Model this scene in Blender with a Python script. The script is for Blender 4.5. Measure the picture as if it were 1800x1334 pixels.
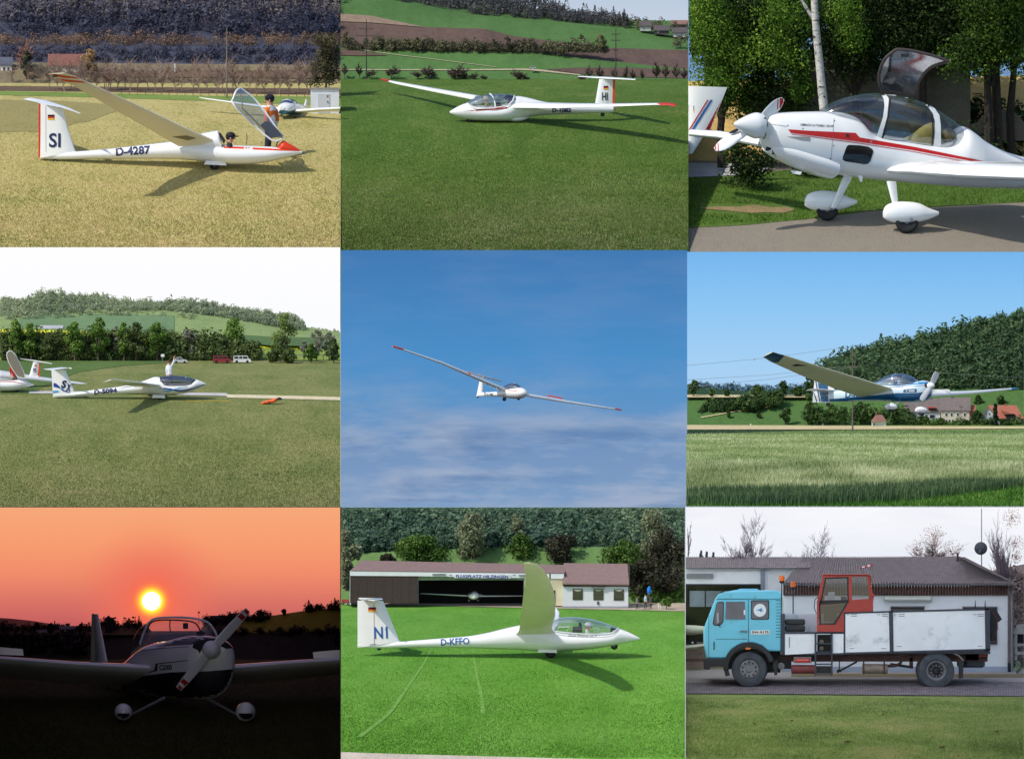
import bpy, bmesh, math, random
import numpy as np
from mathutils import Vector, Matrix
from mathutils.bvhtree import BVHTree
for o in list(bpy.data.objects): bpy.data.objects.remove(o)
SC = bpy.context.scene
COL = SC.collection
R = math.radians
# ---------------------------------------------------------------- camera
# nine model dioramas on stepped shelves, seen level from the front through a very long lens
cam = bpy.data.cameras.new('camera'); camo = bpy.data.objects.new('camera', cam); COL.objects.link(camo)
cam.type = 'ORTHO'; cam.ortho_scale = 18.0
cam.clip_start = 0.1; cam.clip_end = 400
camo.location = (9.0, -70.0, 6.67); camo.rotation_euler = (R(90), 0, 0)
SC.camera = camo
# ---------------------------------------------------------------- daylight
SUN_EL, SUN_AZ = R(48), R(31)          # azimuth measured from the left (-x) towards the viewer (-y)
sd = Vector((-math.cos(SUN_EL)*math.cos(SUN_AZ), -math.cos(SUN_EL)*math.sin(SUN_AZ), math.sin(SUN_EL)))
W = bpy.data.worlds.new('World'); SC.world = W; W.use_nodes = True
nt = W.node_tree; bg = nt.nodes['Background']
sky = nt.nodes.new('ShaderNodeTexSky'); sky.sky_type = 'NISHITA'; sky.sun_disc = False
sky.sun_elevation = SUN_EL; sky.sun_rotation = math.atan2(sd.x, sd.y)
nt.links.new(sky.outputs[0], bg.inputs[0]); bg.inputs[1].default_value = 0.15
sl = bpy.data.lights.new('sun', 'SUN'); sl.energy = 3.4; sl.angle = R(0.5); sl.color = (1.0, 0.95, 0.86)
so = bpy.data.objects.new('sun_lamp', sl); COL.objects.link(so)
so.rotation_euler = (-sd).to_track_quat('-Z', 'Y').to_euler(); so.location = (0, -20, 40)
SC.view_settings.view_transform = 'Standard'; SC.view_settings.look = 'None'
SC.view_settings.exposure = 0.0; SC.view_settings.gamma = 1.0
try: SC.cycles.max_bounces = 8; SC.cycles.transparent_max_bounces = 24
except Exception: pass

# ---------------------------------------------------------------- colour and materials
def lin(c):
    out = []
    for x in c[:3]:
        x = x/255.0
        out.append(x/12.92 if x <= .04045 else ((x+.055)/1.055)**2.4)
    return tuple(out)+(1.0,)
MATS = {}
G = [1.0]                              # foliage and soil tone of the tile being built
def lg(c):
    c = lin(c); return tuple(min(.85, x*G[0]) for x in c[:3])+(1.0,)
def newmat(name):
    m = bpy.data.materials.new(name); m.use_nodes = True
    n = m.node_tree; b = n.nodes['Principled BSDF']
    return m, n, b
def noise(n, scale, detail=3, rough=.55, coord='Object', stretch=None):
    tc = n.nodes.new('ShaderNodeTexCoord'); t = n.nodes.new('ShaderNodeTexNoise')
    t.inputs['Scale'].default_value = scale; t.inputs['Detail'].default_value = detail
    t.inputs['Roughness'].default_value = rough
    if coord == 'World':
        g = n.nodes.new('ShaderNodeNewGeometry'); src = g.outputs['Position']
    else: src = tc.outputs[coord]
    if stretch:
        mp = n.nodes.new('ShaderNodeMapping'); mp.inputs['Scale'].default_value = stretch
        n.links.new(src, mp.inputs['Vector']); src = mp.outputs[0]
    n.links.new(src, t.inputs['Vector'])
    return t.outputs['Fac']
def ramp(n, fac, stops, interp='LINEAR'):
    r = n.nodes.new('ShaderNodeValToRGB'); r.color_ramp.interpolation = interp
    e = r.color_ramp.elements
    while len(e) < len(stops): e.new(0.5)
    for k, (p, c) in enumerate(stops):
        e[k].position = p; e[k].color = c if len(c) == 4 else lin(c)
    n.links.new(fac, r.inputs[0]); return r.outputs[0]
def pm(name, c=None, rough=.5, var=.12, scale=6.0, bump=0.0, metal=0.0, coat=0.0, bscale=None, spec=.5, dirt=None):
    """painted / plain surface with a faint uneven tone"""
    if name in MATS: return MATS[name]
    m, n, b = newmat(name); c = lin(c)
    f = noise(n, scale, 4, coord='World')
    lo = tuple(x*(1-var) for x in c[:3])+(1,); hi = tuple(min(1, x*(1+var)) for x in c[:3])+(1,)
    col = ramp(n, f, [(.3, lo), (.7, hi)])
    if dirt:
        f2 = noise(n, dirt[1], 5, .7, coord='World')
        k = ramp(n, f2, [(dirt[2], (0, 0, 0, 1)), (dirt[2]+.15, (1, 1, 1, 1))])
        mx = n.nodes.new('ShaderNodeMixRGB'); n.links.new(k, mx.inputs[0]); n.links.new(col, mx.inputs[1])
        mx.inputs[2].default_value = lin(dirt[0]); col = mx.outputs[0]
    n.links.new(col, b.inputs['Base Color'])
    b.inputs['Roughness'].default_value = rough; b.inputs['Metallic'].default_value = metal
    b.inputs['Coat Weight'].default_value = coat; b.inputs['Coat Roughness'].default_value = .08
    b.inputs['Specular IOR Level'].default_value = spec
    if bump:
        bn = n.nodes.new('ShaderNodeBump'); bn.inputs['Strength'].default_value = bump; bn.inputs['Distance'].default_value = .02
        n.links.new(noise(n, bscale or scale*6, 4, coord='World'), bn.inputs['Height']); n.links.new(bn.outputs[0], b.inputs['Normal'])
    MATS[name] = m; return m
def ground_mat(name, stops, s1=1.2, s2=14., mixf=.5, rough=.9, bump=.4, stretch=(1, .5, 1)):
    if name in MATS: return MATS[name]
    m, n, b = newmat(name)
    f1 = noise(n, s1, 6, .65, 'World', stretch); f2 = noise(n, s2, 4, .7, 'World', stretch)
    mx = n.nodes.new('ShaderNodeMath'); mx.operation = 'MULTIPLY_ADD'; n.links.new(f2, mx.inputs[0]); mx.inputs[1].default_value = mixf
    m2 = n.nodes.new('ShaderNodeMath'); m2.operation = 'MULTIPLY'; n.links.new(f1, m2.inputs[0]); m2.inputs[1].default_value = 1-mixf
    n.links.new(m2.outputs[0], mx.inputs[2])
    col = ramp(n, mx.outputs[0], [(p_, lg(c_)) for p_, c_ in stops])
    n.links.new(col, b.inputs['Base Color']); b.inputs['Roughness'].default_value = rough
    b.inputs['Specular IOR Level'].default_value = .15
    bn = n.nodes.new('ShaderNodeBump'); bn.inputs['Strength'].default_value = bump; bn.inputs['Distance'].default_value = .03
    n.links.new(f2, bn.inputs['Height']); n.links.new(bn.outputs[0], b.inputs['Normal'])
    MATS[name] = m; return m
def leaf_mat(name, cols, trans=.25, patch=1.5, rough=.7, streak=None):
    """foliage: every leaf its own tone, plus broad patches"""
    if name in MATS: return MATS[name]
    m, n, b = newmat(name)
    g = n.nodes.new('ShaderNodeNewGeometry')
    f1 = noise(n, patch, 5, .65, 'World', streak)
    mx = n.nodes.new('ShaderNodeMath'); mx.operation = 'MULTIPLY_ADD'; n.links.new(g.outputs['Random Per Island'], mx.inputs[0]); mx.inputs[1].default_value = .45 if streak else .5
    m2 = n.nodes.new('ShaderNodeMath'); m2.operation = 'MULTIPLY_ADD'; n.links.new(f1, m2.inputs[0]); m2.inputs[1].default_value = 2.0 if streak else 1.2; m2.inputs[2].default_value = -.72 if streak else -.35
    n.links.new(m2.outputs[0], mx.inputs[2])
    k = len(cols)
    col = ramp(n, mx.outputs[0], [((i+.5)/k, lg(c)) for i, c in enumerate(cols)])
    n.links.new(col, b.inputs['Base Color']); b.inputs['Roughness'].default_value = rough
    b.inputs['Specular IOR Level'].default_value = .2
    if trans:
        t = n.nodes.new('ShaderNodeBsdfTranslucent'); n.links.new(col, t.inputs[0])
        mm = n.nodes.new('ShaderNodeMixShader'); mm.inputs[0].default_value = trans
        n.links.new(b.outputs[0], mm.inputs[1]); n.links.new(t.outputs[0], mm.inputs[2])
        n.links.new(mm.outputs[0], n.nodes['Material Output'].inputs[0])
    MATS[name] = m; return m
def glass(name, tint=(235, 240, 245), clear=.8, rough=.03, fr=.55):
    """thin acrylic: mostly see-through, with a glossy skin"""
    if name in MATS: return MATS[name]
    m, n, b = newmat(name)
    t = n.nodes.new('ShaderNodeBsdfTransparent'); t.inputs[0].default_value = lin(tint)
    g = n.nodes.new('ShaderNodeBsdfGlossy'); g.inputs['Roughness'].default_value = rough; g.inputs[0].default_value = (.9, .93, 1, 1)
    lw = n.nodes.new('ShaderNodeLayerWeight'); lw.inputs[0].default_value = .35
    mr = n.nodes.new('ShaderNodeMath'); mr.operation = 'MULTIPLY_ADD'; n.links.new(lw.outputs['Fresnel'], mr.inputs[0]); mr.inputs[1].default_value = fr; mr.inputs[2].default_value = 1-clear
    mr.use_clamp = True
    mx = n.nodes.new('ShaderNodeMixShader'); n.links.new(mr.outputs[0], mx.inputs[0]); n.links.new(t.outputs[0], mx.inputs[1]); n.links.new(g.outputs[0], mx.inputs[2])
    n.links.new(mx.outputs[0], n.nodes['Material Output'].inputs[0])
    MATS[name] = m; return m

BOUNCE_TAN = pm('ground_bounce_gelcoat', (234, 222, 190), .25, .04, 2.5, coat=.3)  # tan bounce light from the grass put into the wing colour
WHITE = pm('white_gelcoat', (240, 240, 238), .16, .035, 2.2, coat=.7)
ORANGE = pm('signal_orange', (225, 62, 18), .4, .06)
RED = pm('signal_red', (190, 28, 24), .4, .06)
BLACK = pm('black_rubber', (22, 22, 24), .7, .2)
DARK = pm('dark_interior', (38, 38, 42), .8, .2)
NAVY = pm('navy_lettering', (24, 38, 84), .5, .05)
BLUE = pm('blue_lettering', (28, 92, 160), .5, .05)
GREY = pm('grey_metal', (120, 122, 125), .5, .12, metal=.3)
GALV = pm('galvanised_steel', (150, 152, 155), .45, .15, metal=.4)
WOOD = pm('weathered_wood', (92, 78, 66), .85, .25, 20)
SKIN = pm('skin', (200, 148, 120), .55, .05)
GOLD = pm('flag_gold', (230, 180, 20), .5, .03)
GLASS = glass('clear_acrylic')
TINT = glass('tinted_acrylic', (170, 174, 176), .84, .03, .3)

# ---------------------------------------------------------------- a diorama tile
class Tile:
    """coordinates (u, v, w): u right, v down (both as on an enlarged print of the tile), w depth; k units = 0.01 m"""
    def __init__(s, ox, oy, k, row, F, Hb, U, D=3600., w0=1500.):
        s.ox, s.oy, s.k, s.row, s.F, s.Hb, s.U, s.D, s.w0 = ox, oy, k, row, F, Hb, U, D, w0; s.vtop = -1e9 if row == 40 else 1
        r = w0/(D+w0); s.H = (Hb-F*r)/(1-r)
    def W(s, p):
        p = np.asarray(p, float).reshape(-1, 3); q = np.empty_like(p)
        q[:, 0] = (s.ox+p[:, 0]/s.k)/100; q[:, 1] = s.row+p[:, 2]/s.k/100; q[:, 2] = (1334-s.oy-p[:, 1]/s.k)/100
        return q
    def w1(s, u, v, w): return Vector(s.W((u, v, w))[0])
    def gv(s, w): return s.H+(s.F-s.H)*s.w0/(w+s.w0)          # ground height at depth w
    def gw(s, v): return s.w0*((s.F-s.H)/(v-s.H)-1)            # depth at which the ground has height v

def props(o, label=None, cat=None, group=None, kind=None):
    if label: o['label'] = label
    if cat: o['category'] = cat
    if group: o['group'] = group
    if kind: o['kind'] = kind
    return o
def thing(T, name, label, cat, loc, group=None):
    o = bpy.data.objects.new(name, None); COL.objects.link(o); o.location = T.w1(*loc); o.empty_display_size = .1
    return props(o, label, cat, group)
def root_loc(p):
    l = Vector((0, 0, 0))
    while p is not None: l = l+p.location; p = p.parent
    return l
def raw_mesh(name, verts, nv_per_face, mat, parent=None, loc=None, smooth=False):
    """big numpy mesh of separate n-gons: verts (N*n, 3) in world space"""
    me = bpy.data.meshes.new(name); N = len(verts)//nv_per_face
    off = np.array(root_loc(parent) if parent is not None else (loc if loc is not None else (0, 0, 0)), float)
    v = (verts-off).astype(np.float32)
    me.vertices.add(len(v)); me.vertices.foreach_set('co', v.ravel())
    me.loops.add(N*nv_per_face); me.loops.foreach_set('vertex_index', np.arange(N*nv_per_face, dtype=np.int32))
    me.polygons.add(N); me.polygons.foreach_set('loop_start', np.arange(0, N*nv_per_face, nv_per_face, dtype=np.int32))
    me.update(calc_edges=True)
    me.materials.append(mat)
    o = bpy.data.objects.new(name, me); COL.objects.link(o); o.parent = parent
    if parent is None and loc is not None: o.location = loc
    return o

class MB:
    def __init__(s, T): s.T = T; s.v = []; s.f = []; s.mi = []
    def add(s, vs, fs, mi=0):
        b = len(s.v); s.v += [tuple(x) for x in vs]
        for f in fs: s.f.append([b+i for i in f]); s.mi.append(mi)
        return s
    def box(s, u0, u1, v0, v1, w0, w1, mi=0):
        vs = [(u, v, w) for u in (u0, u1) for v in (v0, v1) for w in (w0, w1)]
        return s.add(vs, [(0, 1, 3, 2), (4, 6, 7, 5), (0, 4, 5, 1), (2, 3, 7, 6), (0, 2, 6, 4), (1, 5, 7, 3)], mi)
    def prism(s, pts, w0, w1, mi=0):
        n = len(pts); vs = [(p[0], p[1], w0) for p in pts]+[(p[0], p[1], w1) for p in pts]
        fs = [list(range(n)), list(range(2*n-1, n-1, -1))]+[(i, n+i, n+(i+1) % n, (i+1) % n) for i in range(n)]
        return s.add(vs, fs, mi)
    def prism_u(s, pts, u0, u1, mi=0):       # outline in (w, v), extruded along u
        n = len(pts); vs = [(u0, p[1], p[0]) for p in pts]+[(u1, p[1], p[0]) for p in pts]
        fs = [list(range(n)), list(range(2*n-1, n-1, -1))]+[(i, n+i, n+(i+1) % n, (i+1) % n) for i in range(n)]
        return s.add(vs, fs, mi)
    def tube(s, pts, r, seg=8, mi=0, closed=False):
        pts = [Vector(p) for p in pts]; n = len(pts); rs = r if isinstance(r, (list, tuple)) else [r]*n
        vs = []; up0 = None
        for i, p in enumerate(pts):
            if closed: d = pts[(i+1) % n]-pts[i-1]
            else: d = pts[min(i+1, n-1)]-pts[max(i-1, 0)]
            if d.length < 1e-9: d = Vector((0, 1, 0))
            d.normalize()
            a = Vector((0, 0, 1)) if abs(d.z) < .9 else Vector((0, 1, 0))
            if up0 is not None and abs(up0.dot(d)) < .95: a = up0
            x = d.cross(a).normalized(); y = x.cross(d).normalized(); up0 = y
            for k in range(seg):
                t = 2*math.pi*k/seg; vs.append(p+rs[i]*(x*math.cos(t)+y*math.sin(t)))
        fs = []
        for i in range(n if closed else n-1):
            j = (i+1) % n
            for k in range(seg): fs.append((i*seg+k, i*seg+(k+1) % seg, j*seg+(k+1) % seg, j*seg+k))
        if not closed: fs.append(list(range(seg))[::-1]); fs.append([(n-1)*seg+k for k in range(seg)])
        return s.add(vs, fs, mi)
    def rings(s, rings, mi=0, cap=True):
        n = len(rings[0]); vs = [p for r in rings for p in r]; fs = []
        for i in range(len(rings)-1):
            for k in range(n): fs.append((i*n+k, i*n+(k+1) % n, (i+1)*n+(k+1) % n, (i+1)*n+k))
        if cap: fs.append(list(range(n))); fs.append([(len(rings)-1)*n+k for k in range(n)])
        return s.add(vs, fs, mi)
    def loft(s, st, seg=28, mi=0, sub=3, yaw=0):
        """stations (u, vtop, vbot, halfwidth, wc[, e]) along u, smoothed"""
        st = [tuple(x)+((2.0,) if len(x) < 6 else ()) for x in st]; st = spline(st, sub)
        rs = []
        for (u, vt, vb, hw, wc, e) in st:
            vm, hh = (vt+vb)/2, (vb-vt)/2; ring = []
            for k in range(seg):
                t = 2*math.pi*k/seg; c, q = math.cos(t), math.sin(t)
                x = hw*math.copysign(abs(c)**(2/e), c)
                ring.append((u+x*math.sin(yaw), vm+hh*math.copysign(abs(q)**(2/e), q), wc+x*math.cos(yaw)))
            rs.append(ring)
        return s.rings(rs, mi)
    def loftw(s, st, seg=32, mi=0, sub=3):
        """stations (w, uc, vc, hu, hv_up, hv_down[, e]) along depth"""
        st = [tuple(x)+((2.0,) if len(x) < 7 else ()) for x in st]; st = spline(st, sub)
        rs = []
        for (w, uc, vc, hu, hup, hdn, e) in st:
            ring = []
            for k in range(seg):
                t = 2*math.pi*k/seg; c, q = math.cos(t), math.sin(t)
                hv = hdn if q > 0 else hup
                ring.append((uc+hu*math.copysign(abs(c)**(2/e), c), vc+hv*math.copysign(abs(q)**(2/e), q), w))
            rs.append(ring)
        return s.rings(rs, mi)
    def wing(s, st, mi=0, sub=1, camber=.25, n=9):
        """stations (LE, TE, thickness): aerofoil sections"""
        st = [(Vector(a), Vector(b), t) for a, b, t in st]; rs = []
        flat = [tuple(a)+tuple(b)+(t,) for a, b, t in st]
        if sub > 1: flat = spline(flat, sub)
        st = [(Vector(f[:3]), Vector(f[3:6]), f[6]) for f in flat]
        for i, (a, b, t) in enumerate(st):
            j0, j1 = max(i-1, 0), min(i+1, len(st)-1)
            sp = ((st[j1][0]+st[j1][1])-(st[j0][0]+st[j0][1])); ch = b-a
            nn = ch.cross(sp)
            if nn.length < 1e-6: nn = Vector((0, -1, 0))
            nn.normalize()
            if nn.y > 0 or (abs(nn.y) < .25 and nn.z > 0): nn = -nn
            ring = []
            for k in range(n+1):
                x = .5*(1-math.cos(math.pi*k/n)); y = 10*(.2969*math.sqrt(x)-.126*x-.3516*x*x+.2843*x**3-.1015*x**4)
                ring.append(a+ch*x+nn*(y*t*(.5+camber)))
            for k in range(n-1, 0, -1):
                x = .5*(1-math.cos(math.pi*k/n)); y = 10*(.2969*math.sqrt(x)-.126*x-.3516*x*x+.2843*x**3-.1015*x**4)
                ring.append(a+ch*x-nn*(y*t*(.5-camber)))
            rs.append(ring)
        return s.rings(rs, mi)
    def ell(s, c, r, seg=16, rows=10, mi=0, rot=None):
        rs = []
        for i in range(rows+1):
            a = math.pi*i/rows; ring = []
            for k in range(seg):
                t = 2*math.pi*k/seg
                p = Vector((r[0]*math.sin(a)*math.cos(t), -r[1]*math.cos(a), r[2]*math.sin(a)*math.sin(t)))
                if rot: p = rot @ p
                ring.append(Vector(c)+p)
            rs.append(ring)
        return s.rings(rs, mi, cap=False)
    def lathe(s, c, prof, axis='w', seg=28, mi=0, cap=True):
        """profile [(offset along axis, radius)]; axis u, v or w (or a Vector)"""
        ax = {'u': Vector((1, 0, 0)), 'v': Vector((0, 1, 0)), 'w': Vector((0, 0, 1))}.get(axis, axis) if isinstance(axis, str) else Vector(axis).normalized()
        a = Vector((0, 0, 1)) if abs(ax.z) < .9 else Vector((0, 1, 0))
        x = ax.cross(a).normalized(); y = ax.cross(x); rs = []
        for d, r in prof:
            rs.append([Vector(c)+ax*d+r*(x*math.cos(2*math.pi*k/seg)+y*math.sin(2*math.pi*k/seg)) for k in range(seg)])
        return s.rings(rs, mi, cap)
    def build(s, name, mats, parent=None, smooth=True, label=None, ang=35, loc=None, weld=False):
        if not isinstance(mats, (list, tuple)): mats = [mats]
        me = bpy.data.meshes.new(name); vs = s.T.W(s.v)
        if parent is not None: off = root_loc(parent)
        elif loc is not None: off = s.T.w1(*loc)
        else: off = Vector((float(vs[:, 0].mean()), float(vs[:, 1].mean()), float(vs[:, 2].min())))
        me.from_pydata([tuple(v-np.array(off)) for v in vs], [], s.f)
        for m in mats: me.materials.append(m)
        me.polygons.foreach_set('material_index', s.mi)
        bm = bmesh.new(); bm.from_mesh(me)
        bmesh.ops.remove_doubles(bm, verts=bm.verts, dist=1e-5)
        bmesh.ops.recalc_face_normals(bm, faces=bm.faces); bm.to_mesh(me); bm.free()
        if smooth:
            me.polygons.foreach_set('use_smooth', [True]*len(me.polygons))
            try: me.set_sharp_from_angle(angle=R(ang))
            except Exception: pass
        me.update()
        o = bpy.data.objects.new(name, me); COL.objects.link(o); o.parent = parent
        if parent is None: o.location = off
        if label: o['label'] = label
        return o
def spline(st, sub):
    """Catmull-Rom through tuples"""
    if sub <= 1: return st
    A = np.array(st, float); out = []; n = len(A)
    for i in range(n-1):
        p0, p1, p2, p3 = A[max(i-1, 0)], A[i], A[i+1], A[min(i+2, n-1)]
        for k in range(sub):
            t = k/sub
            out.append(tuple(.5*((2*p1)+(-p0+p2)*t+(2*p0-5*p1+4*p2-p3)*t*t+(-p0+3*p1-3*p2+p3)*t**3)))
    out.append(tuple(A[-1])); return out
def interp(pts, x):
    return float(np.interp(x, [p[0] for p in pts], [p[1] for p in pts]))

# ---------------------------------------------------------------- marks laid on a surface
def bvh_of(objs):
    vs = []; fs = []
    for o in objs:
        b = len(vs); l = root_loc(o); vs += [v.co+l for v in o.data.vertices]; fs += [[b+i for i in p.vertices] for p in o.data.polygons]
    return BVHTree.FromPolygons(vs, fs)
def drape(T, name, bm, objs, mat, parent, step=18, off=.006, label=None):
    """bm holds a flat outline in (u, v, 0); cut it up and lay it on the near side of objs"""
    us = [v.co.x for v in bm.verts]; vs = [v.co.y for v in bm.verts]
    for ax, a, b in ((0, min(us), max(us)), (1, min(vs), max(vs))):
        k = a+step
        while k < b:
            no = (1, 0, 0) if ax == 0 else (0, 1, 0); co = (k, 0, 0) if ax == 0 else (0, k, 0)
            bmesh.ops.bisect_plane(bm, geom=bm.verts[:]+bm.edges[:]+bm.faces[:], plane_co=co, plane_no=no, dist=1e-4); k += step
    bmesh.ops.triangulate(bm, faces=bm.faces)
    tree = bvh_of(objs); hits = {}
    for v in bm.verts:
        p = T.w1(v.co.x, v.co.y, 0); o = Vector((p.x, T.row-40, p.z))
        h, nrm, i, d = tree.ray_cast(o, Vector((0, 1, 0)))
        hits[v] = (p, h)
    good = [h.y for p, h in hits.values() if h is not None]
    if not good: bm.free(); return None
    off0 = root_loc(parent)
    miss = [v for v, (p, h) in hits.items() if h is None]
    bad = {f for v in miss for f in v.link_faces}
    bmesh.ops.delete(bm, geom=list(bad), context='FACES_ONLY')
    for v, (p, h) in hits.items():
        y = h.y if h is not None else sum(good)/len(good)
        v.co = Vector((p.x, y-off, p.z))-off0
    loose = [v for v in bm.verts if not v.link_faces]; bmesh.ops.delete(bm, geom=loose, context='VERTS')
    bmesh.ops.recalc_face_normals(bm, faces=bm.faces)
    me = bpy.data.meshes.new(name); bm.to_mesh(me); bm.free(); me.materials.append(mat)
    o = bpy.data.objects.new(name, me); COL.objects.link(o); o.parent = parent
    if label: o['label'] = label
    return o
def decal(T, name, polys, objs, mat, parent, step=10, off=.006, label=None):
    bm = bmesh.new()
    for poly in polys:
        vv = [bm.verts.new((p[0], p[1], 0)) for p in poly]; bm.faces.new(vv)
    return drape(T, name, bm, objs, mat, parent, step, off, label)
def text_bm(body, u0, v0, h, width=None, rot=0, shear=0, bold=0.0, sp=1.0):
    """letters as a flat bmesh; (u0, v0) = left end of the baseline, h = cap height"""
    cu = bpy.data.curves.new('t', 'FONT'); cu.body = body; cu.size = 1.0; cu.offset = bold; cu.resolution_u = 3; cu.space_character = sp
    ob = bpy.data.objects.new('t', cu); COL.objects.link(ob)
    me = bpy.data.meshes.new_from_object(ob.evaluated_get(bpy.context.evaluated_depsgraph_get()))
    bpy.data.objects.remove(ob)
    bm = bmesh.new(); bm.from_mesh(me); bpy.data.meshes.remove(me)
    xs = [v.co.x for v in bm.verts]; x0 = min(xs); wd = max(xs)-x0; s = h/.7
    sx = (width/wd) if width else s
    c, q = math.cos(R(rot)), math.sin(R(rot))
    for v in bm.verts:
        x = (v.co.x-x0)*sx+v.co.y*s*shear; y = v.co.y*s
        v.co = (u0+x*c-y*q, v0-(x*q+y*c), 0)
    return bm
def text(T, name, body, u0, v0, h, objs, mat, parent, width=None, rot=0, shear=0, bold=.02, step=8, off=.008, sp=1.0, label=None):
    return drape(T, name, text_bm(body, u0, v0, h, width, rot, shear, bold, sp), objs, mat, parent, step, off, label)
def flag(T, u0, v0, u1, v1, objs, parent, sk=0):
    h = (v1-v0)/3
    fl = bpy.data.objects.new('flag', None); COL.objects.link(fl); fl.parent = parent
    for i, m in enumerate((BLACK, RED, GOLD)):
        decal(T, 'flag_stripe', [[(u0, v0+i*h), (u1, v0+i*h+sk), (u1, v0+(i+1)*h+sk), (u0, v0+(i+1)*h)]], objs, m, fl, 30)

# ---------------------------------------------------------------- setting helpers
def ground(T, name, mat, nv=60):
    mb = MB(T); u0, u1 = T.U; n = nv; m = 14
    ws = [T.D*(i/n)**1.4 for i in range(n+1)]
    vs = [(u0+(u1-u0)*j/m, T.gv(w), w) for w in ws for j in range(m+1)]
    vs += [(u0+(u1-u0)*j/m, T.F+400, 0) for j in range(m+1)]
    fs = [(i*(m+1)+j, i*(m+1)+j+1, (i+1)*(m+1)+j+1, (i+1)*(m+1)+j) for i in range(n) for j in range(m)]
    b = (n+1)*(m+1); fs += [(j, j+1, b+j+1, b+j) for j in range(m)]
    mb.add(vs, fs); return props(mb.build(name, mat, smooth=True), kind='structure')
def sheet(T, name, low, up, mat, lift=3, kind='structure', nu=40, nw=8):
    """a strip of ground between two curves v(u) on the floor"""
    mb = MB(T); u0 = max(low[0][0], up[0][0]); u1 = min(low[-1][0], up[-1][0]); vs = []
    for i in range(nw+1):
        for j in range(nu+1):
            u = u0+(u1-u0)*j/nu; a, b = interp(low, u), interp(up, u); v = a+(b-a)*i/nw
            vs.append((u, v-lift*.35, T.gw(v)-lift))
    mb.add(vs, [(i*(nu+1)+j, i*(nu+1)+j+1, (i+1)*(nu+1)+j+1, (i+1)*(nu+1)+j) for i in range(nw) for j in range(nu)])
    return props(mb.build(name, mat), kind=kind)
def slope(T, name, low, up, w0, w1, mat, nu=60, nw=8, kind='structure', rough=0):
    """rising land between curve low (at depth w0) and curve up (at depth w1)"""
    mb = MB(T); u0, u1 = T.U; vs = []; rnd = random.Random(name+str(w0))
    for i in range(nw+2):
        for j in range(nu+1):
            u = u0+(u1-u0)*j/nu; a, b = interp(low, u), interp(up, u)
            if i <= nw: t = i/nw; vs.append((u, a+(b-a)*t+(rnd.uniform(-rough, rough) if 0 < i else 0), w0+(w1-w0)*t))
            else: vs.append((u, a+30, w1+30))
    mb.add(vs, [(i*(nu+1)+j, i*(nu+1)+j+1, (i+1)*(nu+1)+j+1, (i+1)*(nu+1)+j) for i in range(nw+1) for j in range(nu)])
    return props(mb.build(name, mat), kind=kind)
def skyboard(T, v0, v1, stops, w, strength=1.0, cloud=None, glow=None):
    """painted-light sky behind the land: gives off its own light"""
    mb = MB(T); mb.box(T.U[0], T.U[1], v0, v1, w, w+20)
    m = bpy.data.materials.new('sky_light'); m.use_nodes = True; n = m.node_tree; n.nodes.clear()
    out = n.nodes.new('ShaderNodeOutputMaterial'); em = n.nodes.new('ShaderNodeEmission'); em.inputs[1].default_value = strength
    tc = n.nodes.new('ShaderNodeTexCoord'); sp = n.nodes.new('ShaderNodeSeparateXYZ'); n.links.new(tc.outputs['Generated'], sp.inputs[0])
    col = ramp(n, sp.outputs['Z'], stops)
    for c in (cloud or []):
        f = noise(n, c['scale'], c.get('detail', 6), c.get('rough', .6), 'Generated', c['stretch'])
        k = ramp(n, f, [(c['lo'], (0, 0, 0, 1)), (c['hi'], (1, 1, 1, 1))])
        msk = ramp(n, sp.outputs['Z'], c['mask'])
        mu = n.nodes.new('ShaderNodeMath'); mu.operation = 'MULTIPLY'; n.links.new(k, mu.inputs[0]); n.links.new(msk, mu.inputs[1])
        mx = n.nodes.new('ShaderNodeMixRGB'); n.links.new(mu.outputs[0], mx.inputs[0]); n.links.new(col, mx.inputs[1]); mx.inputs[2].default_value = lin(c['col'])
        col = mx.outputs[0]
    if glow:
        g = n.nodes.new('ShaderNodeNewGeometry'); vd = n.nodes.new('ShaderNodeVectorMath'); vd.operation = 'DISTANCE'
        n.links.new(g.outputs['Position'], vd.inputs[0]); vd.inputs[1].default_value = glow['pos']
        for (rad, c) in glow['rings']:
            mr = n.nodes.new('ShaderNodeMapRange'); mr.interpolation_type = 'SMOOTHERSTEP'
            mr.inputs['From Min'].default_value = 0; mr.inputs['From Max'].default_value = rad; mr.inputs['To Min'].default_value = 1; mr.inputs['To Max'].default_value = 0
            n.links.new(vd.outputs['Value'], mr.inputs['Value'])
            mx = n.nodes.new('ShaderNodeMixRGB'); n.links.new(mr.outputs[0], mx.inputs[0]); n.links.new(col, mx.inputs[1]); mx.inputs[2].default_value = c
            col = mx.outputs[0]
    n.links.new(col, em.inputs[0]); n.links.new(em.outputs[0], out.inputs[0])
    return props(mb.build('sky', m, smooth=False), kind='structure')

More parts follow.
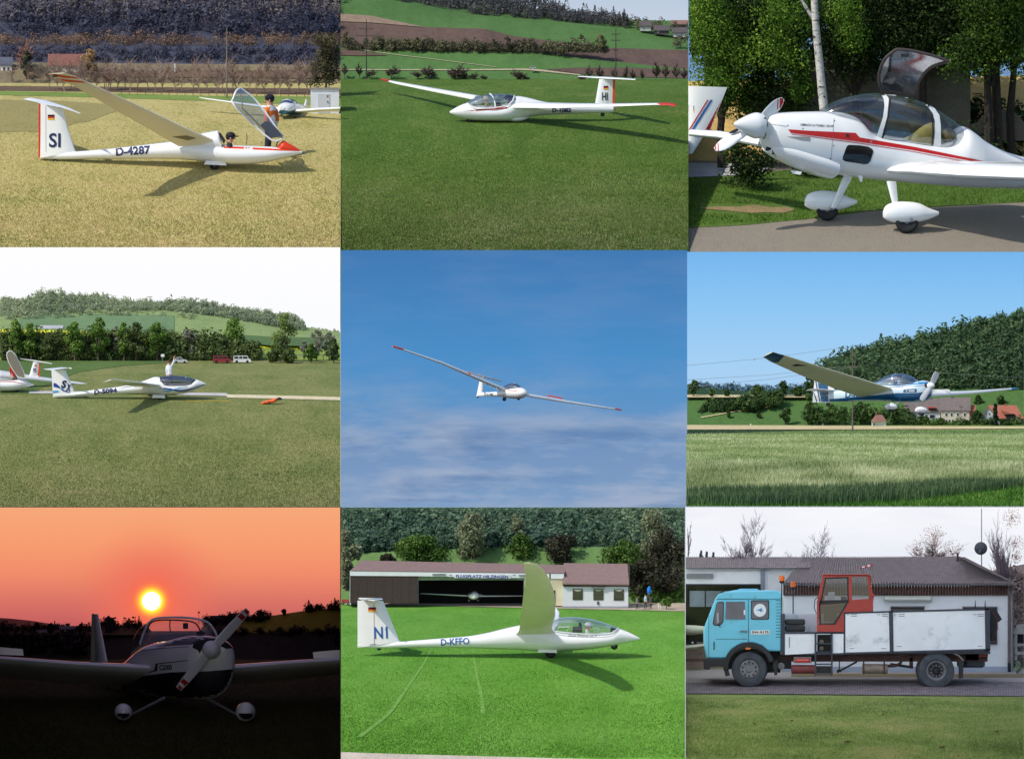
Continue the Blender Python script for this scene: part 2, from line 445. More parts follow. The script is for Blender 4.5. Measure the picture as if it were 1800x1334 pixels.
def clipq(T, q, n=4):
    """keep only the leaves that stand inside this diorama's own width and height"""
    a = q.reshape(-1, n, 3); x0, x1 = (T.ox+T.U[0]/T.k)/100, (T.ox+T.U[1]/T.k)/100; zt = (1334-T.oy-T.vtop/T.k)/100
    m = (a[:, :, 0].min(1) > x0) & (a[:, :, 0].max(1) < x1) & (a[:, :, 2].max(1) < zt)
    return a[m].reshape(-1, 3)
def leaf_quads(rng, cen, nrm, size, aspect=.6, jit=.9):
    """cen (N,3) world, nrm (N,3) preferred facing; returns (N*4, 3)"""
    N = len(cen); nn = nrm+rng.normal(0, jit, (N, 3)); nn /= np.linalg.norm(nn, axis=1, keepdims=True)+1e-9
    a = rng.normal(0, 1, (N, 3)); x = np.cross(nn, a); x /= np.linalg.norm(x, axis=1, keepdims=True)+1e-9; y = np.cross(nn, x)
    s = (size*rng.uniform(.6, 1.3, N))[:, None] if np.ndim(size) == 0 else (size*rng.uniform(.6, 1.3, N))[:, None]
    q = np.stack([cen-x*s, cen-y*s*aspect, cen+x*s, cen+y*s*aspect], 1)
    return q.reshape(-1, 3)
def blob_leaves(rng, cen, rad, per, leaf, aspect=.6, shell=.35, jit=.7):
    """clumps of leaves: cen (M,3), rad (M,3)"""
    M = len(cen); d = rng.normal(0, 1, (M*per, 3)); d /= np.linalg.norm(d, axis=1, keepdims=True)
    r = rng.uniform(0, 1, M*per)**shell
    P = np.repeat(cen, per, 0)+d*r[:, None]*np.repeat(rad, per, 0)
    lf = np.repeat(np.broadcast_to(leaf, (M,)), per)
    return leaf_quads(rng, P, d*1.0+np.array([0, 0, .3]), lf, aspect, jit)
def wood_mass(T, name, label, low, up, w0, w1, n, r, per, leaf, mat, seed=1, cone=0.0, u=None, group=None, kind='stuff', tlo=0., thi=1., rv=1.1):
    """a far wood: crowns standing on the slope between two curves; cone = share of conifers"""
    rng = np.random.default_rng(seed); u0, u1 = u or T.U
    U = rng.uniform(u0, u1, n); t = rng.uniform(tlo, thi, n)
    a = np.interp(U, [p[0] for p in low], [p[1] for p in low]); b = np.interp(U, [p[0] for p in up], [p[1] for p in up])
    rr = r*np.clip(rng.lognormal(-.05, .38, n), .45, 2.0)
    V = a+(b-a)*t-rr*.5; Wd = w0+(w1-w0)*t
    P = T.W(np.stack([U, V, Wd], 1)); s = 1/T.k/100
    rad = np.stack([rr*s, rr*s, rr*s*rv], 1)
    ncone = int(n*cone); Q = []
    if n-ncone > 0: Q.append(blob_leaves(rng, P[ncone:], rad[ncone:], per, (rr[ncone:]*s*leaf*1.3), jit=.45))
    if ncone:
        M = ncone; tt = rng.uniform(0, 1, M*per); an = rng.uniform(0, 2*np.pi, M*per); rep = np.repeat(rr[:M]*s, per)
        base = np.repeat(P[:M], per, 0); rd = rep*.8*(1-tt)*rng.uniform(.6, 1, M*per)
        pp = base+np.stack([rd*np.cos(an), rd*np.sin(an), rep*(tt*2.4-1.0)], 1)
        nn = np.stack([np.cos(an), np.sin(an), np.full(M*per, .9)], 1)
        Q.append(leaf_quads(rng, pp, nn, rep*leaf, .5, .4))
    v = clipq(T, np.concatenate(Q))
    o = raw_mesh(name, v, 4, mat)
    return props(o, label, name.replace('_', ' ') if not kind == 'structure' else None, group, kind)
def grass(T, name, label, v0, v1, n, h, wd, mat, seed=1, u=None, keep=None, far=.35, lean=.5, kind='stuff', edge=None):
    """thin blades standing on the floor; density even in the view, blades shrink with distance"""
    rng = np.random.default_rng(seed); u0, u1 = u or T.U
    U = rng.uniform(u0, u1, n); V = rng.uniform(v0, v1, n)
    if keep is not None:
        m = keep(U, V); U, V = U[m], V[m]; n = len(U)
    Wd = T.w0*((T.F-T.H)/(V-T.H)-1); s = T.w0/(Wd+T.w0); s = far+(1-far)*(s-.28)/.72
    hh = h*s*rng.uniform(.5, 1.3, n); ww = wd*s*rng.uniform(.7, 1.3, n)
    lx = rng.normal(0, lean, n)*hh; lz = rng.normal(0, lean, n)*hh
    U = np.clip(U, u0+3+np.maximum(0, -lx), u1-3-np.maximum(0, lx))
    A = np.stack([U-ww/2, V+2, Wd], 1); B = np.stack([U+ww/2, V+2, Wd+rng.normal(0, 1, n)*ww*.5], 1); C = np.stack([U+lx, V-hh, Wd+lz], 1)
    q = np.stack([A, B, C], 1).reshape(-1, 3)
    o = raw_mesh(name, T.W(q), 3, mat); return props(o, label, 'grass' if kind == 'stuff' else None, None, kind)

def leafy(T, name, label, u, v, w, H, Wd, mat, n=1500, leaf=7, trunk=.22, blobs=14, seed=1, group=None, bark=None, shape='round', cat='tree', shell=.45, stems=1, aspect=.6, clip=None):
    """broad-leaved tree or shrub: tapered trunk with limbs, crown of leaf clumps; (u, v, w) = foot"""
    rng = np.random.default_rng(seed); rnd = random.Random(seed)
    root = thing(T, name, label, cat, (u, v, w), group); th = H*trunk; ch = H-th
    cen = []; rad = []
    for i in range(blobs):
        t = (i+.5)/blobs
        if shape == 'round': env = math.sqrt(max(0.05, 1-(2*t-.9)**2*.95))
        elif shape == 'tall': env = .55+.45*math.sin(math.pi*min(1, t*1.1))
        elif shape == 'cone': env = 1.05*(1-t)+.1
        else: env = 1.
        a = rnd.uniform(0, 2*math.pi); rb = (Wd/2)*rnd.uniform(.38, .56)*(env*.6+.4); q = rnd.uniform(.2, 1.)*max(0, env*Wd/2-rb*.62)
        if shape == 'cone': q *= .6
        cu, cv, cw = u+q*math.cos(a), v-th-ch*(.08+.84*t), w+q*math.sin(a)
        cen.append((cu, cv, cw)); rad.append((rb, rb, rb*.85))
    C = T.W(cen); s = 1/T.k/100; Rr = np.array(rad)*s
    per = max(6, n//blobs)
    q = clipq(T, blob_leaves(rng, C, Rr, per, leaf*s, aspect, shell))
    # limbs
    mb = MB(T); tr = max(H*.022, 2.2)
    for k in range(stems):
        uu = u+(k-(stems-1)/2)*Wd*.12
        top = (uu+rnd.uniform(-.04, .04)*Wd, v-th-ch*.45, w)
        mb.tube([(uu, v+4, w), (uu+rnd.uniform(-.02, .02)*Wd, v-th*.6, w), top], [tr*1.25, tr, tr*.45], 7)
    for c in cen[::2]:
        if c[0] < T.U[0] or c[0] > T.U[1] or c[1] < T.vtop: continue
        b0 = (u+(c[0]-u)*.12, v-th*.8-rnd.uniform(0, .25)*ch, w); mid = ((b0[0]+c[0])/2, (b0[1]+c[1])/2+ch*.04, (b0[2]+c[2])/2)
        mb.tube([b0, mid, c], [tr*.5, tr*.33, tr*.15], 5)
    mb.build('trunk', bark or WOOD, root)
    raw_mesh('crown', q, 4, mat, root)
    return root
def bare_pts(rnd, base, H, spread, depth, fork=3, up=.6, r0=None, min_r=.5, trunk=.3):
    segs = []
    def rec(p, d, L, r, k):
        n = 2 if k else 3; pts = [p]; q = p.copy(); dd = d.copy()
        for i in range(n):
            dd = (dd+Vector((rnd.gauss(0, .1), rnd.gauss(0, .07), rnd.gauss(0, .1)))).normalized(); q = q+dd*(L/n); pts.append(q.copy())
        segs.append((pts, [max(min_r, r*(1-.4*i/n)) for i in range(n+1)]))
        if k >= depth: return
        rec(pts[-1], (dd+Vector((rnd.gauss(0, .12), -.1, rnd.gauss(0, .12)))).normalized(), L*.82, rs_(r, k), k+1)
        for j in range(fork):
            t = rnd.uniform(.2, 1.0) if k else rnd.uniform(.45, 1)
            i = t*n; i0 = min(int(i), n-1); b = pts[i0].lerp(pts[i0+1], i-i0)
            a = rnd.uniform(0, 2*math.pi); sp = rnd.uniform(.5, 1.1)*spread
            nd = (dd+Vector((math.cos(a)*sp, 0, math.sin(a)*sp))+Vector((0, -up*.3, 0))).normalized()
            rec(b, nd, L*rnd.uniform(.5, .72), r*.5, k+1)
    rs_ = lambda r, k: r*.66
    d = Vector((0, -1, 0)); r0 = r0 or H*.02
    rec(Vector(base), d, H*trunk, r0, 0)
    return segs
def bare(T, name, label, u, v, w, H, spread=.9, depth=4, fork=3, seed=1, group=None, mat=None, r0=None, min_r=.6, trunk=.3, up=.6, cat='tree', maxw=None):
    rnd = random.Random(seed); root = thing(T, name, label, cat, (u, v, w), group)
    segs = bare_pts(rnd, (u, v+3, w), H, spread, depth, fork, up, r0, min_r, trunk)
    top = min(p.y for pts, _ in segs for p in pts); k = H/(v-top)
    xs = [p.x for pts, _ in segs for p in pts]; kw = k
    if maxw: kw = maxw/(max(xs)-min(xs))
    a, b = MB(T), MB(T)
    for i, (pts, rs) in enumerate(segs):
        pts = [Vector((u+(p.x-u)*kw, v+(p.y-v)*k, w+(p.z-w)*kw)) for p in pts]
        (a if i == 0 else b).tube(pts, rs, 5 if rs[0] > min_r*2 else 3)
    a.build('trunk', mat or WOOD, root); b.build('crown', mat or WOOD, root, smooth=False)
    return root
def dup(T, src, loc, label=None, scale=1.0, group=None, rot=0.0):
    r = src.copy(); COL.objects.link(r); r.location = T.w1(*loc); s = scale if isinstance(scale, tuple) else (scale,)*3
    r.scale = s; r.rotation_euler = (0, 0, rot)
    if label: r['label'] = label
    if group: r['group'] = group
    for ch in list(src.children):
        c = ch.copy(); COL.objects.link(c); c.parent = r
        for g in list(ch.children):
            d = g.copy(); COL.objects.link(d); d.parent = c
    return r
def wheel(T, parent, c, R_, wd, name='wheel', hub=WHITE, rim=.5, axis='w', tread=BLACK):
    w = bpy.data.objects.new(name, None); COL.objects.link(w); w.parent = parent
    h = wd/2
    MB(T).lathe(c, [(-h*.75, R_*rim), (-h, R_*.72), (-h*.95, R_*.86), (-h*.6, R_*.97), (0, R_), (h*.6, R_*.97), (h*.95, R_*.86), (h, R_*.72), (h*.75, R_*rim)], axis).build('tyre', tread, w)
    MB(T).lathe(c, [(-h*.8, R_*.12), (-h*.8, R_*.2), (-h*.55, R_*.3), (-h*.62, R_*rim*.98), (h*.62, R_*rim*.98), (h*.6, R_*.2)], axis).build('rim', hub, w)
    return w
# ---------------------------------------------------------------- people
def human(T, name, label, J, mats, sc=1.0, parent=None, group=None, hair=None, hat=None, face=(0, 0, 0), fingers=True):
    """J: joints in tile units; one skinned body. bones carry a material index 0 skin 1 top 2 legs 3 shoes"""
    root = thing(T, name, label, 'person', J['pelvis'], group)
    r = dict(pelvis=9, waist=8.4, chest=10.5, neck=4.2, head=6.6, crown=5.6, shL=4.8, shR=4.8, elL=3.3, elR=3.3, wrL=2.3, wrR=2.3, haL=2.4, haR=2.4,
             hipL=6.6, hipR=6.6, knL=4.8, knR=4.8, anL=3.3, anR=3.3, toL=2.8, toR=2.8)
    bones = [('pelvis', 'waist', 1), ('waist', 'chest', 1), ('chest', 'neck', 1), ('neck', 'head', 0), ('head', 'crown', 0)]
    for s in 'LR':
        bones += [('chest', 'sh'+s, 1), ('sh'+s, 'el'+s, 1), ('el'+s, 'wr'+s, 1), ('wr'+s, 'ha'+s, 0),
                  ('pelvis', 'hip'+s, 2), ('hip'+s, 'kn'+s, 2), ('kn'+s, 'an'+s, 2), ('an'+s, 'to'+s, 3)]
    if len(mats) > 4: bones = [(a, b, 4) if (a == 'chest' and b[:2] == 'sh') or a[:2] == 'sh' else (a, b, c) for a, b, c in bones]
    bones = [b for b in bones if b[0] in J and b[1] in J]
    J = dict(J)
    if fingers:
        for s in 'LR':
            if 'ha'+s in J:
                h = Vector(J['ha'+s]); d = (h-Vector(J['wr'+s])).normalized(); side = Vector((-d.y, d.x, .3)).normalized()
                for i, (o_, l_) in enumerate(((-2.4, 3.6), (-.8, 4.6), (.8, 4.4), (2.4, 3.4))):
                    k = 'f%d%s' % (i, s); J[k] = h+side*o_*sc+d*l_*sc; r[k] = .75; bones.append(('ha'+s, k, 0))
                k = 'th'+s; J[k] = h-d*1.0*sc-side*4.2*sc; r[k] = .85; bones.append(('wr'+s, k, 0))
    ks = sorted({x for b in bones for x in b[:2]}, key=lambda x: x != 'pelvis')
    off = root.location; co = [Vector(T.W(J[k])[0])-off for k in ks]
    me = bpy.data.meshes.new(name); me.from_pydata(co, [(ks.index(a), ks.index(b)) for a, b, _ in bones], [])
    ob = bpy.data.objects.new('tmp', me); COL.objects.link(ob)
    m = ob.modifiers.new('s', 'SKIN'); m.use_smooth_shade = True
    f = sc/T.k/100
    for i, k in enumerate(ks):
        sv = me.skin_vertices[0].data[i]; sv.radius = (r[k]*f, r[k]*f); sv.use_root = (i == 0)
    m2 = ob.modifiers.new('u', 'SUBSURF'); m2.levels = 1; m2.render_levels = 1
    bm_ = bpy.data.meshes.new_from_object(ob.evaluated_get(bpy.context.evaluated_depsgraph_get()))
    bpy.data.objects.remove(ob)
    for x in mats: bm_.materials.append(x)
    segs = [(co[ks.index(a)], co[ks.index(b)], c) for a, b, c in bones]
    for p in bm_.polygons:
        c = p.center; best = (1e9, 0)
        for a, b, mi in segs:
            ab = b-a; t = max(0, min(1, (c-a).dot(ab)/max(ab.length_squared, 1e-12))); d = (c-(a+ab*t)).length
            if d < best[0]: best = (d, mi)
        p.material_index = min(best[1], len(mats)-1); p.use_smooth = True
    bo = bpy.data.objects.new('body', bm_); COL.objects.link(bo); bo.parent = root
    hd = Vector(J['head']); fz = Vector(face).normalized() if any(face) else Vector((1, 0, 0)); q = sc
    # facial features, hair, headgear
    sd_ = fz.cross(Vector((0, 1, 0))).normalized()
    mb = MB(T); mb.ell(hd+fz*6.6*q+Vector((0, 1.2*q, 0)), (1.2*q, 1.7*q, 1.2*q), 8, 6); mb.build('nose', mats[0], root)
    for s in (-1, 1):
        MB(T).ell(hd+fz*5.9*q+sd_*2.3*q*s+Vector((0, -1.2*q, 0)), (.8*q, .6*q, .8*q), 8, 6).build('eye', BLACK, root)
        MB(T).ell(hd+sd_*6.4*q*s+Vector((0, .4*q, 0)), (1.3*q, 1.9*q, 1.3*q), 8, 6).build('ear', mats[0], root)
    if hair: MB(T).ell(hd-fz*1.3*q+Vector((0, -2.4*q, 0)), (7.2*q, 6.6*q, 7.2*q), 14, 9).build('hair', hair, root)
    if hat:
        mb = MB(T); mb.ell(hd-fz*.6*q+Vector((0, -4.0*q, 0)), (8*q, 6.2*q, 8*q), 16, 9)
        if hat[1] == 'cap': mb.ell(hd+fz*8.2*q+Vector((0, -3.0*q, 0)), (5.5*q, 1.0*q, 5.5*q), 14, 6)
        if hat[1] == 'brim': mb.ell(hd+Vector((0, -2.8*q, 0)), (12*q, 1.1*q, 12*q), 18, 6)
        mb.build('hat', hat[0], root)
    return root
def seated(T, label, u, v, w, s, face, mats, hair=None, hat=None, group=None, rec=.5):
    """pilot sitting inside a cockpit; (u, v, w) = middle of the head; face = +1 looks right, -1 left"""
    f = face
    J = dict(head=(u, v, w), crown=(u-1.5*f*s, v-5.5*s, w), neck=(u-2.5*f*s, v+7.5*s, w), chest=(u-4*f*s, v+16*s, w), waist=(u-1*f*s, v+26*s, w), pelvis=(u+4*f*s, v+33*s, w),
             shL=(u-3*f*s, v+12*s, w+12*s), shR=(u-3*f*s, v+12*s, w-12*s), elL=(u+5*f*s, v+23*s, w+13*s), elR=(u+5*f*s, v+23*s, w-13*s),
             wrL=(u+19*f*s, v+20*s, w+8*s), wrR=(u+19*f*s, v+20*s, w-8*s), haL=(u+24*f*s, v+18*s, w+7*s), haR=(u+24*f*s, v+18*s, w-7*s),
             hipL=(u+8*f*s, v+33*s, w+6*s), hipR=(u+8*f*s, v+33*s, w-6*s), knL=(u+34*f*s, v+27*s, w+6*s), knR=(u+34*f*s, v+27*s, w-6*s))
    return human(T, 'person', label, J, mats, s, hair=hair, hat=hat, face=(f, 0, -.12), group=group)
# helper: rest of a land strip's surface, for patches laid on it
def patch(T, name, low, up, sl_, mat, nu=24, nw=4, lift=5, kind='structure'):
    lo, hi, w0, w1 = sl_; mb = MB(T); u0 = max(low[0][0], up[0][0]); u1 = min(low[-1][0], up[-1][0]); vs = []
    for i in range(nw+1):
        for j in range(nu+1):
            u = u0+(u1-u0)*j/nu; a, b = interp(low, u), interp(up, u); v = a+(b-a)*i/nw
            l, h = interp(lo, u), interp(hi, u); t = (v-l)/(h-l) if h != l else 0
            vs.append((u, v, w0+(w1-w0)*t-lift-4))
    mb.add(vs, [(i*(nu+1)+j, i*(nu+1)+j+1, (i+1)*(nu+1)+j+1, (i+1)*(nu+1)+j) for i in range(nw) for j in range(nu)])
    return props(mb.build(name, mat), kind=kind)
def pole(T, label, u, v, w, top, r, mat, arms=(), group=None, cat='utility pole'):
    root = thing(T, 'utility_pole', label, cat, (u, v, w), group)
    MB(T).tube([(u, v+3, w), (u, top, w)], [r, r*.6], 8).build('mast', mat, root)
    for (av, aw) in arms:
        mb = MB(T); mb.box(u-aw, u+aw, av-1.6, av+1.6, w-r-1.5, w-r+.5)
        for s in (-1, -.5, .5, 1): mb.lathe((u+s*aw*.95, av-4.5, w-r), [(-3, .8), (-1, 1.6), (2, 1.2), (3, .5)], 'v', 8)
        mb.build('crossarm', mat, root)
    return root
def house(T, label, u0, u1, vb, ve, vr, w0, dep, wallm, roofm, gable=None, wins=(), name='house', cat='house', chim=None, door=None, winm=None, group=None, over=6):
    """ridge along u; gable='l'/'r' shows a gable wall on that side as a half-hip. wins: (u0,u1,v0,v1)"""
    root = thing(T, name, label, cat, ((u0+u1)/2, vb, w0), group)
    wl = MB(T); wl.prism_u([(w0, vb+4), (w0, ve), (w0+dep/2, vr+4), (w0+dep, ve), (w0+dep, vb+4)], u0, u1); wl.build('wall', wallm, root, smooth=False)
    rf = MB(T); rf.prism_u([(w0-over, ve+over*.3), (w0+dep/2, vr), (w0+dep+over, ve+over*.3), (w0+dep+over, ve-over*.4), (w0+dep/2, vr-over), (w0-over, ve-over*.4)], u0-over, u1+over)
    ro = rf.build('roof', roofm, root, smooth=False)
    if chim: MB(T).box(chim-5, chim+5, vr-18, vr+8, w0+dep/2-5, w0+dep/2+5).build('chimney', roofm, ro, smooth=False)
    for (a, b, c, d) in wins:
        f = MB(T).box(a-1.5, b+1.5, c-1.5, d+1.5, w0-2, w0+.6).build('window', WHITE, root, smooth=False)
        MB(T).box(a, b, c, d, w0-2.8, w0-1.4).build('pane', winm or DARK, f, smooth=False)
    if door:
        a, b, c, d = door; MB(T).box(a, b, c, d, w0-2.5, w0+.6).build('door', WOOD, root, smooth=False)
    return root

# ================================================================ TILE 1 (top left): glider SI on straw-coloured grass
G[0] = 1.25
T = T1 = Tile(0, 0, 3.0, 40, 1308, 440, (-4, 1796))
ground(T, 'ground', ground_mat('straw_grass', [(.3, (112, 112, 58)), (.45, (150, 142, 86)), (.55, (172, 158, 108)), (.68, (132, 130, 68))], 1.6, 16, .6))
sheet(T, 'ploughed_field', [(-4, 700), (120, 694), (230, 700), (330, 676), (400, 650), (470, 642), (560, 606), (640, 580), (760, 566)], [(-4, 528), (330, 534), (760, 565)], ground_mat('stubble_field', [(.3, (98, 94, 58)), (.5, (138, 128, 84)), (.7, (120, 116, 74))], 3, 24, .7))
sheet(T, 'meadow_strip', [(-4, 503), (600, 518), (1100, 535), (1796, 560)], [(-4, 482), (600, 495), (1100, 508), (1796, 512)], ground_mat('bright_meadow', [(.3, (92, 110, 50)), (.6, (112, 132, 66))], 2, 20))
sheet(T, 'hedge_bank', [(-4, 480), (1796, 503)], [(-4, 455), (1796, 470)], ground_mat('dark_bank', [(.3, (70, 58, 50)), (.6, (104, 86, 70))], 5, 30))
lowA = [(-4, 440), (1796, 455)]; upA = [(-4, 330), (1796, 345)]
slope(T, 'field', lowA, upA, 3600, 3800, ground_mat('orchard_meadow', [(.3, (92, 84, 72)), (.5, (112, 102, 82)), (.66, (128, 118, 84))], 2, 18))
patch(T, 'ploughed_field', [(300, 405), (1796, 415)], [(300, 372), (1796, 372)], (lowA, upA, 3600, 3800), ground_mat('dark_bank', []))
upB = [(-4, 260), (900, 262), (1796, 262)]
slope(T, 'hillside', upA, upB, 3800, 3950, ground_mat('haze_blue_scrub', [(.3, (50, 56, 72)), (.6, (66, 68, 80))], 3, 20))  # distance haze put into these blue ground tones, wood floor too
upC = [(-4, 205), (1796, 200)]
slope(T, 'hillside', upB, upC, 3950, 4150, ground_mat('haze_blue_scrub', []))
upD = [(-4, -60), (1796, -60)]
slope(T, 'hill', upC, upD, 4150, 4750, ground_mat('haze_blue_floor', [(.3, (48, 54, 70)), (.6, (64, 66, 80))], 3, 20))
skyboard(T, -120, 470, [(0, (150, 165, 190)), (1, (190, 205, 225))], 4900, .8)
FW = leaf_mat('haze_blue_leaves', [(76, 82, 104), (98, 98, 112), (130, 120, 120), (160, 144, 132)], .5, .4)  # blue haze put into these and the darker leaf colours
FWD = leaf_mat('haze_dark_leaves', [(62, 70, 92), (74, 78, 98), (90, 88, 104), (104, 98, 110)], .5, 1.2)
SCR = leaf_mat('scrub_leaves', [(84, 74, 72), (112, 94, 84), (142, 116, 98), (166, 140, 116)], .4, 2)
wood_mass(T, 'far_wood', 'dense haze blue winter forest covering the hill behind the orange nosed glider', upC, upD, 4150, 4750, 620, 48, 130, .11, FW, 3, .1, tlo=.3)
wood_mass(T, 'far_wood', 'deep haze blue foot of the forest hill behind the orange nosed glider', upC, upD, 4150, 4750, 360, 40, 110, .12, FWD, 4, .5, tlo=0, thi=.42)
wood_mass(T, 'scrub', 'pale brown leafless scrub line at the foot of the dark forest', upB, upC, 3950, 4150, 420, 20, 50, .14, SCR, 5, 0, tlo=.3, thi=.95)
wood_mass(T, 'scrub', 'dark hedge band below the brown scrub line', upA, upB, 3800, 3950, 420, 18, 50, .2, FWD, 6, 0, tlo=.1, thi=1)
TWIG = pm('winter_twigs', (140, 118, 108), .9, .25, 5); TWIGR = pm('reddish_twigs', (148, 112, 100), .9, .2, 5); TWIGD = pm('dark_twigs', (84, 74, 66), .9, .25, 8)
protos = [bare(T, 'bare_tree', 'bare brown orchard tree in the front row between the green strip and the field', 560+i*10, 478, T.gw(480), 165, .8, 4, 3, 20+i, 'orchard trees in the front row', TWIG, 3.0, .7, .3, .6, maxw=105) for i in range(3)]
rnd = random.Random(5); k = 0
for u in range(250, 1620, 44):
    v = 470+u*.016+rnd.uniform(-8, 8)
    dup(T, protos[k % 3], (u+rnd.uniform(-12, 12), v, T.gw(v)+2), scale=rnd.uniform(.8, 1.15), rot=rnd.uniform(0, 6)); k += 1
for u in range(300, 1640, 58):
    v = 428+rnd.uniform(-6, 6)
    dup(T, protos[k % 3], (u, v, 3610), 'smaller bare orchard tree in the back row below the dark hedge band', rnd.uniform(.6, .95), 'orchard trees in the back row', rnd.uniform(0, 6)); k += 1
for i, u in enumerate((60, 150, 230)):
    dup(T, protos[i], (u, 448, 3600), ['bare tree nearest the left edge below the white house', 'bare tree below the dark rounded pine', 'bare tree left of the red roofed barn'][i], .75, 'bare trees before the houses', i)
t = bare(T, 'bare_tree', 'tall pinkish bare tree above the dark conifer at the left edge', 132, 400, 3700, 200, .8, 5, 4, 7, None, TWIGR, 4, 1.1, .25, .8, maxw=120)
leafy(T, 'conifer', 'dark green rounded pine beside the pinkish bare tree', 140, 425, 3640, 165, 90, leaf_mat('dark_pine', [(32, 44, 40), (48, 60, 50), (70, 78, 62)], .1, 3), 900, 6, .12, 10, 8)
leafy(T, 'willow', 'golden brown bare willow leaning over the barn roof', 470, 425, 3690, 170, 130, leaf_mat('willow_twigs', [(120, 96, 70), (150, 122, 88), (176, 146, 104)], .2, 3), 1200, 6, .2, 10, 9)
BRK = pm('old_red_roof', (132, 86, 78), .85, .15, 12); WALLP = pm('pale_render', (190, 180, 168), .8, .08, 8)
house(T, 'long barn with a faded red roof among the bare trees', 258, 470, 425, 350, 292, 3700, 80, WALLP, BRK, wins=((420, 434, 365, 385),), name='barn', cat='barn')
house(T, 'small white house with a blue grey roof at the left edge of the forest', 4, 62, 400, 345, 308, 3720, 60, pm('white_render', (214, 212, 208), .8, .06), pm('slate_roof', (84, 88, 104), .7, .15), wins=((16, 26, 356, 372), (38, 48, 356, 372)))
pole(T, 'grey utility pole without wires behind the open canopy', 1196, 516, T.gw(520), 150, 4.2, pm('pole_wood', (118, 108, 102), .8, .15), ((178, 7), (240, 6)))
for i, u in enumerate((922,)):
    mb = MB(T); mb.box(u-3, u+3, 342, 384, 3700, 3706); mb.box(u-5, u+5, 338, 343, 3698, 3708)
    props(mb.build('marker_post', WHITE), 'thin white marker post beyond the orchard trees', 'post')
rn = random.Random(2)
fp = None
for i in range(24):
    u = 640+i*42; v = 501+i*.5
    if fp is None:
        fp = MB(T).box(u-1.6, u+1.6, v-26, v+3, T.gw(v), T.gw(v)+5).build('fence_post', WOOD, loc=(u, v, T.gw(v))); props(fp, 'short wooden fence post along the green meadow strip', 'post', 'fence posts along the meadow')
    else:
        c = fp.copy(); COL.objects.link(c); c.location = T.w1(u, v, T.gw(v))
# conifer beside the shed
leafy(T, 'bush', 'tall dark ragged bush rising behind the white shed', 1722, 470, T.gw(520), 300, 205, leaf_mat('dark_bush', [(36, 38, 28), (56, 56, 38), (84, 80, 54), (110, 100, 70)], .1, 5), 5200, 6, .05, 30, 11, shape='x', cat='bush', shell=.6, clip=(1640, 1794))
for i in range(2): bare(T, 'bare_bush', ['thin bare shoots sticking out of the dark bush', 'pale bare shrub leaning at the left of the dark bush'][i], (1735, 1635)[i], 470, T.gw(520)-10, (290, 180)[i], .7, 4, 4, 31+i, None, TWIGD, 3, .8, .3, 1., cat='bush', maxw=(110, 95)[i])
# shed
w = T.gw(600); root = thing(T, 'shed', 'small white shed with a grey door beside the dark bush', 'shed', (1710, 598, w))
WS = pm('shed_white', (222, 224, 226), .6, .05)
MB(T).box(1638, 1788, 470, 600, w, w+120).build('wall', WS, root, smooth=False)
MB(T).box(1632, 1793, 463, 471, w-8, w+128).build('roof', pm('shed_roof', (150, 140, 126), .8, .1), root, smooth=False)
d_ = MB(T).box(1676, 1738, 496, 597, w-3, w+1).build('door', pm('shed_door', (196, 200, 204), .6, .04), root, smooth=False)
MB(T).box(1724, 1731, 536, 541, w-7, w-3).build('handle', DARK, d_)
MB(T).box(1722, 1732, 503, 516, w-3.8, w-2.5).build('sign', pm('brown_sign', (150, 110, 80), .6, .1), d_, smooth=False)
MB(T).box(1786.5, 1789, 500, 590, w+40, w+80).build('side_panel', pm('shed_side', (205, 200, 190), .7, .1), root, smooth=False)

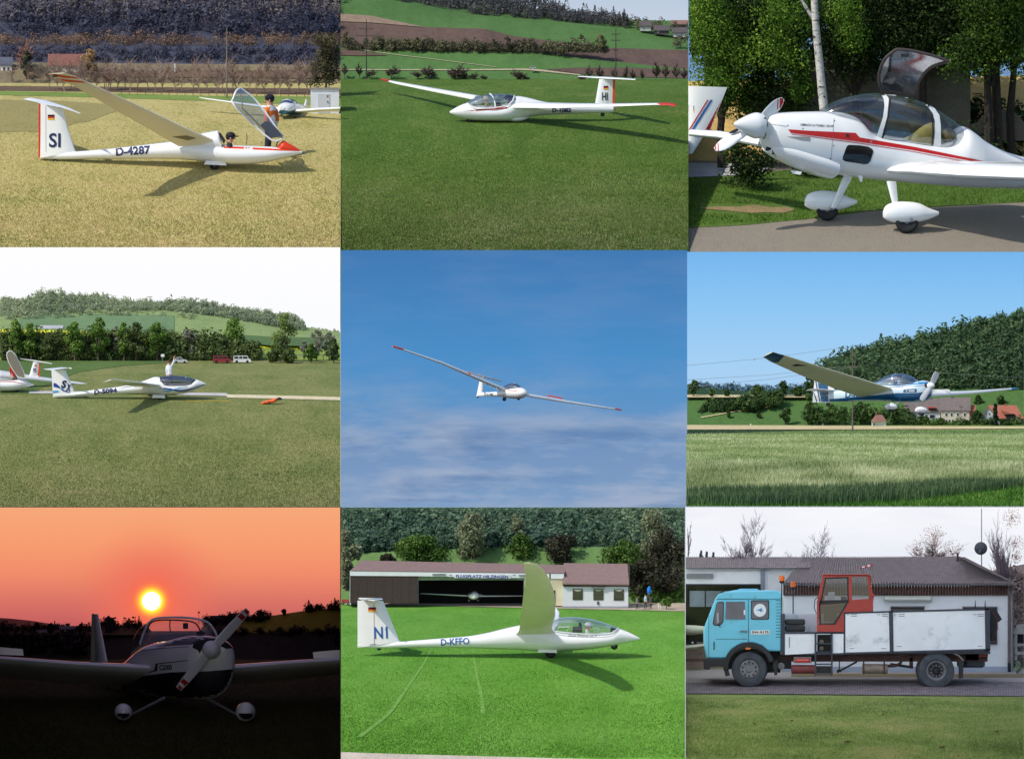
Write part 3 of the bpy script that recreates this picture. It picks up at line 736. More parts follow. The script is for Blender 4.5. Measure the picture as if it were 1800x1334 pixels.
def small_motorglider(T):
    w = T.gw(622); r = thing(T, 'motor_glider', 'white and teal motor glider parked near the shed, facing the camera', 'aircraft', (1530, 622, w))
    TEAL = pm('teal_paint', (30, 84, 98), .35, .05, coat=.3)
    b = MB(T).loftw([(w-70, 1490, 583, 16, 14, 14), (w-60, 1494, 580, 34, 24, 22), (w-10, 1510, 570, 45, 30, 30), (w+60, 1532, 566, 44, 32, 32), (w+180, 1580, 570, 26, 22, 22), (w+330, 1620, 580, 8, 10, 12)]).build('fuselage', WHITE, r)
    MB(T).loftw([(w-72, 1491, 590, 26, 8, 14), (w-10, 1510, 584, 46, 8, 22), (w+60, 1532, 582, 45, 6, 22), (w+180, 1580, 586, 22, 4, 12)]).build('belly', TEAL, r)
    c = MB(T).loftw([(w-20, 1508, 552, 22, 8, 2), (w, 1512, 550, 34, 24, 4), (w+50, 1524, 548, 38, 26, 6), (w+100, 1540, 550, 30, 20, 6)]).build('canopy', glass('far_canopy', (120, 150, 165), .6), r)
    MB(T).tube([(1480, 552, w-2), (1492, 532, w), (1512, 525, w), (1532, 532, w), (1546, 552, w-2)], 2.5, 6).build('canopy_frame', WHITE, c)
    MB(T).wing([((1050, 515, w+160), (1052, 519, w+180), 5), ((1085, 522, w+150), (1090, 530, w+180), 8), ((1250, 546, w+60), (1262, 556, w+100), 12), ((1480, 578, w), (1490, 590, w+60), 16)]).build('wing', WHITE, r)
    MB(T).wing([((1550, 588, w-10), (1580, 596, w+60), 18), ((1680, 578, w-70), (1700, 592, w-20), 17), ((1792, 572, w-120), (1792, 590, w-80), 14)]).build('wing', WHITE, r)
    MB(T).wing([((1596, 585, w+320), (1618, 590, w+330), 6), ((1612, 525, w+330), (1628, 525, w+335), 4)]).build('fin', WHITE, r)
    MB(T).wing([((1560, 606, w+320), (1560, 612, w+360), 5), ((1634, 608, w+310), (1634, 615, w+350), 5)]).build('tailplane', WHITE, r)
    MB(T).tube([(1500, 600, w), (1462, 618, w-10)], [3, 2], 6).build('gear_leg', TEAL, r); MB(T).tube([(1530, 602, w), (1600, 616, w-10)], [3, 2], 6).build('gear_leg', TEAL, r)
    wheel(T, r, (1556, 625, w-16), 9, 8, hub=TEAL)
    p = MB(T); p.ell((1476, 578, w-78), (3, 30, 2.5), 8, 8, rot=Matrix.Rotation(R(30), 3, 'Z')); p.build('propeller', WHITE, r)
small_motorglider(T)

def glider_si():
    w0 = T.gw(893); wc = lambda u: w0+(1130-u)*.148
    r = thing(T, 'glider', 'white glider with orange nose and rudder lettered SI, canopy open', 'glider', (1130, 896, w0))
    st = [(214, 806, 836, 8), (300, 803, 842, 17), (400, 800, 841, 24), (600, 783, 839, 34), (800, 760, 838, 46), (930, 745, 840, 56), (1010, 742, 846, 64), (1100, 752, 856, 70),
          (1180, 764, 866, 74), (1300, 769, 867, 72), (1400, 773, 857, 62), (1490, 775, 838, 44), (1550, 784, 822, 26), (1592, 799, 810, 6)]
    b = MB(T).loft([s+(wc(s[0]),) for s in st]).build('fuselage', WHITE, r)
    dk = MB(T).loft([(u, a, 800, h, wc(u)) for u, a, h in ((880, 752, 30), (940, 738, 44), (1000, 722, 52), (1070, 703, 58), (1130, 692, 62), (1152, 693, 62))]+[(1168, 740, 800, 58, wc(1168))]).build('turtle_deck', WHITE, r)
    MB(T).loft([(1452, 778, 800, 26, wc(1452)), (1476, 758, 805, 36, wc(1476)), (1494, 743, 808, 39, wc(1494)), (1530, 760, 812, 32, wc(1530)), (1562, 778, 812, 20, wc(1562)), (1584, 794, 806, 8, wc(1584))]).build('nose_cap', ORANGE, r)
    MB(T).prism([(1152, 700), (1164, 702), (1190, 742), (1180, 762)], wc(1160)-40, wc(1160)+40).build('headrest', DARK, r)
    dm = 'side_stripe'
    decal(T, dm, [[(1178, 772), (1286, 776), (1286, 786), (1180, 782)], [(1332, 779), (1480, 787), (1575, 797), (1480, 795), (1332, 789)]], [b, dk], ORANGE, r)
    text(T, 'type_lettering', 'GB 34', 1290, 785, 8, [b], ORANGE, r)
    text(T, 'registration', 'D-4287', 612, 822, 41, [b], NAVY, r, width=182, rot=3.6, bold=.035)
    # near wing
    wn = wc(1040)-55
    wst = [((1150, 752, wn), (940, 773, wn+8), 30), ((975, 676, wn-130), (800, 690, wn-122), 26), ((800, 592, wn-260), (640, 600, wn-250), 22), ((600, 500, wn-410), (480, 506, wn-400), 17), ((450, 430, wn-520), (372, 446, wn-512), 12), ((400, 404, wn-560), (312, 424, wn-552), 9), ((345, 387, wn-600), (252, 391, wn-596), 4)]
    wg = MB(T).wing(wst, sub=2).build('wing', BOUNCE_TAN, r)
    decal(T, 'tip_stripe', [[(262, 391), (330, 399), (405, 410), (424, 417), (330, 412)], [(292, 414), (330, 419), (440, 431), (452, 439), (360, 434), (320, 427)]], [wg], ORANGE, r, 12)
    MB(T).ell((290, 404, wn-588), (17, 4, 5), 10, 6).build('wingtip_skid', BLACK, r)
    decal(T, 'inspection_panel', [[(905, 722), (985, 716), (1035, 730), (990, 742)]], [wg], pm('panel_grey', (130, 120, 88), .5, .1), r, 30)
    # far wing, down behind the fuselage
    MB(T).wing([((1150, 745, wc(1040)+55), (960, 750, wc(1040)+60), 28), ((1120, 755, wc(1040)+500), (990, 757, wc(1040)+520), 14)]).build('wing', WHITE, r)
    f = MB(T).wing([((400, 803, wc(310)), (212, 834, wc(310)), 26), ((362, 690, wc(300)), (214, 692, wc(300)), 20), ((325, 560, wc(290)), (214, 548, wc(290)), 15)]).build('fin', WHITE, r)
    MB(T).prism([(204, 548), (219, 548), (221, 832), (202, 832)], wc(210)-5, wc(210)+5).build('rudder', ORANGE, r)
    wt = wc(270)
    MB(T).wing([((165, 519, wt+260), (125, 525, wt+266), 5), ((250, 534, wt+120), (195, 540, wt+126), 9), ((330, 562, wt), (216, 549, wt+8), 13), ((380, 580, wt-90), (322, 568, wt-80), 9), ((424, 600, wt-180), (392, 590, wt-170), 4)]).build('tailplane', WHITE, r)
    flag(T, 252, 606, 287, 634, [f], r)
    text(T, 'fin_letters', 'SI', 258, 776, 72, [f], NAVY, r, width=62, bold=.02)
    decal(T, 'rudder_gap', [[(240, 560), (242, 560), (243, 830), (241, 830)]], [f], pm('gap_grey', (170, 172, 176), .6, .05), r, 60)
    MB(T).prism([(1086, 848), (1184, 852), (1196, 874), (1075, 868)], wc(1130)-50, wc(1130)-44).build('gear_door', WHITE, r, smooth=False)
    MB(T).prism([(1086, 848), (1184, 852), (1196, 874), (1075, 868)], wc(1130)+44, wc(1130)+50).build('gear_door', WHITE, r, smooth=False)
    wheel(T, r, (1130, 874, wc(1130)), 25, 34, hub=GREY); wheel(T, r, (292, 849, wc(292)), 12, 12, hub=GREY)
    MB(T).tube([(1560, 828, wc(1560)), (1592, 828, wc(1560))], 1.6, 6).build('pitot_tube', ORANGE, r)
    MB(T).tube([(1296, 765, wc(1300)), (1303, 735, wc(1300)), (1300, 705, wc(1300))], 1.6, 6).build('yaw_string_wire', DARK, r)
    # open canopy: hinged at the nose, standing up and leaning back
    co = bpy.data.objects.new('canopy', None); COL.objects.link(co); co.parent = r
    near = [(1485, 735, wc(1450)-34), (1430, 738, wc(1450)-44), (1300, 622, wc(1300)-62), (1228, 545, wc(1250)-46), (1230, 520, wc(1250)-40), (1246, 480, wc(1250)-24), (1262, 470, wc(1250))]
    far = [(1276, 472, wc(1250)+16), (1330, 512, wc(1300)+40), (1390, 580, wc(1400)+48), (1440, 650, wc(1420)+48), (1485, 722, wc(1450)+34)]
    loop = near+far; MB(T).tube([p[:3] for p in spline(loop+[loop[0]], 3)[:-1]], 5.0, 8, closed=True).build('canopy_frame', WHITE, co)
    # bulged shell between the two sides
    n = 9; A = spline([(1480, 733, -32), (1375, 690, -60), (1300, 625, -66), (1232, 548, -44), (1250, 478, -12)], 4); B = spline([(1484, 726, 32), (1445, 655, 58), (1395, 582, 58), (1330, 512, 40), (1264, 471, 10)], 4)
    gm_ = MB(T); rings = []
    for a, c in zip(A, B):
        a, c = Vector(a), Vector(c); bulge = Vector((14, -10, 0)); ring = []
        for i in range(n):
            t_ = i/(n-1); p = a.lerp(c, t_)+bulge*math.sin(math.pi*t_)*1.2; ring.append((p.x, p.y, wc(1350)+p.z))
        rings.append(ring)
    vs = [p for q in rings for p in q]; fs = [(i*n+j, i*n+j+1, (i+1)*n+j+1, (i+1)*n+j) for i in range(len(rings)-1) for j in range(n-1)]
    gm_.add(vs, fs).build('canopy_glass', glass('frosted_acrylic', (225, 232, 240), .74), co)
    MB(T).prism([(1372, 662), (1398, 640), (1425, 645), (1470, 690), (1484, 722), (1430, 730)], wc(1420)-42, wc(1420)+30).build('instrument_shroud', pm('shroud_grey', (66, 72, 84), .7, .08), co)
    MB(T).tube([(1275, 505, wc(1300)-30), (1278, 572, wc(1300)-52)], 3, 6).build('canopy_strut', GREY, co)
    MB(T).tube([(1278, 572, wc(1300)-60), (1375, 668, wc(1300)-62)], 4, 6).build('canopy_strut', GREY, co)
    MB(T).tube([(1470, 740, wc(1460)), (1455, 772, wc(1460))], 3, 6).build('hinge_arm', DARK, r)
    return r, wc
g1, wc = glider_si()
seated(T, 'pilot in a black cap sitting in the open cockpit of the orange nosed glider', 1218, 730, wc(1218), 3.3, 1, [SKIN, DARK, DARK, DARK], hat=(pm('black_cap', (26, 24, 26), .8, .1), 'cap'), hair=DARK)
wp = T.gw(888)+150
human(T, 'person', 'standing man in dark woolly hat and orange and white jacket behind the open canopy', dict(
    head=(1420, 530, wp), crown=(1420, 512, wp), neck=(1422, 556, wp), chest=(1428, 596, wp), waist=(1426, 650, wp), pelvis=(1420, 694, wp),
    shL=(1456, 588, wp+14), shR=(1404, 590, wp-26), elL=(1464, 640, wp+10), elR=(1404, 648, wp-46), wrL=(1440, 690, wp+40), wrR=(1450, 690, wp-50), haL=(1436, 704, wp+40), haR=(1454, 704, wp-50),
    hipL=(1420, 698, wp+20), hipR=(1416, 698, wp-20), knL=(1408, 786, wp+20), knR=(1414, 790, wp-24), anL=(1398, 868, wp+20), anR=(1412, 872, wp-24), toL=(1366, 880, wp+20), toR=(1378, 882, wp-28)),
    [SKIN, pm('white_jacket', (222, 220, 216), .8, .05), pm('dark_trousers', (36, 38, 52), .9, .1), BLACK, pm('orange_jacket', (216, 104, 30), .8, .08)], 3.3, hair=DARK, hat=(pm('navy_wool', (22, 22, 40), .95, .1), 'wool'), face=(-1, 0, -.1))
GR1 = leaf_mat('straw_blades', [(104, 108, 52), (140, 136, 76), (184, 168, 116), (150, 136, 86), (196, 170, 128)], .2, 1.3, streak=(.45, 1, 1))
grass(T, 'grass', 'dry straw and green grass around the orange nosed glider', 545, 1312, 90000, 10, 4.2, GR1, 1, far=.3)
# ================================================================ TILE 2 (top middle): glider HI on green grass
G[0] = 1.15
T = T2 = Tile(600, 0, 2.951, 40, 1302, 412, (-4, 1800))
ground(T, 'ground', ground_mat('spring_grass', [(.3, (50, 78, 24)), (.5, (72, 98, 36)), (.62, (98, 112, 56)), (.72, (70, 96, 34))], 1.4, 18, .6))
GF = ground_mat('green_field', [(.3, (62, 92, 50)), (.6, (80, 112, 62))], .8, 8, .4); BF = ground_mat('brown_field', [(.3, (74, 60, 56)), (.6, (98, 80, 72))], 2, 14, .5)
lA = [(-4, 412), (1800, 430)]; uA = [(-4, 250), (420, 264), (1000, 273), (1100, 285), (1300, 308), (1800, 362)]
slope(T, 'field', lA, uA, 3600, 3900, GF)
uB = [(-4, 112), (150, 118), (430, 142), (740, 150), (900, 190), (1100, 215), (1390, 250), (1800, 262)]
slope(T, 'field', uA, uB, 3900, 4200, BF)
uC = [(-4, -30), (150, -20), (260, 2), (700, 82), (1050, 106), (1450, 148), (1700, 190), (1800, 196)]
slope(T, 'field', uB, uC, 4200, 4550, GF)
slope(T, 'hill', uC, [(-4, -60), (900, 10), (1100, 80), (1400, 104), (1570, 106), (1700, 108), (1800, 114)], 4550, 4850, GF)
skyboard(T, -80, 440, [(0, (220, 228, 238)), (1, (188, 204, 226))], 4990, .95)
SAND = ground_mat('sandy_track', [(.3, (148, 140, 118)), (.6, (172, 160, 136))], 4, 20)
patch(T, 'track', [(30, 248), (140, 266), (320, 290.5), (420, 301), (800, 349)], [(30, 245), (140, 263), (320, 288), (420, 299), (800, 347)], (lA, uA, 3600, 3900), SAND)
patch(T, 'track', [(-4, 364), (600, 366), (960, 364), (1060, 374), (1240, 392)], [(-4, 360), (600, 361), (960, 357), (1060, 364), (1240, 387)], (lA, uA, 3600, 3900), SAND)
patch(T, 'ploughed_field', [(1070, 362), (1240, 384), (1400, 396), (1800, 408)], [(1070, 360), (1200, 352), (1500, 352), (1800, 368)], (lA, uA, 3600, 3900), BF)
patch(T, 'ploughed_field', [(-4, 288), (100, 290), (240, 288)], [(-4, 256), (100, 266), (240, 287)], (lA, uA, 3600, 3900), BF)
patch(T, 'field', [(-4, 112), (150, 118), (430, 142)], [(-4, 72), (150, 82), (430, 141)], (uB, uC, 4200, 4550), ground_mat('pale_stubble', [(.3, (118, 100, 88)), (.6, (140, 122, 104))], 3, 14))
HB = leaf_mat('budding_hedge', [(78, 76, 62), (96, 94, 74), (110, 110, 82), (124, 126, 92)], .4, 1.5)
wood_mass(T, 'hedge', 'long dark hedge crossing the brown field behind the glider HI', [(-4, 262), (1400, 272)], [(-4, 215), (600, 228), (900, 240), (1400, 250)], 3880, 3930, 420, 17, 60, .2, HB, 7, 0, u=(-4, 1385))
wood_mass(T, 'wood', 'dark leafless and conifer wood on the ridge above the green hill', [(250, 6), (700, 80), (1060, 104), (1400, 130), (1500, 140)], [(250, -40), (1000, -10), (1100, 30), (1250, 80), (1500, 100)], 4560, 4840, 800, 20, 60, .16, leaf_mat('ridge_wood', [(62, 64, 70), (80, 82, 86), (104, 102, 102), (120, 118, 112)], .4, 1), 8, .35, u=(240, 1480))
CON = leaf_mat('ridge_conifer', [(34, 42, 36), (48, 58, 46), (62, 70, 56)], 0, 3)
cpr = leafy(T, 'conifer', 'dark pointed conifer standing up from the ridge against the pale sky', 1000, 100, 4700, 115, 34, CON, 260, 6, .08, 9, 3, 'conifers on the ridge', shape='cone')
rnd = random.Random(9)
for u in (1030, 1055, 1090, 1120, 1150, 1172, 1215, 1278): dup(T, cpr, (u, 110+(u-1000)*.12, 4700), scale=rnd.uniform(.6, 1.0)*(1-(u-1000)/900))
dup(T, cpr, (1465, 148, 4600), scale=.74); dup(T, cpr, (1484, 150, 4600), scale=.7)
bt = bare(T, 'bare_tree', 'leafless bush at the far edge of the green airfield', 260, 404, 3590, 70, 1.4, 4, 5, 3, 'leafless bushes along the airfield edge', TWIGD, 3, .9, .15, .4, cat='bush', maxw=88)
for u, v, s in ((455, 410, 1.1), (585, 416, 1.3), (625, 416, .95), (400, 410, .7), (680, 416, .65), (745, 418, .5), (928, 420, .95), (965, 422, .5), (145, 404, .7), (1245, 424, .6)):
    dup(T, bt, (u, v, 3590), scale=s, rot=u)
b2 = bare(T, 'bare_tree', 'slender bare tree in the row below the dark field at the right', 1290, 420, 3600, 92, .6, 4, 4, 13, 'slender bare trees along the airfield edge', TWIGD, 2.6, .8, .4, 1, maxw=52)
for u, l_ in ((95, 'slender bare tree just left of the left power pole'), (15, 'slender bare tree at the left edge of the green field')): dup(T, b2, (u, 408, 3600), l_, .95, 'slender bare trees at the left', u)
for u in (1345, 1420, 1475, 1515, 1560, 1630, 1680, 1740, 1775): dup(T, b2, (u, 424, 3600+rnd.uniform(-5, 5)), scale=rnd.uniform(.7, 1.25), rot=u)
HT = leaf_mat('hedge_tree', [(90, 84, 60), (116, 108, 76), (134, 128, 88)], .1, 3)
for i, (u, v, h, wd) in enumerate(((1350, 262, 88, 76), (1245, 240, 60, 50), (860, 250, 62, 44), (395, 250, 56, 60), (30, 240, 80, 60), (996, 352, 44, 36))):
    leafy(T, 'field_tree', ['pale olive round tree at the right end of the hedge', 'greyish round tree left of the olive tree on the slope', 'dark small tree rising from the middle of the hedge', 'low olive tree rising from the left part of the hedge', 'dark tree at the far left end of the hedge', 'small bare round tree beside the parked grey car'][i], u, v, 3870 if v > 245 or i != 1 else 4300, h, wd, HT if i in (0, 3) else HB, 420, 5, .15, 7, 40+i)
HW = pm('farm_wall', (196, 192, 186), .8, .06); HR = pm('farm_roof', (84, 76, 76), .8, .12); HR2 = pm('farm_red_roof', (132, 100, 88), .8, .12)
house(T, 'farmhouse with a grey roof and white gable on the right slope', 1722, 1790, 190, 172, 150, 4480, 60, HW, HR, wins=((1735, 1741, 176, 184), (1760, 1766, 176, 184)))
house(T, 'low dark barn left of the white gabled farmhouse', 1625, 1700, 176, 160, 138, 4500, 50, HR, HR, name='barn', cat='barn', wins=((1640, 1646, 164, 170),))
house(T, 'small house with a steep dark roof left of the low dark barn', 1550, 1605, 158, 138, 116, 4520, 40, HW, HR, wins=((1565, 1571, 143, 151),))
house(T, 'reddish roofed farm shed at the right end of the ridge', 1715, 1795, 140, 128, 112, 4700, 40, HR, HR2, name='shed', cat='shed', wins=((1740, 1746, 131, 136),))
leafy(T, 'bush', 'dark bushes below the white gabled farmhouse', 1760, 245, 4230, 60, 130, HB, 500, 5, .1, 9, 61, cat='bush', clip=(1690, 1798))
wood_mass(T, 'shrubs', 'scattered shrubs on the ridge around the farm roofs', [(1400, 150), (1798, 160)], [(1400, 100), (1798, 120)], 4560, 4700, 60, 13, 50, .2, HB, 17, 0, u=(1400, 1796))
PW = pm('dark_pole', (58, 54, 54), .8, .15)
pole(T, 'dark power pole with two crossarms at the left above the wingtip', 130, 408, 3500, 102, 3.2, PW, ((152, 36), (188, 54)))
pole(T, 'dark power pole with three crossarms right of the glider tail', 1424, 400, 3500, 150, 3.2, PW, ((180, 22), (212, 24), (262, 14)))

def tiny_car(T, label, u, v, w, L, H, paint, glassm, kind='car', flip=1, cat='car'):
    r = thing(T, 'parked_'+kind, label, cat, (u, v, w)); f = flip; h = H; x = lambda a: u+f*(a-.5)*L; y = lambda b: v-b*h
    if kind == 'van': body = [(0, .12), (0, .55), (.02, .9), (.06, 1), (.8, 1), (.87, .62), (.97, .5), (1, .38), (1, .12)]; win = [(.05, .62), (.07, .9), (.77, .9), (.83, .62)]
    else: body = [(0, .18), (0, .5), (.03, .62), (.12, .66), (.22, .96), (.3, 1), (.55, 1), (.7, .66), (.93, .56), (1, .42), (1, .18)]; win = [(.17, .64), (.25, .9), (.54, .92), (.66, .64)]
    dp = L*.42
    MB(T).prism([(x(a), y(b)) for a, b in body], w-dp/2, w+dp/2).build('body', paint, r, smooth=False)
    m = MB(T); m.prism([(x(a), y(b)) for a, b in win], w-dp/2-1.5, w+dp/2+1.5); m.build('windows', glassm, r, smooth=False)
    for q in ((.3, .34), (.52, .55)):
        MB(T).box(min(x(q[0]), x(q[1])), max(x(q[0]), x(q[1])), y(.93), y(.62), w-dp/2-2.2, w-dp/2).build('pillar', paint, r, smooth=False)
    for a in (.2, .8): wheel(T, r, (x(a), y(.2), w-dp/2+3), h*.2, 8, hub=GREY)
    for a in (.2, .8): wheel(T, r, (x(a), y(.2), w+dp/2-3), h*.2, 8, hub=GREY)
    MB(T).box(min(x(.975), x(1.005)), max(x(.975), x(1.005)), y(.52), y(.42), w-dp/2-1, w-dp/2+8).build('headlight', GALV, r, smooth=False)
    MB(T).box(min(x(-.005), x(.02)), max(x(-.005), x(.02)), y(.54), y(.42), w-dp/2-1, w-dp/2+8).build('tail_light', RED, r, smooth=False)
    return r
tiny_car(T, 'small silver car parked on the sandy track on the hillside', 993, 360, 3680, 34, 17, pm('silver_paint', (190, 194, 198), .3, .04, coat=.5), DARK)

def glider_hi():
    w0 = T.gw(632); wc = lambda u: w0+(u-820)*.02
    r = thing(T, 'glider', 'white two-seat glider lettered HI with both wings level on green grass', 'glider', (820, 632, w0))
    st = [(562, 580, 588, 4), (600, 556, 606, 26), (650, 536, 620, 46), (700, 546, 627, 58), (760, 550, 630, 64), (830, 546, 631, 66), (880, 520, 630, 66), (905, 500, 627, 62), (950, 504, 617, 52), (1000, 516, 604, 44), (1060, 530, 598, 36), (1150, 538, 594, 30), (1300, 545, 589, 22), (1412, 552, 584, 12)]
    b = MB(T).loft([s+(wc(s[0]),) for s in st]).build('fuselage', WHITE, r)
    MB(T).loft([(860, 612, 626, 20, wc(860)), (900, 604, 634, 40, wc(900)), (940, 606, 630, 30, wc(940)), (985, 600, 608, 8, wc(985))]).build('gear_fairing', WHITE, r)
    cn = MB(T).loft([(646, 534, 556, 16, wc(650)), (690, 510, 575, 42, wc(690)), (750, 492, 575, 54, wc(750)), (810, 487, 575, 58, wc(810)), (870, 490, 570, 58, wc(870)), (900, 497, 560, 54, wc(900))]).build('canopy', GLASS, r)
    fr = lambda pts: [(u, v, wc(u)+w) for u, v, w in pts]
    MB(T).tube(fr([(800, 556, -60), (796, 530, -56), (786, 504, -40), (775, 491, -16), (770, 488, 0), (775, 491, 16), (786, 504, 40), (796, 530, 56), (800, 556, 60)]), 4, 6).build('canopy_frame', WHITE, cn)
    MB(T).tube(fr([(652, 536, -24), (672, 555, -44), (704, 566, -56), (790, 562, -64), (862, 548, -64)]), 3.4, 6).build('canopy_sill', WHITE, cn)
    MB(T).tube(fr([(865, 548, -62), (888, 525, -60), (896, 505, -46), (898, 496, 0)]), 3.4, 6).build('canopy_frame', WHITE, cn)
    MB(T).prism([(668, 545), (700, 540), (712, 562), (690, 562)], wc(680)-22, wc(680)+22).build('instrument_panel', DARK, r)
    MB(T).prism([(806, 520), (822, 518), (830, 552), (800, 552)], wc(810)-26, wc(810)+26).build('instrument_panel', DARK, r)
    MB(T).prism([(868, 500), (893, 502), (888, 545), (862, 545)], wc(880)-40, wc(880)+40).build('headrest', DARK, r)
    decal(T, 'side_stripe', [[(690, 571), (760, 565), (858, 556), (862, 564), (760, 572), (700, 577)], [(630, 578), (690, 572), (690, 575)]], [b], pm('stripe_red', (176, 44, 40), .4, .1), r, 25)
    text(T, 'registration', 'D-1082', 1094, 583, 22, [b], NAVY, r, width=98, bold=.03)
    wn = wc(960)-58
    wg = MB(T).wing([((878, 560, wn), (1090, 536, wn+10), 26), ((1120, 562, wn-180), (1290, 538, wn-170), 20), ((1400, 554, wn-380), (1520, 537, wn-370), 12), ((1625, 545, wn-560), (1690, 535, wn-550), 7), ((1700, 547, wn-610), (1724, 538, wn-604), 4), ((1733, 553, wn-630), (1737, 549, wn-628), 2)]).build('wing', WHITE, r)
    MB(T).wing([((1622, 546.5, wn-558), (1692, 534, wn-549), 8.5), ((1700, 548, wn-610), (1726, 537.5, wn-604), 6.5), ((1735, 554, wn-632), (1739, 549, wn-630), 4)]).build('wingtip', RED, r)
    w2 = MB(T).wing([((690, 520, wc(700)+50), (730, 500, wc(700)+80), 22), ((470, 476, wc(700)+500), (500, 460, wc(700)+520), 12), ((280, 436, wc(700)+900), (298, 425, wc(700)+915), 7), ((208, 414, wc(700)+1040), (214, 411, wc(700)+1045), 3)]).build('wing', WHITE, r)
    MB(T).wing([((243, 425, wc(700)+968), (254, 416, wc(700)+980), 8), ((206, 415, wc(700)+1042), (212, 410, wc(700)+1047), 5)]).build('wingtip', RED, r)
    f = MB(T).wing([((1314, 552, wc(1360)), (1418, 580, wc(1360)), 18), ((1338, 412, wc(1360)), (1418, 410, wc(1360)), 12)]).build('fin', WHITE, r)
    MB(T).prism([(1409, 414), (1421, 414), (1417, 578), (1404, 578)], wc(1410)-5, wc(1410)+5).build('rudder', pm('rudder_orange', (206, 74, 28), .4, .05), r)
    wt = wc(1380)
    MB(T).wing([((1228, 399, wt+200), (1232, 396, wt+240), 4), ((1345, 408, wt), (1420, 402, wt+20), 8), ((1525, 416, wt-200), (1530, 411, wt-150), 4)]).build('tailplane', WHITE, r)
    flag(T, 1360, 447, 1384, 466, [f], r)
    text(T, 'fin_letters', 'HI', 1352, 521, 40, [f], pm('black_lettering', (30, 34, 36), .5, .05), r, width=30)
    wheel(T, r, (664, 624, wc(664)), 15, 18, hub=GREY); wheel(T, r, (905, 622, wc(905)), 16, 22, hub=GREY); wheel(T, r, (1355, 596, wc(1355)), 11, 10, hub=GREY)
    return wc
wc = glider_hi()
seated(T, 'front pilot in a pale sun hat inside the glider HI', 750, 520, wc(750), 2.1, -1, [SKIN, pm('khaki_shirt', (176, 160, 120), .9, .1), DARK, DARK], hat=(pm('sun_hat', (206, 196, 164), .9, .05), 'brim'))
seated(T, 'rear passenger in dark clothes and dark cap inside the glider HI', 862, 514, wc(862), 2.1, -1, [SKIN, pm('navy_shirt', (44, 50, 74), .9, .1), DARK, DARK], hat=(pm('dark_cap', (38, 40, 56), .9, .1), 'cap'), hair=DARK)
GR2 = leaf_mat('spring_blades', [(48, 76, 24), (68, 96, 36), (92, 112, 56), (124, 132, 84)], .25, .9, streak=(.3, 1, 1))
grass(T, 'grass', 'short green airfield grass around the glider HI', 470, 1302, 90000, 9, 4.2, GR2, 2, far=.3)
grass(T, 'grass', 'olive tinted nearer half of the airfield grass below the glider HI', 700, 1302, 60000, 10, 4.2, leaf_mat('olive_blades', [(90, 100, 48), (112, 122, 64), (136, 138, 86), (160, 158, 118)], .25, 1.1, streak=(.3, 1, 1)), 22, far=.3, keep=lambda U, V: np.random.default_rng(5).uniform(size=len(V)) < (V-680)/450)
# ================================================================ TILE 3 (top right): motor glider with red stripe under trees
G[0] = 1.55
T = T3 = Tile(1210, 0, 3.005, 40, 1336, 850, (-1, 1790), D=2400.)
ASPH = ground_mat('worn_asphalt', [(.32, (84, 78, 70)), (.5, (124, 116, 104)), (.7, (112, 102, 88))], 3, 60, .85, bump=.9)
ground(T, 'ground', ASPH)
def blades_zone(U, V): return (V < np.interp(U, [0, 600, 900, 1300, 1790], [1195, 1165, 1120, 1090, 1070])) & ~((V > 1080) & (V < 1135) & (U > 60) & (U < 560)) & ~((U < 330) & (V < 940))
sheet(T, 'lawn', [(-1, 1205), (300, 1190), (700, 1150), (1000, 1110), (1790, 1068)], [(-1, 935), (330, 925), (500, 900), (1790, 880)], ground_mat('shaded_lawn', [(.3, (44, 66, 22)), (.6, (72, 92, 38))], 2, 20))
sheet(T, 'dirt_patch', [(60, 1103), (130, 1110), (230, 1118), (330, 1128), (420, 1124), (500, 1128), (560, 1112)], [(60, 1101), (150, 1092), (260, 1096), (340, 1084), (440, 1098), (520, 1094), (560, 1110)], ground_mat('dry_dirt', [(.3, (84, 78, 50)), (.6, (122, 104, 74))], 4, 30), lift=7)
GB3 = leaf_mat('lawn_blades', [(38, 62, 14), (58, 86, 24), (86, 116, 38), (110, 134, 56)], .25, 1.2)
grass(T, 'grass', 'short lawn between the asphalt and the trees behind the red striped aircraft', 905, 1200, 26000, 20, 5, GB3, 3, keep=blades_zone)
sheet(T, 'path', [(-1, 940), (330, 925), (420, 905)], [(-1, 862), (330, 872), (420, 886)], ground_mat('grey_path', [(.3, (128, 126, 128)), (.6, (160, 158, 158))], 3, 20), lift=8)
slope(T, 'wheat_field', [(-1, 850), (1790, 850)], [(-1, 430), (1790, 400)], 2400, 2900, ground_mat('ripe_wheat', [(.3, (136, 112, 66)), (.6, (184, 156, 100))], 6, 40, .6))
skyboard(T, -120, 860, [(0, (150, 185, 225)), (1, (110, 160, 220))], 3600, .8)
WG = ground_mat('rough_grey_render', [(.3, (70, 69, 60)), (.6, (92, 89, 78))], 2, 20, .4)
r = thing(T, 'garden_wall', 'grey rendered building wall behind the open canopy door', 'wall', (1100, 900, 2250))
MB(T).box(560, 1490, 330, 905, 2250, 2330).build('wall', WG, r, smooth=False)
MB(T).box(545, 1505, 318, 331, 2238, 2345).build('coping', pm('coping_stone', (120, 112, 104), .8, .1), r, smooth=False)
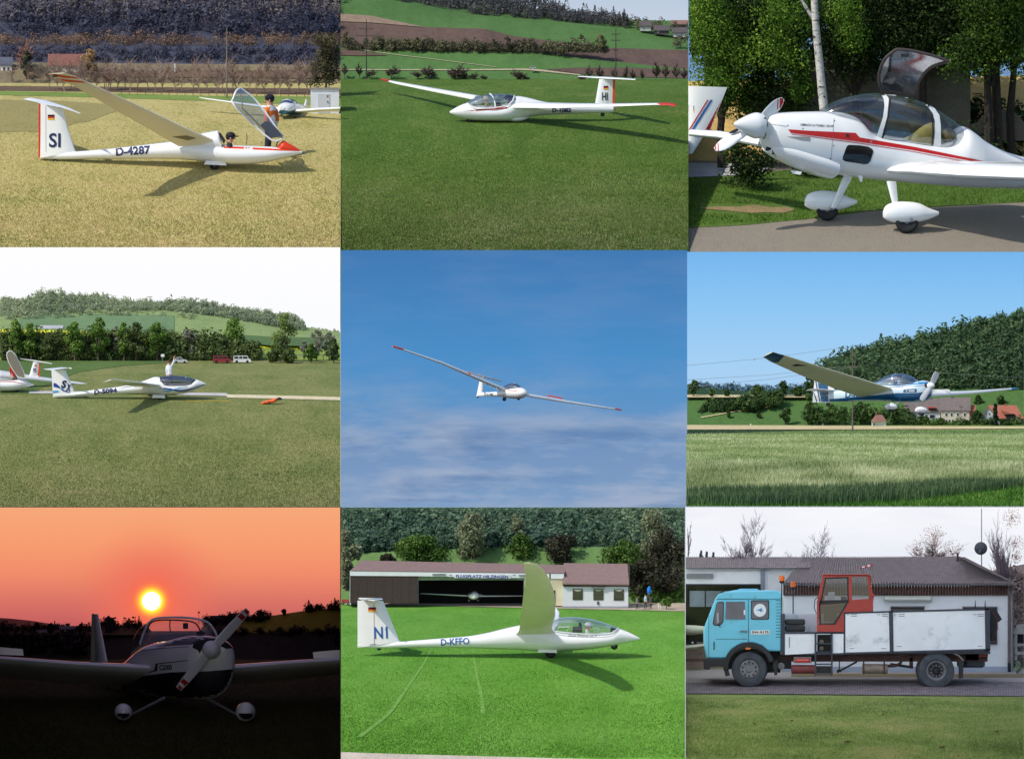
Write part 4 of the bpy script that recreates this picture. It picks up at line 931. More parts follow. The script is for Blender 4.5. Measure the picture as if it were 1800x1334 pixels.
# birch
BM, n_, b_ = newmat('birch_bark'); f_ = noise(n_, 9, 4, .7, 'World', (1, 1, 2.6)); n_.links.new(ramp(n_, f_, [(.36, (26, 24, 22)), (.43, (180, 176, 168)), (.6, (214, 210, 204))]), b_.inputs['Base Color']); b_.inputs['Roughness'].default_value = .8
LF = leaf_mat('lit_leaves', [(30, 50, 12), (56, 84, 24), (92, 122, 38), (136, 160, 64)], .45, 1.6)  # sunlit tone put into the leaf colour
LD = leaf_mat('shaded_leaves', [(14, 26, 10), (24, 40, 14), (40, 60, 22), (70, 92, 36)], .35, 1.4)  # darker copy with the shade of the trees in its colour
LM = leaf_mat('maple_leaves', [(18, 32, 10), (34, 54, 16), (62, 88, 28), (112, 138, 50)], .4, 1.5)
BK = pm('dark_bark', (52, 44, 36), .95, .3, 12, bump=.5)
r = thing(T, 'birch_tree', 'white barked birch trunk rising through the foliage behind the cockpit', 'tree', (735, 905, 1700))
MB(T).tube(spline([(742, 905, 1700), (722, 640, 1700), (706, 480, 1700), (692, 330, 1700), (678, 190, 1695), (668, 60, 1690), (662, -60, 1690)], 3), [26, 25.5, 25, 24.5, 24, 23.5, 23, 22, 22, 21.5, 21, 20.5, 20, 19.5, 19, 18.5, 18, 17.5, 17], 12).build('trunk', BM, r)
MB(T).tube([(672, 120, 1695), (640, 70, 1690), (590, -10, 1690)], [11, 9, 7], 7).build('limb', BM, r)
rng = np.random.default_rng(33)
cc = [(520, 120, 1750, 150), (420, 260, 1740, 130), (560, 330, 1760, 110), (480, 20, 1760, 150), (820, 60, 1760, 120), (870, 190, 1780, 110), (600, 470, 1780, 80)]
C = T.W([c[:3] for c in cc]); Rr = np.array([[c[3]]*3 for c in cc])/T.k/100
raw_mesh('crown', blob_leaves(rng, C, Rr, 900, 8/T.k/100, .7, .5), 4, LF, r)
def big(name, label, u, v, w, H, Wd, mat, n, leaf, seed, trunk, blobs=16, clip=(0, 1788), bark=BK, **k): return leafy(T, name, label, u, v, w, H, Wd, mat, n, leaf, trunk, blobs, seed, None, bark, clip=clip, shape='x', **k)
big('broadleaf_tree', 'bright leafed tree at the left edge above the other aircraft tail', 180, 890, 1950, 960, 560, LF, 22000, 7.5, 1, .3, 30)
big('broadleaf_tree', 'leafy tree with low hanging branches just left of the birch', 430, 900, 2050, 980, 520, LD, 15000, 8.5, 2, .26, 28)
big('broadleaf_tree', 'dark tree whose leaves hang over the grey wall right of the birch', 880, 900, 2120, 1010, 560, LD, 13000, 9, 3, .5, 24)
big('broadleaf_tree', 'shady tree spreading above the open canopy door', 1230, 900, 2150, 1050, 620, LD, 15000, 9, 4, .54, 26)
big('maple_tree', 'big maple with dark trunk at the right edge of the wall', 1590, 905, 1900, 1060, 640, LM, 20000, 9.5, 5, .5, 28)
for i, (u, t) in enumerate(((1640, 30), (1710, 24))):
    mb = MB(T).tube([(u, 905, 1960+i*60), (u-10, 600, 1960+i*60), (u-20+i*50, 150, 1960)], [t, t*.9, t*.5], 9)
    tt_ = thing(T, 'tree', ('thick dark trunk right of the maple', 'thinner dark trunk at the right edge')[i], 'tree', (u, 905, 1960)); mb.build('trunk', BK, tt_)
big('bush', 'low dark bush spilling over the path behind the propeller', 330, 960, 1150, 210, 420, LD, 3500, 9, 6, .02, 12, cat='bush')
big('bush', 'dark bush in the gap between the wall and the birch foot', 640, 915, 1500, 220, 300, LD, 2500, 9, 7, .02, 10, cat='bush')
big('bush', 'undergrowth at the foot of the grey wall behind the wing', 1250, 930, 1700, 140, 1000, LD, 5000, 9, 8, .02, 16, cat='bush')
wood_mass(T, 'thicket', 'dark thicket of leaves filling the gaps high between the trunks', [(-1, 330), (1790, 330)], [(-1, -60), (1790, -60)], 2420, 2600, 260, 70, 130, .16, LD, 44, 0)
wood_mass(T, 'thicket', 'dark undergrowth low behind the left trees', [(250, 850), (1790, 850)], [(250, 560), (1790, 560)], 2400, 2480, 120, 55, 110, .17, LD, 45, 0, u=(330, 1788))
tiny_car(T, 'dark car parked in the shade behind the maple trunks', 1690, 780, 2330, 420, 200, pm('black_car_paint', (26, 28, 32), .25, .05, coat=.5), pm('car_glass_dark', (50, 54, 56), .2, .1))
# neighbour's tail at the left edge
w = 1250; r = thing(T, 'parked_aircraft', 'tail of another white aircraft with red and blue stripes, cut by the left edge', 'aircraft', (60, 815, w))
f = MB(T).wing([((0, 455, w), (206, 462, w), 22), ((0, 600, w), (150, 600, w), 26), ((0, 700, w), (112, 700, w), 28)]).build('fin', WHITE, r)
decal(T, 'fin_stripe', [[(192, 500), (206, 462), (206, 500), (112, 700), (84, 700)], ], [f], RED, r, 5)
decal(T, 'fin_stripe', [[(118, 528), (130, 528), (28, 690), (12, 690)]], [f], BLUE, r, 30); decal(T, 'fin_stripe', [[(100, 528), (108, 528), (8, 688), (0, 688)]], [f], RED, r, 5)
fl = bpy.data.objects.new('flag', None); COL.objects.link(fl); fl.parent = r
for i, m in enumerate((BLACK, RED, GOLD)): decal(T, 'flag_stripe', [[(0, 558+i*12), (30, 560+i*12), (30, 572+i*12), (0, 570+i*12)]], [f], m, fl, 30)
rd = MB(T).wing([((0, 690, w+6), (98, 690, w+6), 18), ((0, 815, w+6), (22, 812, w+6), 10)]).build('rudder', WHITE, r)
decal(T, 'rudder_stripe', [[(50, 752), (84, 756), (60, 806), (14, 814)]], [rd], RED, r, 30)
def red_stripe():
    yw = -R(30); wc = lambda u: 330+(u-900)*.22
    r = thing(T, 'motor_glider', 'large white motor glider with red stripe and canopy door raised, seen from its nose', 'aircraft', (1000, 1225, 330))
    st = [(392, 622, 742, 52), (404, 608, 775, 74), (436, 599, 810, 98), (520, 593, 850, 118), (620, 590, 890, 130), (740, 590, 915, 138), (800, 594, 926, 142), (868, 618, 936, 145), (925, 682, 944, 147),
          (1000, 708, 952, 148), (1120, 728, 964, 148), (1240, 746, 974, 146), (1340, 750, 982, 142), (1400, 715, 986, 138), (1440, 668, 990, 130), (1500, 702, 992, 116), (1560, 748, 994, 100), (1680, 806, 996, 74), (1830, 846, 1000, 56)]
    b = MB(T).loft([s+(wc(s[0]), 2.3) for s in st], 40, yaw=yw).build('fuselage', WHITE, r)
    lc = MB(T).loft([(416, 730, 806, 58, wc(416)), (450, 735, 832, 84, wc(450)), (520, 750, 868, 108, wc(520)), (600, 775, 902, 120, wc(600)), (680, 800, 930, 124, wc(680)), (744, 830, 945, 118, wc(744))], 24, yaw=yw).build('lower_cowling', WHITE, r)
    MB(T).prism([(540, 900), (600, 908), (592, 924), (550, 918)], wc(560)-60, wc(560)+40).build('cowl_flap', WHITE, r)
    MB(T).prism([(895, 925), (922, 930), (918, 962), (908, 962)], wc(900)-70, wc(900)-60).build('drain_mast', WHITE, r)
    # spinner and propeller
    ax = Vector((-.86, -.05, -.5)).normalized(); hub = Vector((352, 664, wc(380)-70))
    MB(T).lathe(hub, [(-34, 66), (-6, 70), (10, 67), (40, 56), (74, 40), (104, 24), (126, 9), (132, 0.5)], ax, 28).build('spinner', WHITE, r)
    def blade(tip, mid, tw, mat, nm='propeller_blade'):
        h = hub-ax*6; t = Vector(tip); m_ = Vector(mid); d_ = (t-h).normalized(); cd = Vector((-d_.y, d_.x, 0)).normalized()*.85+Vector((0, 0, tw))
        return MB(T).wing([(h-cd*16, h+cd*16, 16), (m_-cd*34, m_+cd*34, 12), (m_.lerp(t, .6)-cd*32, m_.lerp(t, .6)+cd*32, 8), (t-cd*12, t+cd*12, 4)], sub=3).build(nm, mat, r)
    b1 = blade((500, 522, hub.z+70), (430, 592, hub.z+40), .5, WHITE); b2 = blade((140, 792, hub.z-60), (225, 742, hub.z-30), .5, WHITE)
    decal(T, 'blade_tip', [[(484, 505), (520, 505), (520, 560), (482, 575)]], [b1], RED, r, 5, .004); decal(T, 'blade_tip', [[(120, 750), (146, 750), (148, 815), (120, 815)]], [b2], RED, r, 5, .004)
    decal(T, 'blade_line', [[(472, 505), (477, 505), (474, 580), (469, 580)]], [b1], RED, r, 5, .004); decal(T, 'blade_line', [[(154, 750), (159, 750), (161, 815), (156, 815)]], [b2], RED, r, 5, .004)
    MB(T).ell((372, 642, hub.z-30), (44, 9, 12), 12, 8, rot=Matrix.Rotation(R(-26), 3, 'Z')).build('blade_cuff', BLACK, r)
    MB(T).ell((246, 692, hub.z-20), (34, 8, 10), 12, 8, rot=Matrix.Rotation(R(-24), 3, 'Z')).build('blade_cuff', BLACK, r)
    circ = lambda u, v, a, b_, n=16: [(u+a*math.cos(2*math.pi*i/n), v+b_*math.sin(2*math.pi*i/n)) for i in range(n)]
    decal(T, 'air_hole', [circ(411, 658, 8, 16)], [b], DARK, r, 30)
    decal(T, 'landing_light_ring', [circ(398, 713, 12, 23)], [b], GREY, r, 30); decal(T, 'landing_light', [circ(398, 713, 8, 17)], [b], pm('lamp_glass', (200, 204, 208), .1, .05), r, 30, .010)
    decal(T, 'air_inlet', [[(412, 776), (436, 782), (466, 832), (420, 834), (404, 812)]], [b, lc], DARK, r, 20, .008)
    decal(T, 'red_band', [[(527, 684), (640, 692), (884, 703), (905, 727), (1200, 778), (1560, 852), (1500, 853), (1180, 793), (885, 748), (540, 703)]], [b], RED, r, 30)
    decal(T, 'red_line', [[(545, 708), (885, 753), (1180, 799), (1450, 850), (1430, 850), (1180, 802), (885, 757), (545, 711)]], [b], RED, r, 30)
    text(T, 'engine_lettering', 'LIMBACH 2.4 TURBO 130 HP', 592, 664, 11, [b], pm('lettering_grey', (90, 90, 96), .5, .05), r, width=174, rot=-3, step=30)
    decal(T, 'red_band_hole', [[(833, 708), (848, 710), (848, 726), (833, 724)]], [b], DARK, r, 30, .012)
    sw = decal(T, 'side_window', [[(848, 766), (905, 769), (950, 776), (972, 788), (977, 802), (962, 852), (950, 866), (930, 869), (830, 854), (815, 845), (816, 830), (836, 775)]], [b], pm('cockpit_window', (30, 30, 32), .15, .2), r, 25, .008)
    decal(T, 'side_scoop', [[(520, 722), (640, 724), (646, 732), (640, 746), (600, 742)]], [b], pm('scoop_shade', (150, 150, 150), .6, .05), r, 30)
    for u, v in ((525, 664), (772, 640), (766, 770), (750, 840), (605, 680)): decal(T, 'fastener', [circ(u, v, 3, 3.5, 8)], [b], DARK, r, 30)
    decal(T, 'panel_joint', [[(430, 655), (520, 668), (520, 670), (430, 657)], [(771, 600), (773, 600), (750, 900), (748, 900)]], [b], GREY, r, 30)
    # canopy
    ct = lambda u: interp([(690, 588), (760, 545), (850, 508), (950, 492), (1050, 494), (1150, 512), (1230, 538), (1290, 566), (1340, 602), (1400, 645), (1442, 688)], u)
    cw = lambda u: interp([(690, 40), (760, 92), (850, 118), (1000, 128), (1200, 126), (1340, 112), (1442, 70)], u)
    cb = lambda u: interp([(690, 615), (868, 640), (925, 740), (1340, 800), (1442, 740)], u)
    g = MB(T).loft([(u, ct(u), cb(u)+40, cw(u), wc(u), 2.2) for u in (700, 730, 770, 820, 880, 950, 1010, 1070, 1130, 1190, 1250, 1300, 1350, 1400, 1436)], 36, yaw=yw, sub=2).build('canopy', glass('smoked_canopy', (228, 231, 232), .93, .03, .32), r)
    gb = [g]
    decal(T, 'canopy_hoop', [[(1016, 492), (1040, 495), (1058, 520), (1060, 560), (1050, 620), (1030, 690), (1018, 740), (990, 738), (1005, 690), (1028, 620), (1036, 560), (1032, 525)]], gb, WHITE, r, 14, .010)
    decal(T, 'canopy_hoop', [[(1236, 540), (1260, 545), (1300, 572), (1326, 610), (1333, 660), (1335, 775), (1296, 778), (1303, 700), (1302, 640), (1290, 600), (1268, 568)]], gb, WHITE, r, 14, .010)
    decal(T, 'canopy_roof_rail', [[(1020, 488), (1100, 496), (1160, 510), (1250, 540), (1262, 552), (1180, 524), (1100, 508), (1022, 500)]], gb, WHITE, r, 14, .010)
    decal(T, 'door_seal', [[(1060, 520), (1072, 520), (1068, 570), (1056, 640), (1040, 710), (1024, 738), (1018, 736), (1034, 690), (1050, 620)], [(1018, 730), (1150, 752), (1288, 770), (1288, 776), (1150, 760), (1018, 740)], [(1286, 590), (1294, 610), (1298, 700), (1290, 776), (1284, 770), (1290, 700), (1286, 620)]], gb, DARK, r, 14, .012)
    MB(T).prism([(868, 600), (965, 640), (975, 650), (962, 740), (900, 740)], wc(900)-30, wc(900)+60).build('glare_shield', pm('maroon_panel', (84, 30, 36), .7, .1), r)
    for dw in (-45, 55):
        MB(T).loft([(1130, 735, 800, 30, wc(1180)+dw), (1180, 710, 800, 38, wc(1180)+dw), (1230, 672, 790, 40, wc(1220)+dw), (1280, 648, 790, 40, wc(1260)+dw), (1310, 655, 780, 34, wc(1300)+dw)], 16).build('seat', pm('seat_leather', (176, 160, 84), .6, .15), r)
    MB(T).ell((1375, 720, wc(1370)), (38, 44, 70), 14, 9).build('baggage_cover', pm('bag_cover', (120, 108, 70), .7, .15), r)
    # raised door
    dr = bpy.data.objects.new('canopy_door', None); COL.objects.link(dr); dr.parent = r; wd = wc(1150)
    L = spline([(1022, 478, -10), (1006, 420, -40), (1016, 360, -80), (1045, 305, -130), (1100, 262, -180)], 4); Rt = spline([(1205, 512, 30), (1205, 465, 0), (1238, 400, -60), (1290, 352, -110), (1376, 326, -150)], 4)
    vs = []; m = 8
    for a, c in zip(L, Rt):
        for i in range(m+1):
            t = i/m; vs.append((a[0]+(c[0]-a[0])*t, a[1]+(c[1]-a[1])*t-8*math.sin(math.pi*t), wd+a[2]+(c[2]-a[2])*t))
    MB(T).add(vs, [(i*(m+1)+j, i*(m+1)+j+1, (i+1)*(m+1)+j+1, (i+1)*(m+1)+j) for i in range(len(L)-1) for j in range(m)]).build('door_glass', glass('smoked_door', (150, 152, 154), .94, .08, .25), dr)
    top = spline([(1100, 262, -180), (1160, 266, -176), (1240, 282, -168), (1320, 304, -158), (1376, 326, -150)], 3)
    loop = [Vector(p) for p in L+top[1:]+Rt[::-1][1:]]+[Vector((1150, 500, 20)), Vector((1080, 488, 5))]
    FR = pm('door_frame', (70, 60, 58), .6, .1)
    MB(T).tube([(p.x, p.y, wd+p.z) for p in loop], 8.5, 8, closed=True).build('door_frame', FR, dr)
    MB(T).tube([(1195, 505, wd+20), (1225, 540, wd+40)], 3, 6).build('gas_strut', DARK, dr)
    MB(T).box(1122, 1166, 286, 303, wd-176, wd-170).build('latch_plate', DARK, dr)
    # wings
    wn = wc(1150)-150
    MB(T).wing([((1046, 902, wn), (1440, 872, wn+190), 58), ((1180, 907, wn-110), (1580, 872, wn+90), 72), ((1420, 925, wn-260), (1800, 868, wn), 84), ((1800, 940, wn-440), (2200, 878, wn-180), 84)], camber=.1).build('wing', WHITE, r)
    MB(T).prism([(1108, 833), (1180, 838), (1450, 852), (1448, 862), (1300, 862), (1296, 868), (1160, 858)], wn+90, wn+120).build('airbrake', pm('airbrake_white', (214, 206, 196), .5, .1), r)
    MB(T).wing([((368, 762, wc(700)+130), (420, 770, wc(700)+300), 56), ((150, 722, wc(700)+330), (180, 730, wc(700)+480), 44), ((2, 708, wc(700)+480), (14, 716, wc(700)+600), 36)]).build('wing', WHITE, r)
    # undercarriage
    def gear(cu, cv, w, s, top, mid):
        leg = MB(T).wing([(Vector(top)-Vector((26, 0, 0)), Vector(top)+Vector((26, 0, 0)), 16), (Vector(mid)-Vector((14, 0, 0)), Vector(mid)+Vector((16, 0, 0)), 12)]).build('gear_leg', WHITE, r)
        wheel(T, r, (cu-20*s, cv+48*s, w), 62*s, 52*s, hub=GREY)
        MB(T).loft([(cu-146*s, cv-5*s, cv+25*s, 6*s, w), (cu-132*s, cv-34*s, cv+38*s, 24*s, w), (cu-95*s, cv-52*s, cv+52*s, 40*s, w), (cu-40*s, cv-58*s, cv+58*s, 46*s, w), (cu+40*s, cv-50*s, cv+52*s, 42*s, w), (cu+100*s, cv-22*s, cv+36*s, 26*s, w), (cu+148*s, cv-4*s, cv+14*s, 6*s, w)], 24, yaw=-R(14)).build('wheel_fairing', WHITE, r)
        MB(T).lathe((cu+4*s, cv+40*s, w-46*s), [(-4, 3), (-3, 9*s), (2, 9*s)], 'w', 12).build('axle_cap', GREY, r)
    gear(1174, 1122, T.gw(1230), 1.0, (1072, 960, T.gw(1230)+30), (1092, 1078, T.gw(1230)))
    gear(752, 1062, T.gw(1166), .94, (845, 930, T.gw(1166)-60), (765, 1098, T.gw(1166)-50))
red_stripe()
# ================================================================ TILE 4 (middle left): glider SX, waving man
G[0] = 1.4
T = T4 = Tile(0, 437, 2.938, 20, 1332, 575, (-4, 1757))
ground(T, 'ground', ground_mat('dull_grass', [(.3, (70, 82, 40)), (.48, (96, 104, 58)), (.6, (118, 116, 74)), (.72, (84, 96, 48))], 1.3, 18, .55))
sheet(T, 'meadow', [(-4, 752), (150, 748), (400, 640), (640, 605), (900, 590)], [(-4, 578), (400, 580), (640, 580), (900, 582)], ground_mat('fresh_meadow', [(.3, (60, 82, 42)), (.6, (78, 98, 52))], 1, 12), lift=4)
PATH = ground_mat('concrete_path', [(.3, (142, 140, 142)), (.6, (170, 166, 166))], 3, 20)
sheet(T, 'path', [(150, 749), (700, 752), (1172, 763)], [(150, 737), (700, 740), (1172, 748)], PATH, lift=6)
sheet(T, 'track', [(1172, 771), (1450, 777), (1757, 785)], [(1172, 754), (1450, 760), (1757, 768)], ground_mat('tan_track', [(.3, (160, 150, 120)), (.6, (184, 174, 148))], 5, 30), lift=6)
lA = [(-4, 575), (1757, 588)]; uA = [(-4, 410), (600, 430), (1050, 465), (1757, 500)]
slope(T, 'field', lA, uA, 3600, 3850, ground_mat('rape_green', [(.3, (90, 112, 50)), (.6, (118, 134, 66))], 2, 14))
uB = [(-4, 352), (300, 345), (480, 320), (850, 322), (1000, 335), (1200, 365), (1500, 420), (1757, 440)]
slope(T, 'hillside', uA, uB, 3850, 4250, ground_mat('hill_green', [(.3, (92, 112, 72)), (.5, (116, 132, 86)), (.65, (102, 120, 76))], .9, 7, .35))
uC = [(-4, 278), (130, 262), (230, 240), (480, 248), (560, 272), (800, 290), (980, 285), (1150, 318), (1400, 342), (1540, 378), (1580, 405), (1757, 432)]
slope(T, 'hill', uB, uC, 4250, 4600, ground_mat('hill_green', []))
skyboard(T, -6, 600, [(0, (250, 251, 252)), (.7, (253, 253, 255)), (1, (254, 254, 255))], 4750, 1.0)
YEL = ground_mat('rapeseed_bloom', [(.3, (206, 200, 40)), (.6, (232, 222, 62))], 4, 30)
patch(T, 'rape_field', [(-4, 470), (300, 470), (700, 490), (1100, 500), (1540, 520)], [(-4, 418), (300, 424), (700, 448), (1100, 475), (1540, 508)], (lA, uA, 3600, 3850), YEL)
patch(T, 'field', [(100, 400), (600, 425), (900, 440)], [(100, 345), (600, 340), (900, 345)], (uA, uB, 3850, 4250), ground_mat('blue_green_field', [(.3, (82, 104, 74)), (.6, (94, 116, 84))], 1, 10))
patch(T, 'field', [(1180, 478), (1400, 500), (1700, 505)], [(1180, 440), (1400, 455), (1700, 460)], (uA, uB, 3850, 4250), ground_mat('dark_field', [(.3, (62, 84, 52)), (.6, (74, 96, 60))], 1, 10))
HW4 = leaf_mat('spring_hill_wood', [(108, 122, 108), (128, 140, 114), (150, 160, 126), (170, 176, 146)], .5, .7)
wood_mass(T, 'hill_wood', 'pale spring wood along the crest of the green hill behind the glider SX', uB, uC, 4250, 4600, 1600, 15, 60, .2, HW4, 21, .05, u=(-4, 1570))
wood_mass(T, 'hill_wood', 'scattered trees on the slope below the wood on the hill', [(-4, 375), (500, 350), (1000, 365)], [(-4, 340), (500, 300), (1000, 340)], 4150, 4260, 110, 14, 50, .2, HW4, 22, .0, u=(-4, 1000))
wood_mass(T, 'far_wood', 'faint far trees on the horizon at the right below the white sky', [(1560, 432), (1757, 438)], [(1560, 425), (1757, 425)], 4550, 4600, 40, 9, 40, .25, HW4, 23, 0, u=(1560, 1756))
HG = leaf_mat('hedge_green', [(54, 78, 32), (78, 106, 44), (104, 132, 58), (128, 150, 76)], .35, 1.4)
HGD = leaf_mat('hedge_deep', [(46, 62, 34), (66, 84, 44), (88, 102, 58), (108, 118, 74)], .35, 1.6)
HGL = leaf_mat('willow_green', [(82, 100, 52), (104, 122, 64), (128, 144, 82), (150, 160, 100)], .35, 1.4)
HGP = leaf_mat('grey_bloom', [(92, 94, 80), (118, 116, 102), (140, 138, 122), (156, 156, 138)], .2, 2)
wood_mass(T, 'hedge', 'long dark hedge along the far edge of the airfield behind the glider SX', [(-4, 585), (1340, 580)], [(-4, 455), (900, 465), (1340, 510)], 3540, 3610, 700, 26, 90, .17, HGD, 24, 0, u=(-4, 1340), tlo=.05)
lab = ['tall dense green tree at the far left of the hedge', 'rounded green tree second from the left in the hedge', 'low broad green tree in front of the farm roof', 'green tree with a broken crown left of the tallest hedge tree', 'tallest round tree in the left half of the hedge', 'bright green tree above the two lettered gliders', 'dark tree just right of the gap of rapeseed', 'small dark tree above the silver car', 'dense conical green tree above the red van', 'small bush left of the conical tree', 'feathery light green tree standing alone on the right', 'dark green bush at the far right edge', 'low bush at the foot of the feathery tree', 'lower bush right of the feathery tree foot', 'small green bush near the right edge in front of the pale trees']
for i, (u, v, tp, wd, m) in enumerate(((85, 580, 362, 110, HG), (160, 580, 376, 100, HG), (250, 580, 430, 120, HGD), (385, 580, 372, 150, HG), (508, 580, 345, 130, HG), (640, 580, 372, 90, HG), (700, 580, 374, 150, HGD), (812, 580, 374, 150, HG), (1212, 560, 355, 175, HG), (1105, 560, 436, 60, HG), (1466, 585, 322, 145, HGL), (1725, 592, 460, 90, HGD), (1410, 590, 518, 80, HGD), (1500, 592, 520, 110, HGD), (1608, 590, 488, 70, HG))):
    leafy(T, 'tree' if v-tp > 120 else 'bush', lab[i], u, v, T.gw(v) if v > 578 else 3630, v-tp, wd, m, 2200 if m is not HGL else 1800, 6.5, .12, 14, 200+i, None, clip=(-4, 1756), shape='tall' if i in (0, 10) else 'round', cat='tree' if v-tp > 120 else 'bush', stems=3 if i == 10 else 1)
for i, (u, tp, wd) in enumerate(((600, 388, 70), (965, 408, 120), (1570, 470, 60), (1635, 412, 110), (1700, 425, 90))):
    leafy(T, 'blossom_tree', ['greyish budding tree between the tallest hedge trees', 'pale pinkish budding tree above the waving man', 'small grey tree left of the pale pair at the right', 'broad pale flowering tree near the right edge', 'slimmer pale flowering tree at the right edge'][i], u, 585, 3560+i, 585-tp, wd, HGP, 1100, 5, .15, 12, 230+i, clip=(-4, 1756))
r = house(T, 'grey farm building seen over the hedge at the left', 205, 320, 432, 418, 402, 3880, 60, pm('farm_grey', (150, 150, 152), .8, .08), pm('farm_grey_roof', (170, 172, 178), .6, .08), wins=((262, 300, 412, 420),), name='barn', cat='barn')
tiny_car(T, 'silver car parked behind the raised arm of the waving man', 932, 592, T.gw(592), 72, 32, pm('silver_paint', (190, 194, 198), .3, .04, coat=.5), DARK)
tiny_car(T, 'dark red van parked beside the white van', 1146, 592, T.gw(592), 94, 40, pm('dark_red_paint', (140, 22, 36), .3, .05, coat=.5), DARK, 'van', cat='van')
tiny_car(T, 'white van parked beside the dark red van', 1250, 591, T.gw(591), 92, 38, pm('van_white', (226, 226, 228), .3, .04, coat=.5), DARK, 'van', cat='van')
r = thing(T, 'notice_sign', 'small white sign on a post left of the silver car', 'sign', (840, 592, T.gw(596)))
MB(T).tube([(840, 594, T.gw(596)), (840, 556, T.gw(596))], 1.6, 6).build('post', GREY, r); MB(T).box(831, 849, 545, 559, T.gw(596)-3, T.gw(596)-1).build('panel', WHITE, r, smooth=False)
r = thing(T, 'guard_rail', 'low grey rail behind the feathery tree at the right', 'rail', (1600, 560, 3500))
MB(T).box(1300, 1756, 548, 552, 3618, 3622).build('rail', GALV, r, smooth=False)
for u in range(1320, 1750, 70): MB(T).box(u-1.5, u+1.5, 550, 590, 3622, 3626).build('post', WOOD, r, smooth=False)

def glider_sx():
    w0 = T.gw(778); wc = lambda u: w0+(830-u)*.06
    r = thing(T, 'glider', 'white glider lettered SX with blue waves, canopy closed, beside the waving man', 'glider', (830, 776, w0))
    st = [(273, 744, 768, 5), (330, 743, 768, 10), (400, 740, 765, 16), (500, 727, 758, 20), (620, 712, 752, 26), (700, 696, 750, 32), (760, 676, 752, 42), (800, 662, 754, 48), (835, 668, 757, 52), (870, 690, 757, 54), (920, 697, 752, 54), (980, 690, 742, 46), (1010, 676, 732, 38), (1035, 683, 719, 26), (1066, 699, 704, 4)]
    b = MB(T).loft([s+(wc(s[0]),) for s in st]).build('fuselage', WHITE, r)
    g = MB(T).loft([(826, 664, 700, 44, wc(830)), (850, 658, 710, 50, wc(850)), (885, 655, 715, 52, wc(885)), (930, 657, 712, 48, wc(930)), (975, 664, 705, 40, wc(975)), (1008, 674, 690, 28, wc(1008))]).build('canopy', glass('dark_canopy', (170, 176, 184), .8), r)
    MB(T).tube([(828, 662, wc(830)-36), (836, 686, wc(830)-46), (848, 701, wc(850)-50), (900, 705, wc(900)-52), (960, 703, wc(950)-47), (985, 696, wc(985)-40), (1003, 678, wc(1000)-26)], 2.6, 6).build('canopy_frame', DARK, g)
    MB(T).wing([((836, 708, wc(760)-46), (700, 717, wc(760)-40), 16), ((730, 693, wc(760)-200), (650, 706, wc(760)-190), 12), ((600, 677, wc(760)-400), (560, 692, wc(760)-392), 8), ((575, 677, wc(760)-450), (532, 691, wc(760)-446), 4)]).build('wing', WHITE, r)
    MB(T).wing([((820, 700, wc(760)+46), (720, 704, wc(760)+50), 14), ((800, 698, wc(760)+500), (740, 700, wc(760)+520), 8)]).build('wing', WHITE, r)
    f = MB(T).wing([((388, 744, wc(320)), (274, 768, wc(320)), 15), ((338, 626, wc(320)), (265, 626, wc(320)), 10)]).build('fin', WHITE, r)
    MB(T).wing([((228, 622, wc(300)+140), (224, 624, wc(300)+160), 3), ((335, 616, wc(300)), (265, 628, wc(300)+10), 9), ((370, 620, wc(300)-100), (352, 616, wc(300)-90), 4)]).build('tailplane', WHITE, r)
    DB = pm('wave_blue', (24, 62, 152), .4, .05); LB = pm('wave_light_blue', (84, 164, 216), .4, .05)
    decal(T, 'blue_wave', [[(268, 692), (290, 696), (308, 712), (312, 722), (290, 716), (269, 712)], [(300, 712), (330, 730), (366, 746), (358, 746), (322, 734)]], [f], DB, r, 8)
    decal(T, 'light_wave', [[(272, 734), (296, 732), (308, 738), (290, 744), (273, 748)], [(308, 722), (330, 720), (320, 728)]], [f], LB, r, 8)
    text(T, 'fin_letter', 'S', 314, 716, 36, [f], NAVY, r, width=24, shear=.15, bold=.05, rot=-6); text(T, 'fin_letter', 'X', 338, 733, 36, [f], NAVY, r, width=24, shear=.15, bold=.05, rot=-6)
    text(T, 'registration', 'D-5094', 487, 752, 22, [b], NAVY, r, width=118, rot=5, bold=.05)
    arc = lambda pts, t: [(u, v-t*q) for u, v, q in pts]+[(u, v+t*q) for u, v, q in pts[::-1]]
    P1 = [(820, 722, .2), (850, 722, .8), (885, 727, 1), (920, 735, 1), (960, 733, 1), (1000, 722, .8), (1062, 700, .4)]
    decal(T, 'blue_wave', [arc(P1, 4)], [b], DB, r, 8); decal(T, 'light_wave', [arc([(840, 733, .2), (870, 736, 1), (900, 728, .8), (930, 718, .6), (968, 714, .2)], 4)], [b], LB, r, 8)
    decal(T, 'line', [[(388, 757), (478, 744), (478, 746), (388, 759)], [(608, 726), (650, 713), (700, 711), (650, 716)]], [b], NAVY, r, 8)
    for s in (-1, 1): MB(T).prism([(790, 754), (850, 756), (853, 773), (784, 770)], wc(820)+s*26-2, wc(820)+s*26+2).build('gear_door', WHITE, r, smooth=False)
    wheel(T, r, (828, 768, wc(828)), 13, 16, hub=GREY); wheel(T, r, (300, 764, wc(300)), 6, 8, hub=GREY)
    return wc
wc = glider_sx()
seated(T, 'pilot barely visible under the dark canopy of the glider SX', 880, 680, wc(880), 1.35, 1, [SKIN, pm('grey_shirt', (150, 160, 176), .9, .1), DARK, DARK], hair=DARK)
wp = T.gw(770)+110; q = 1.5
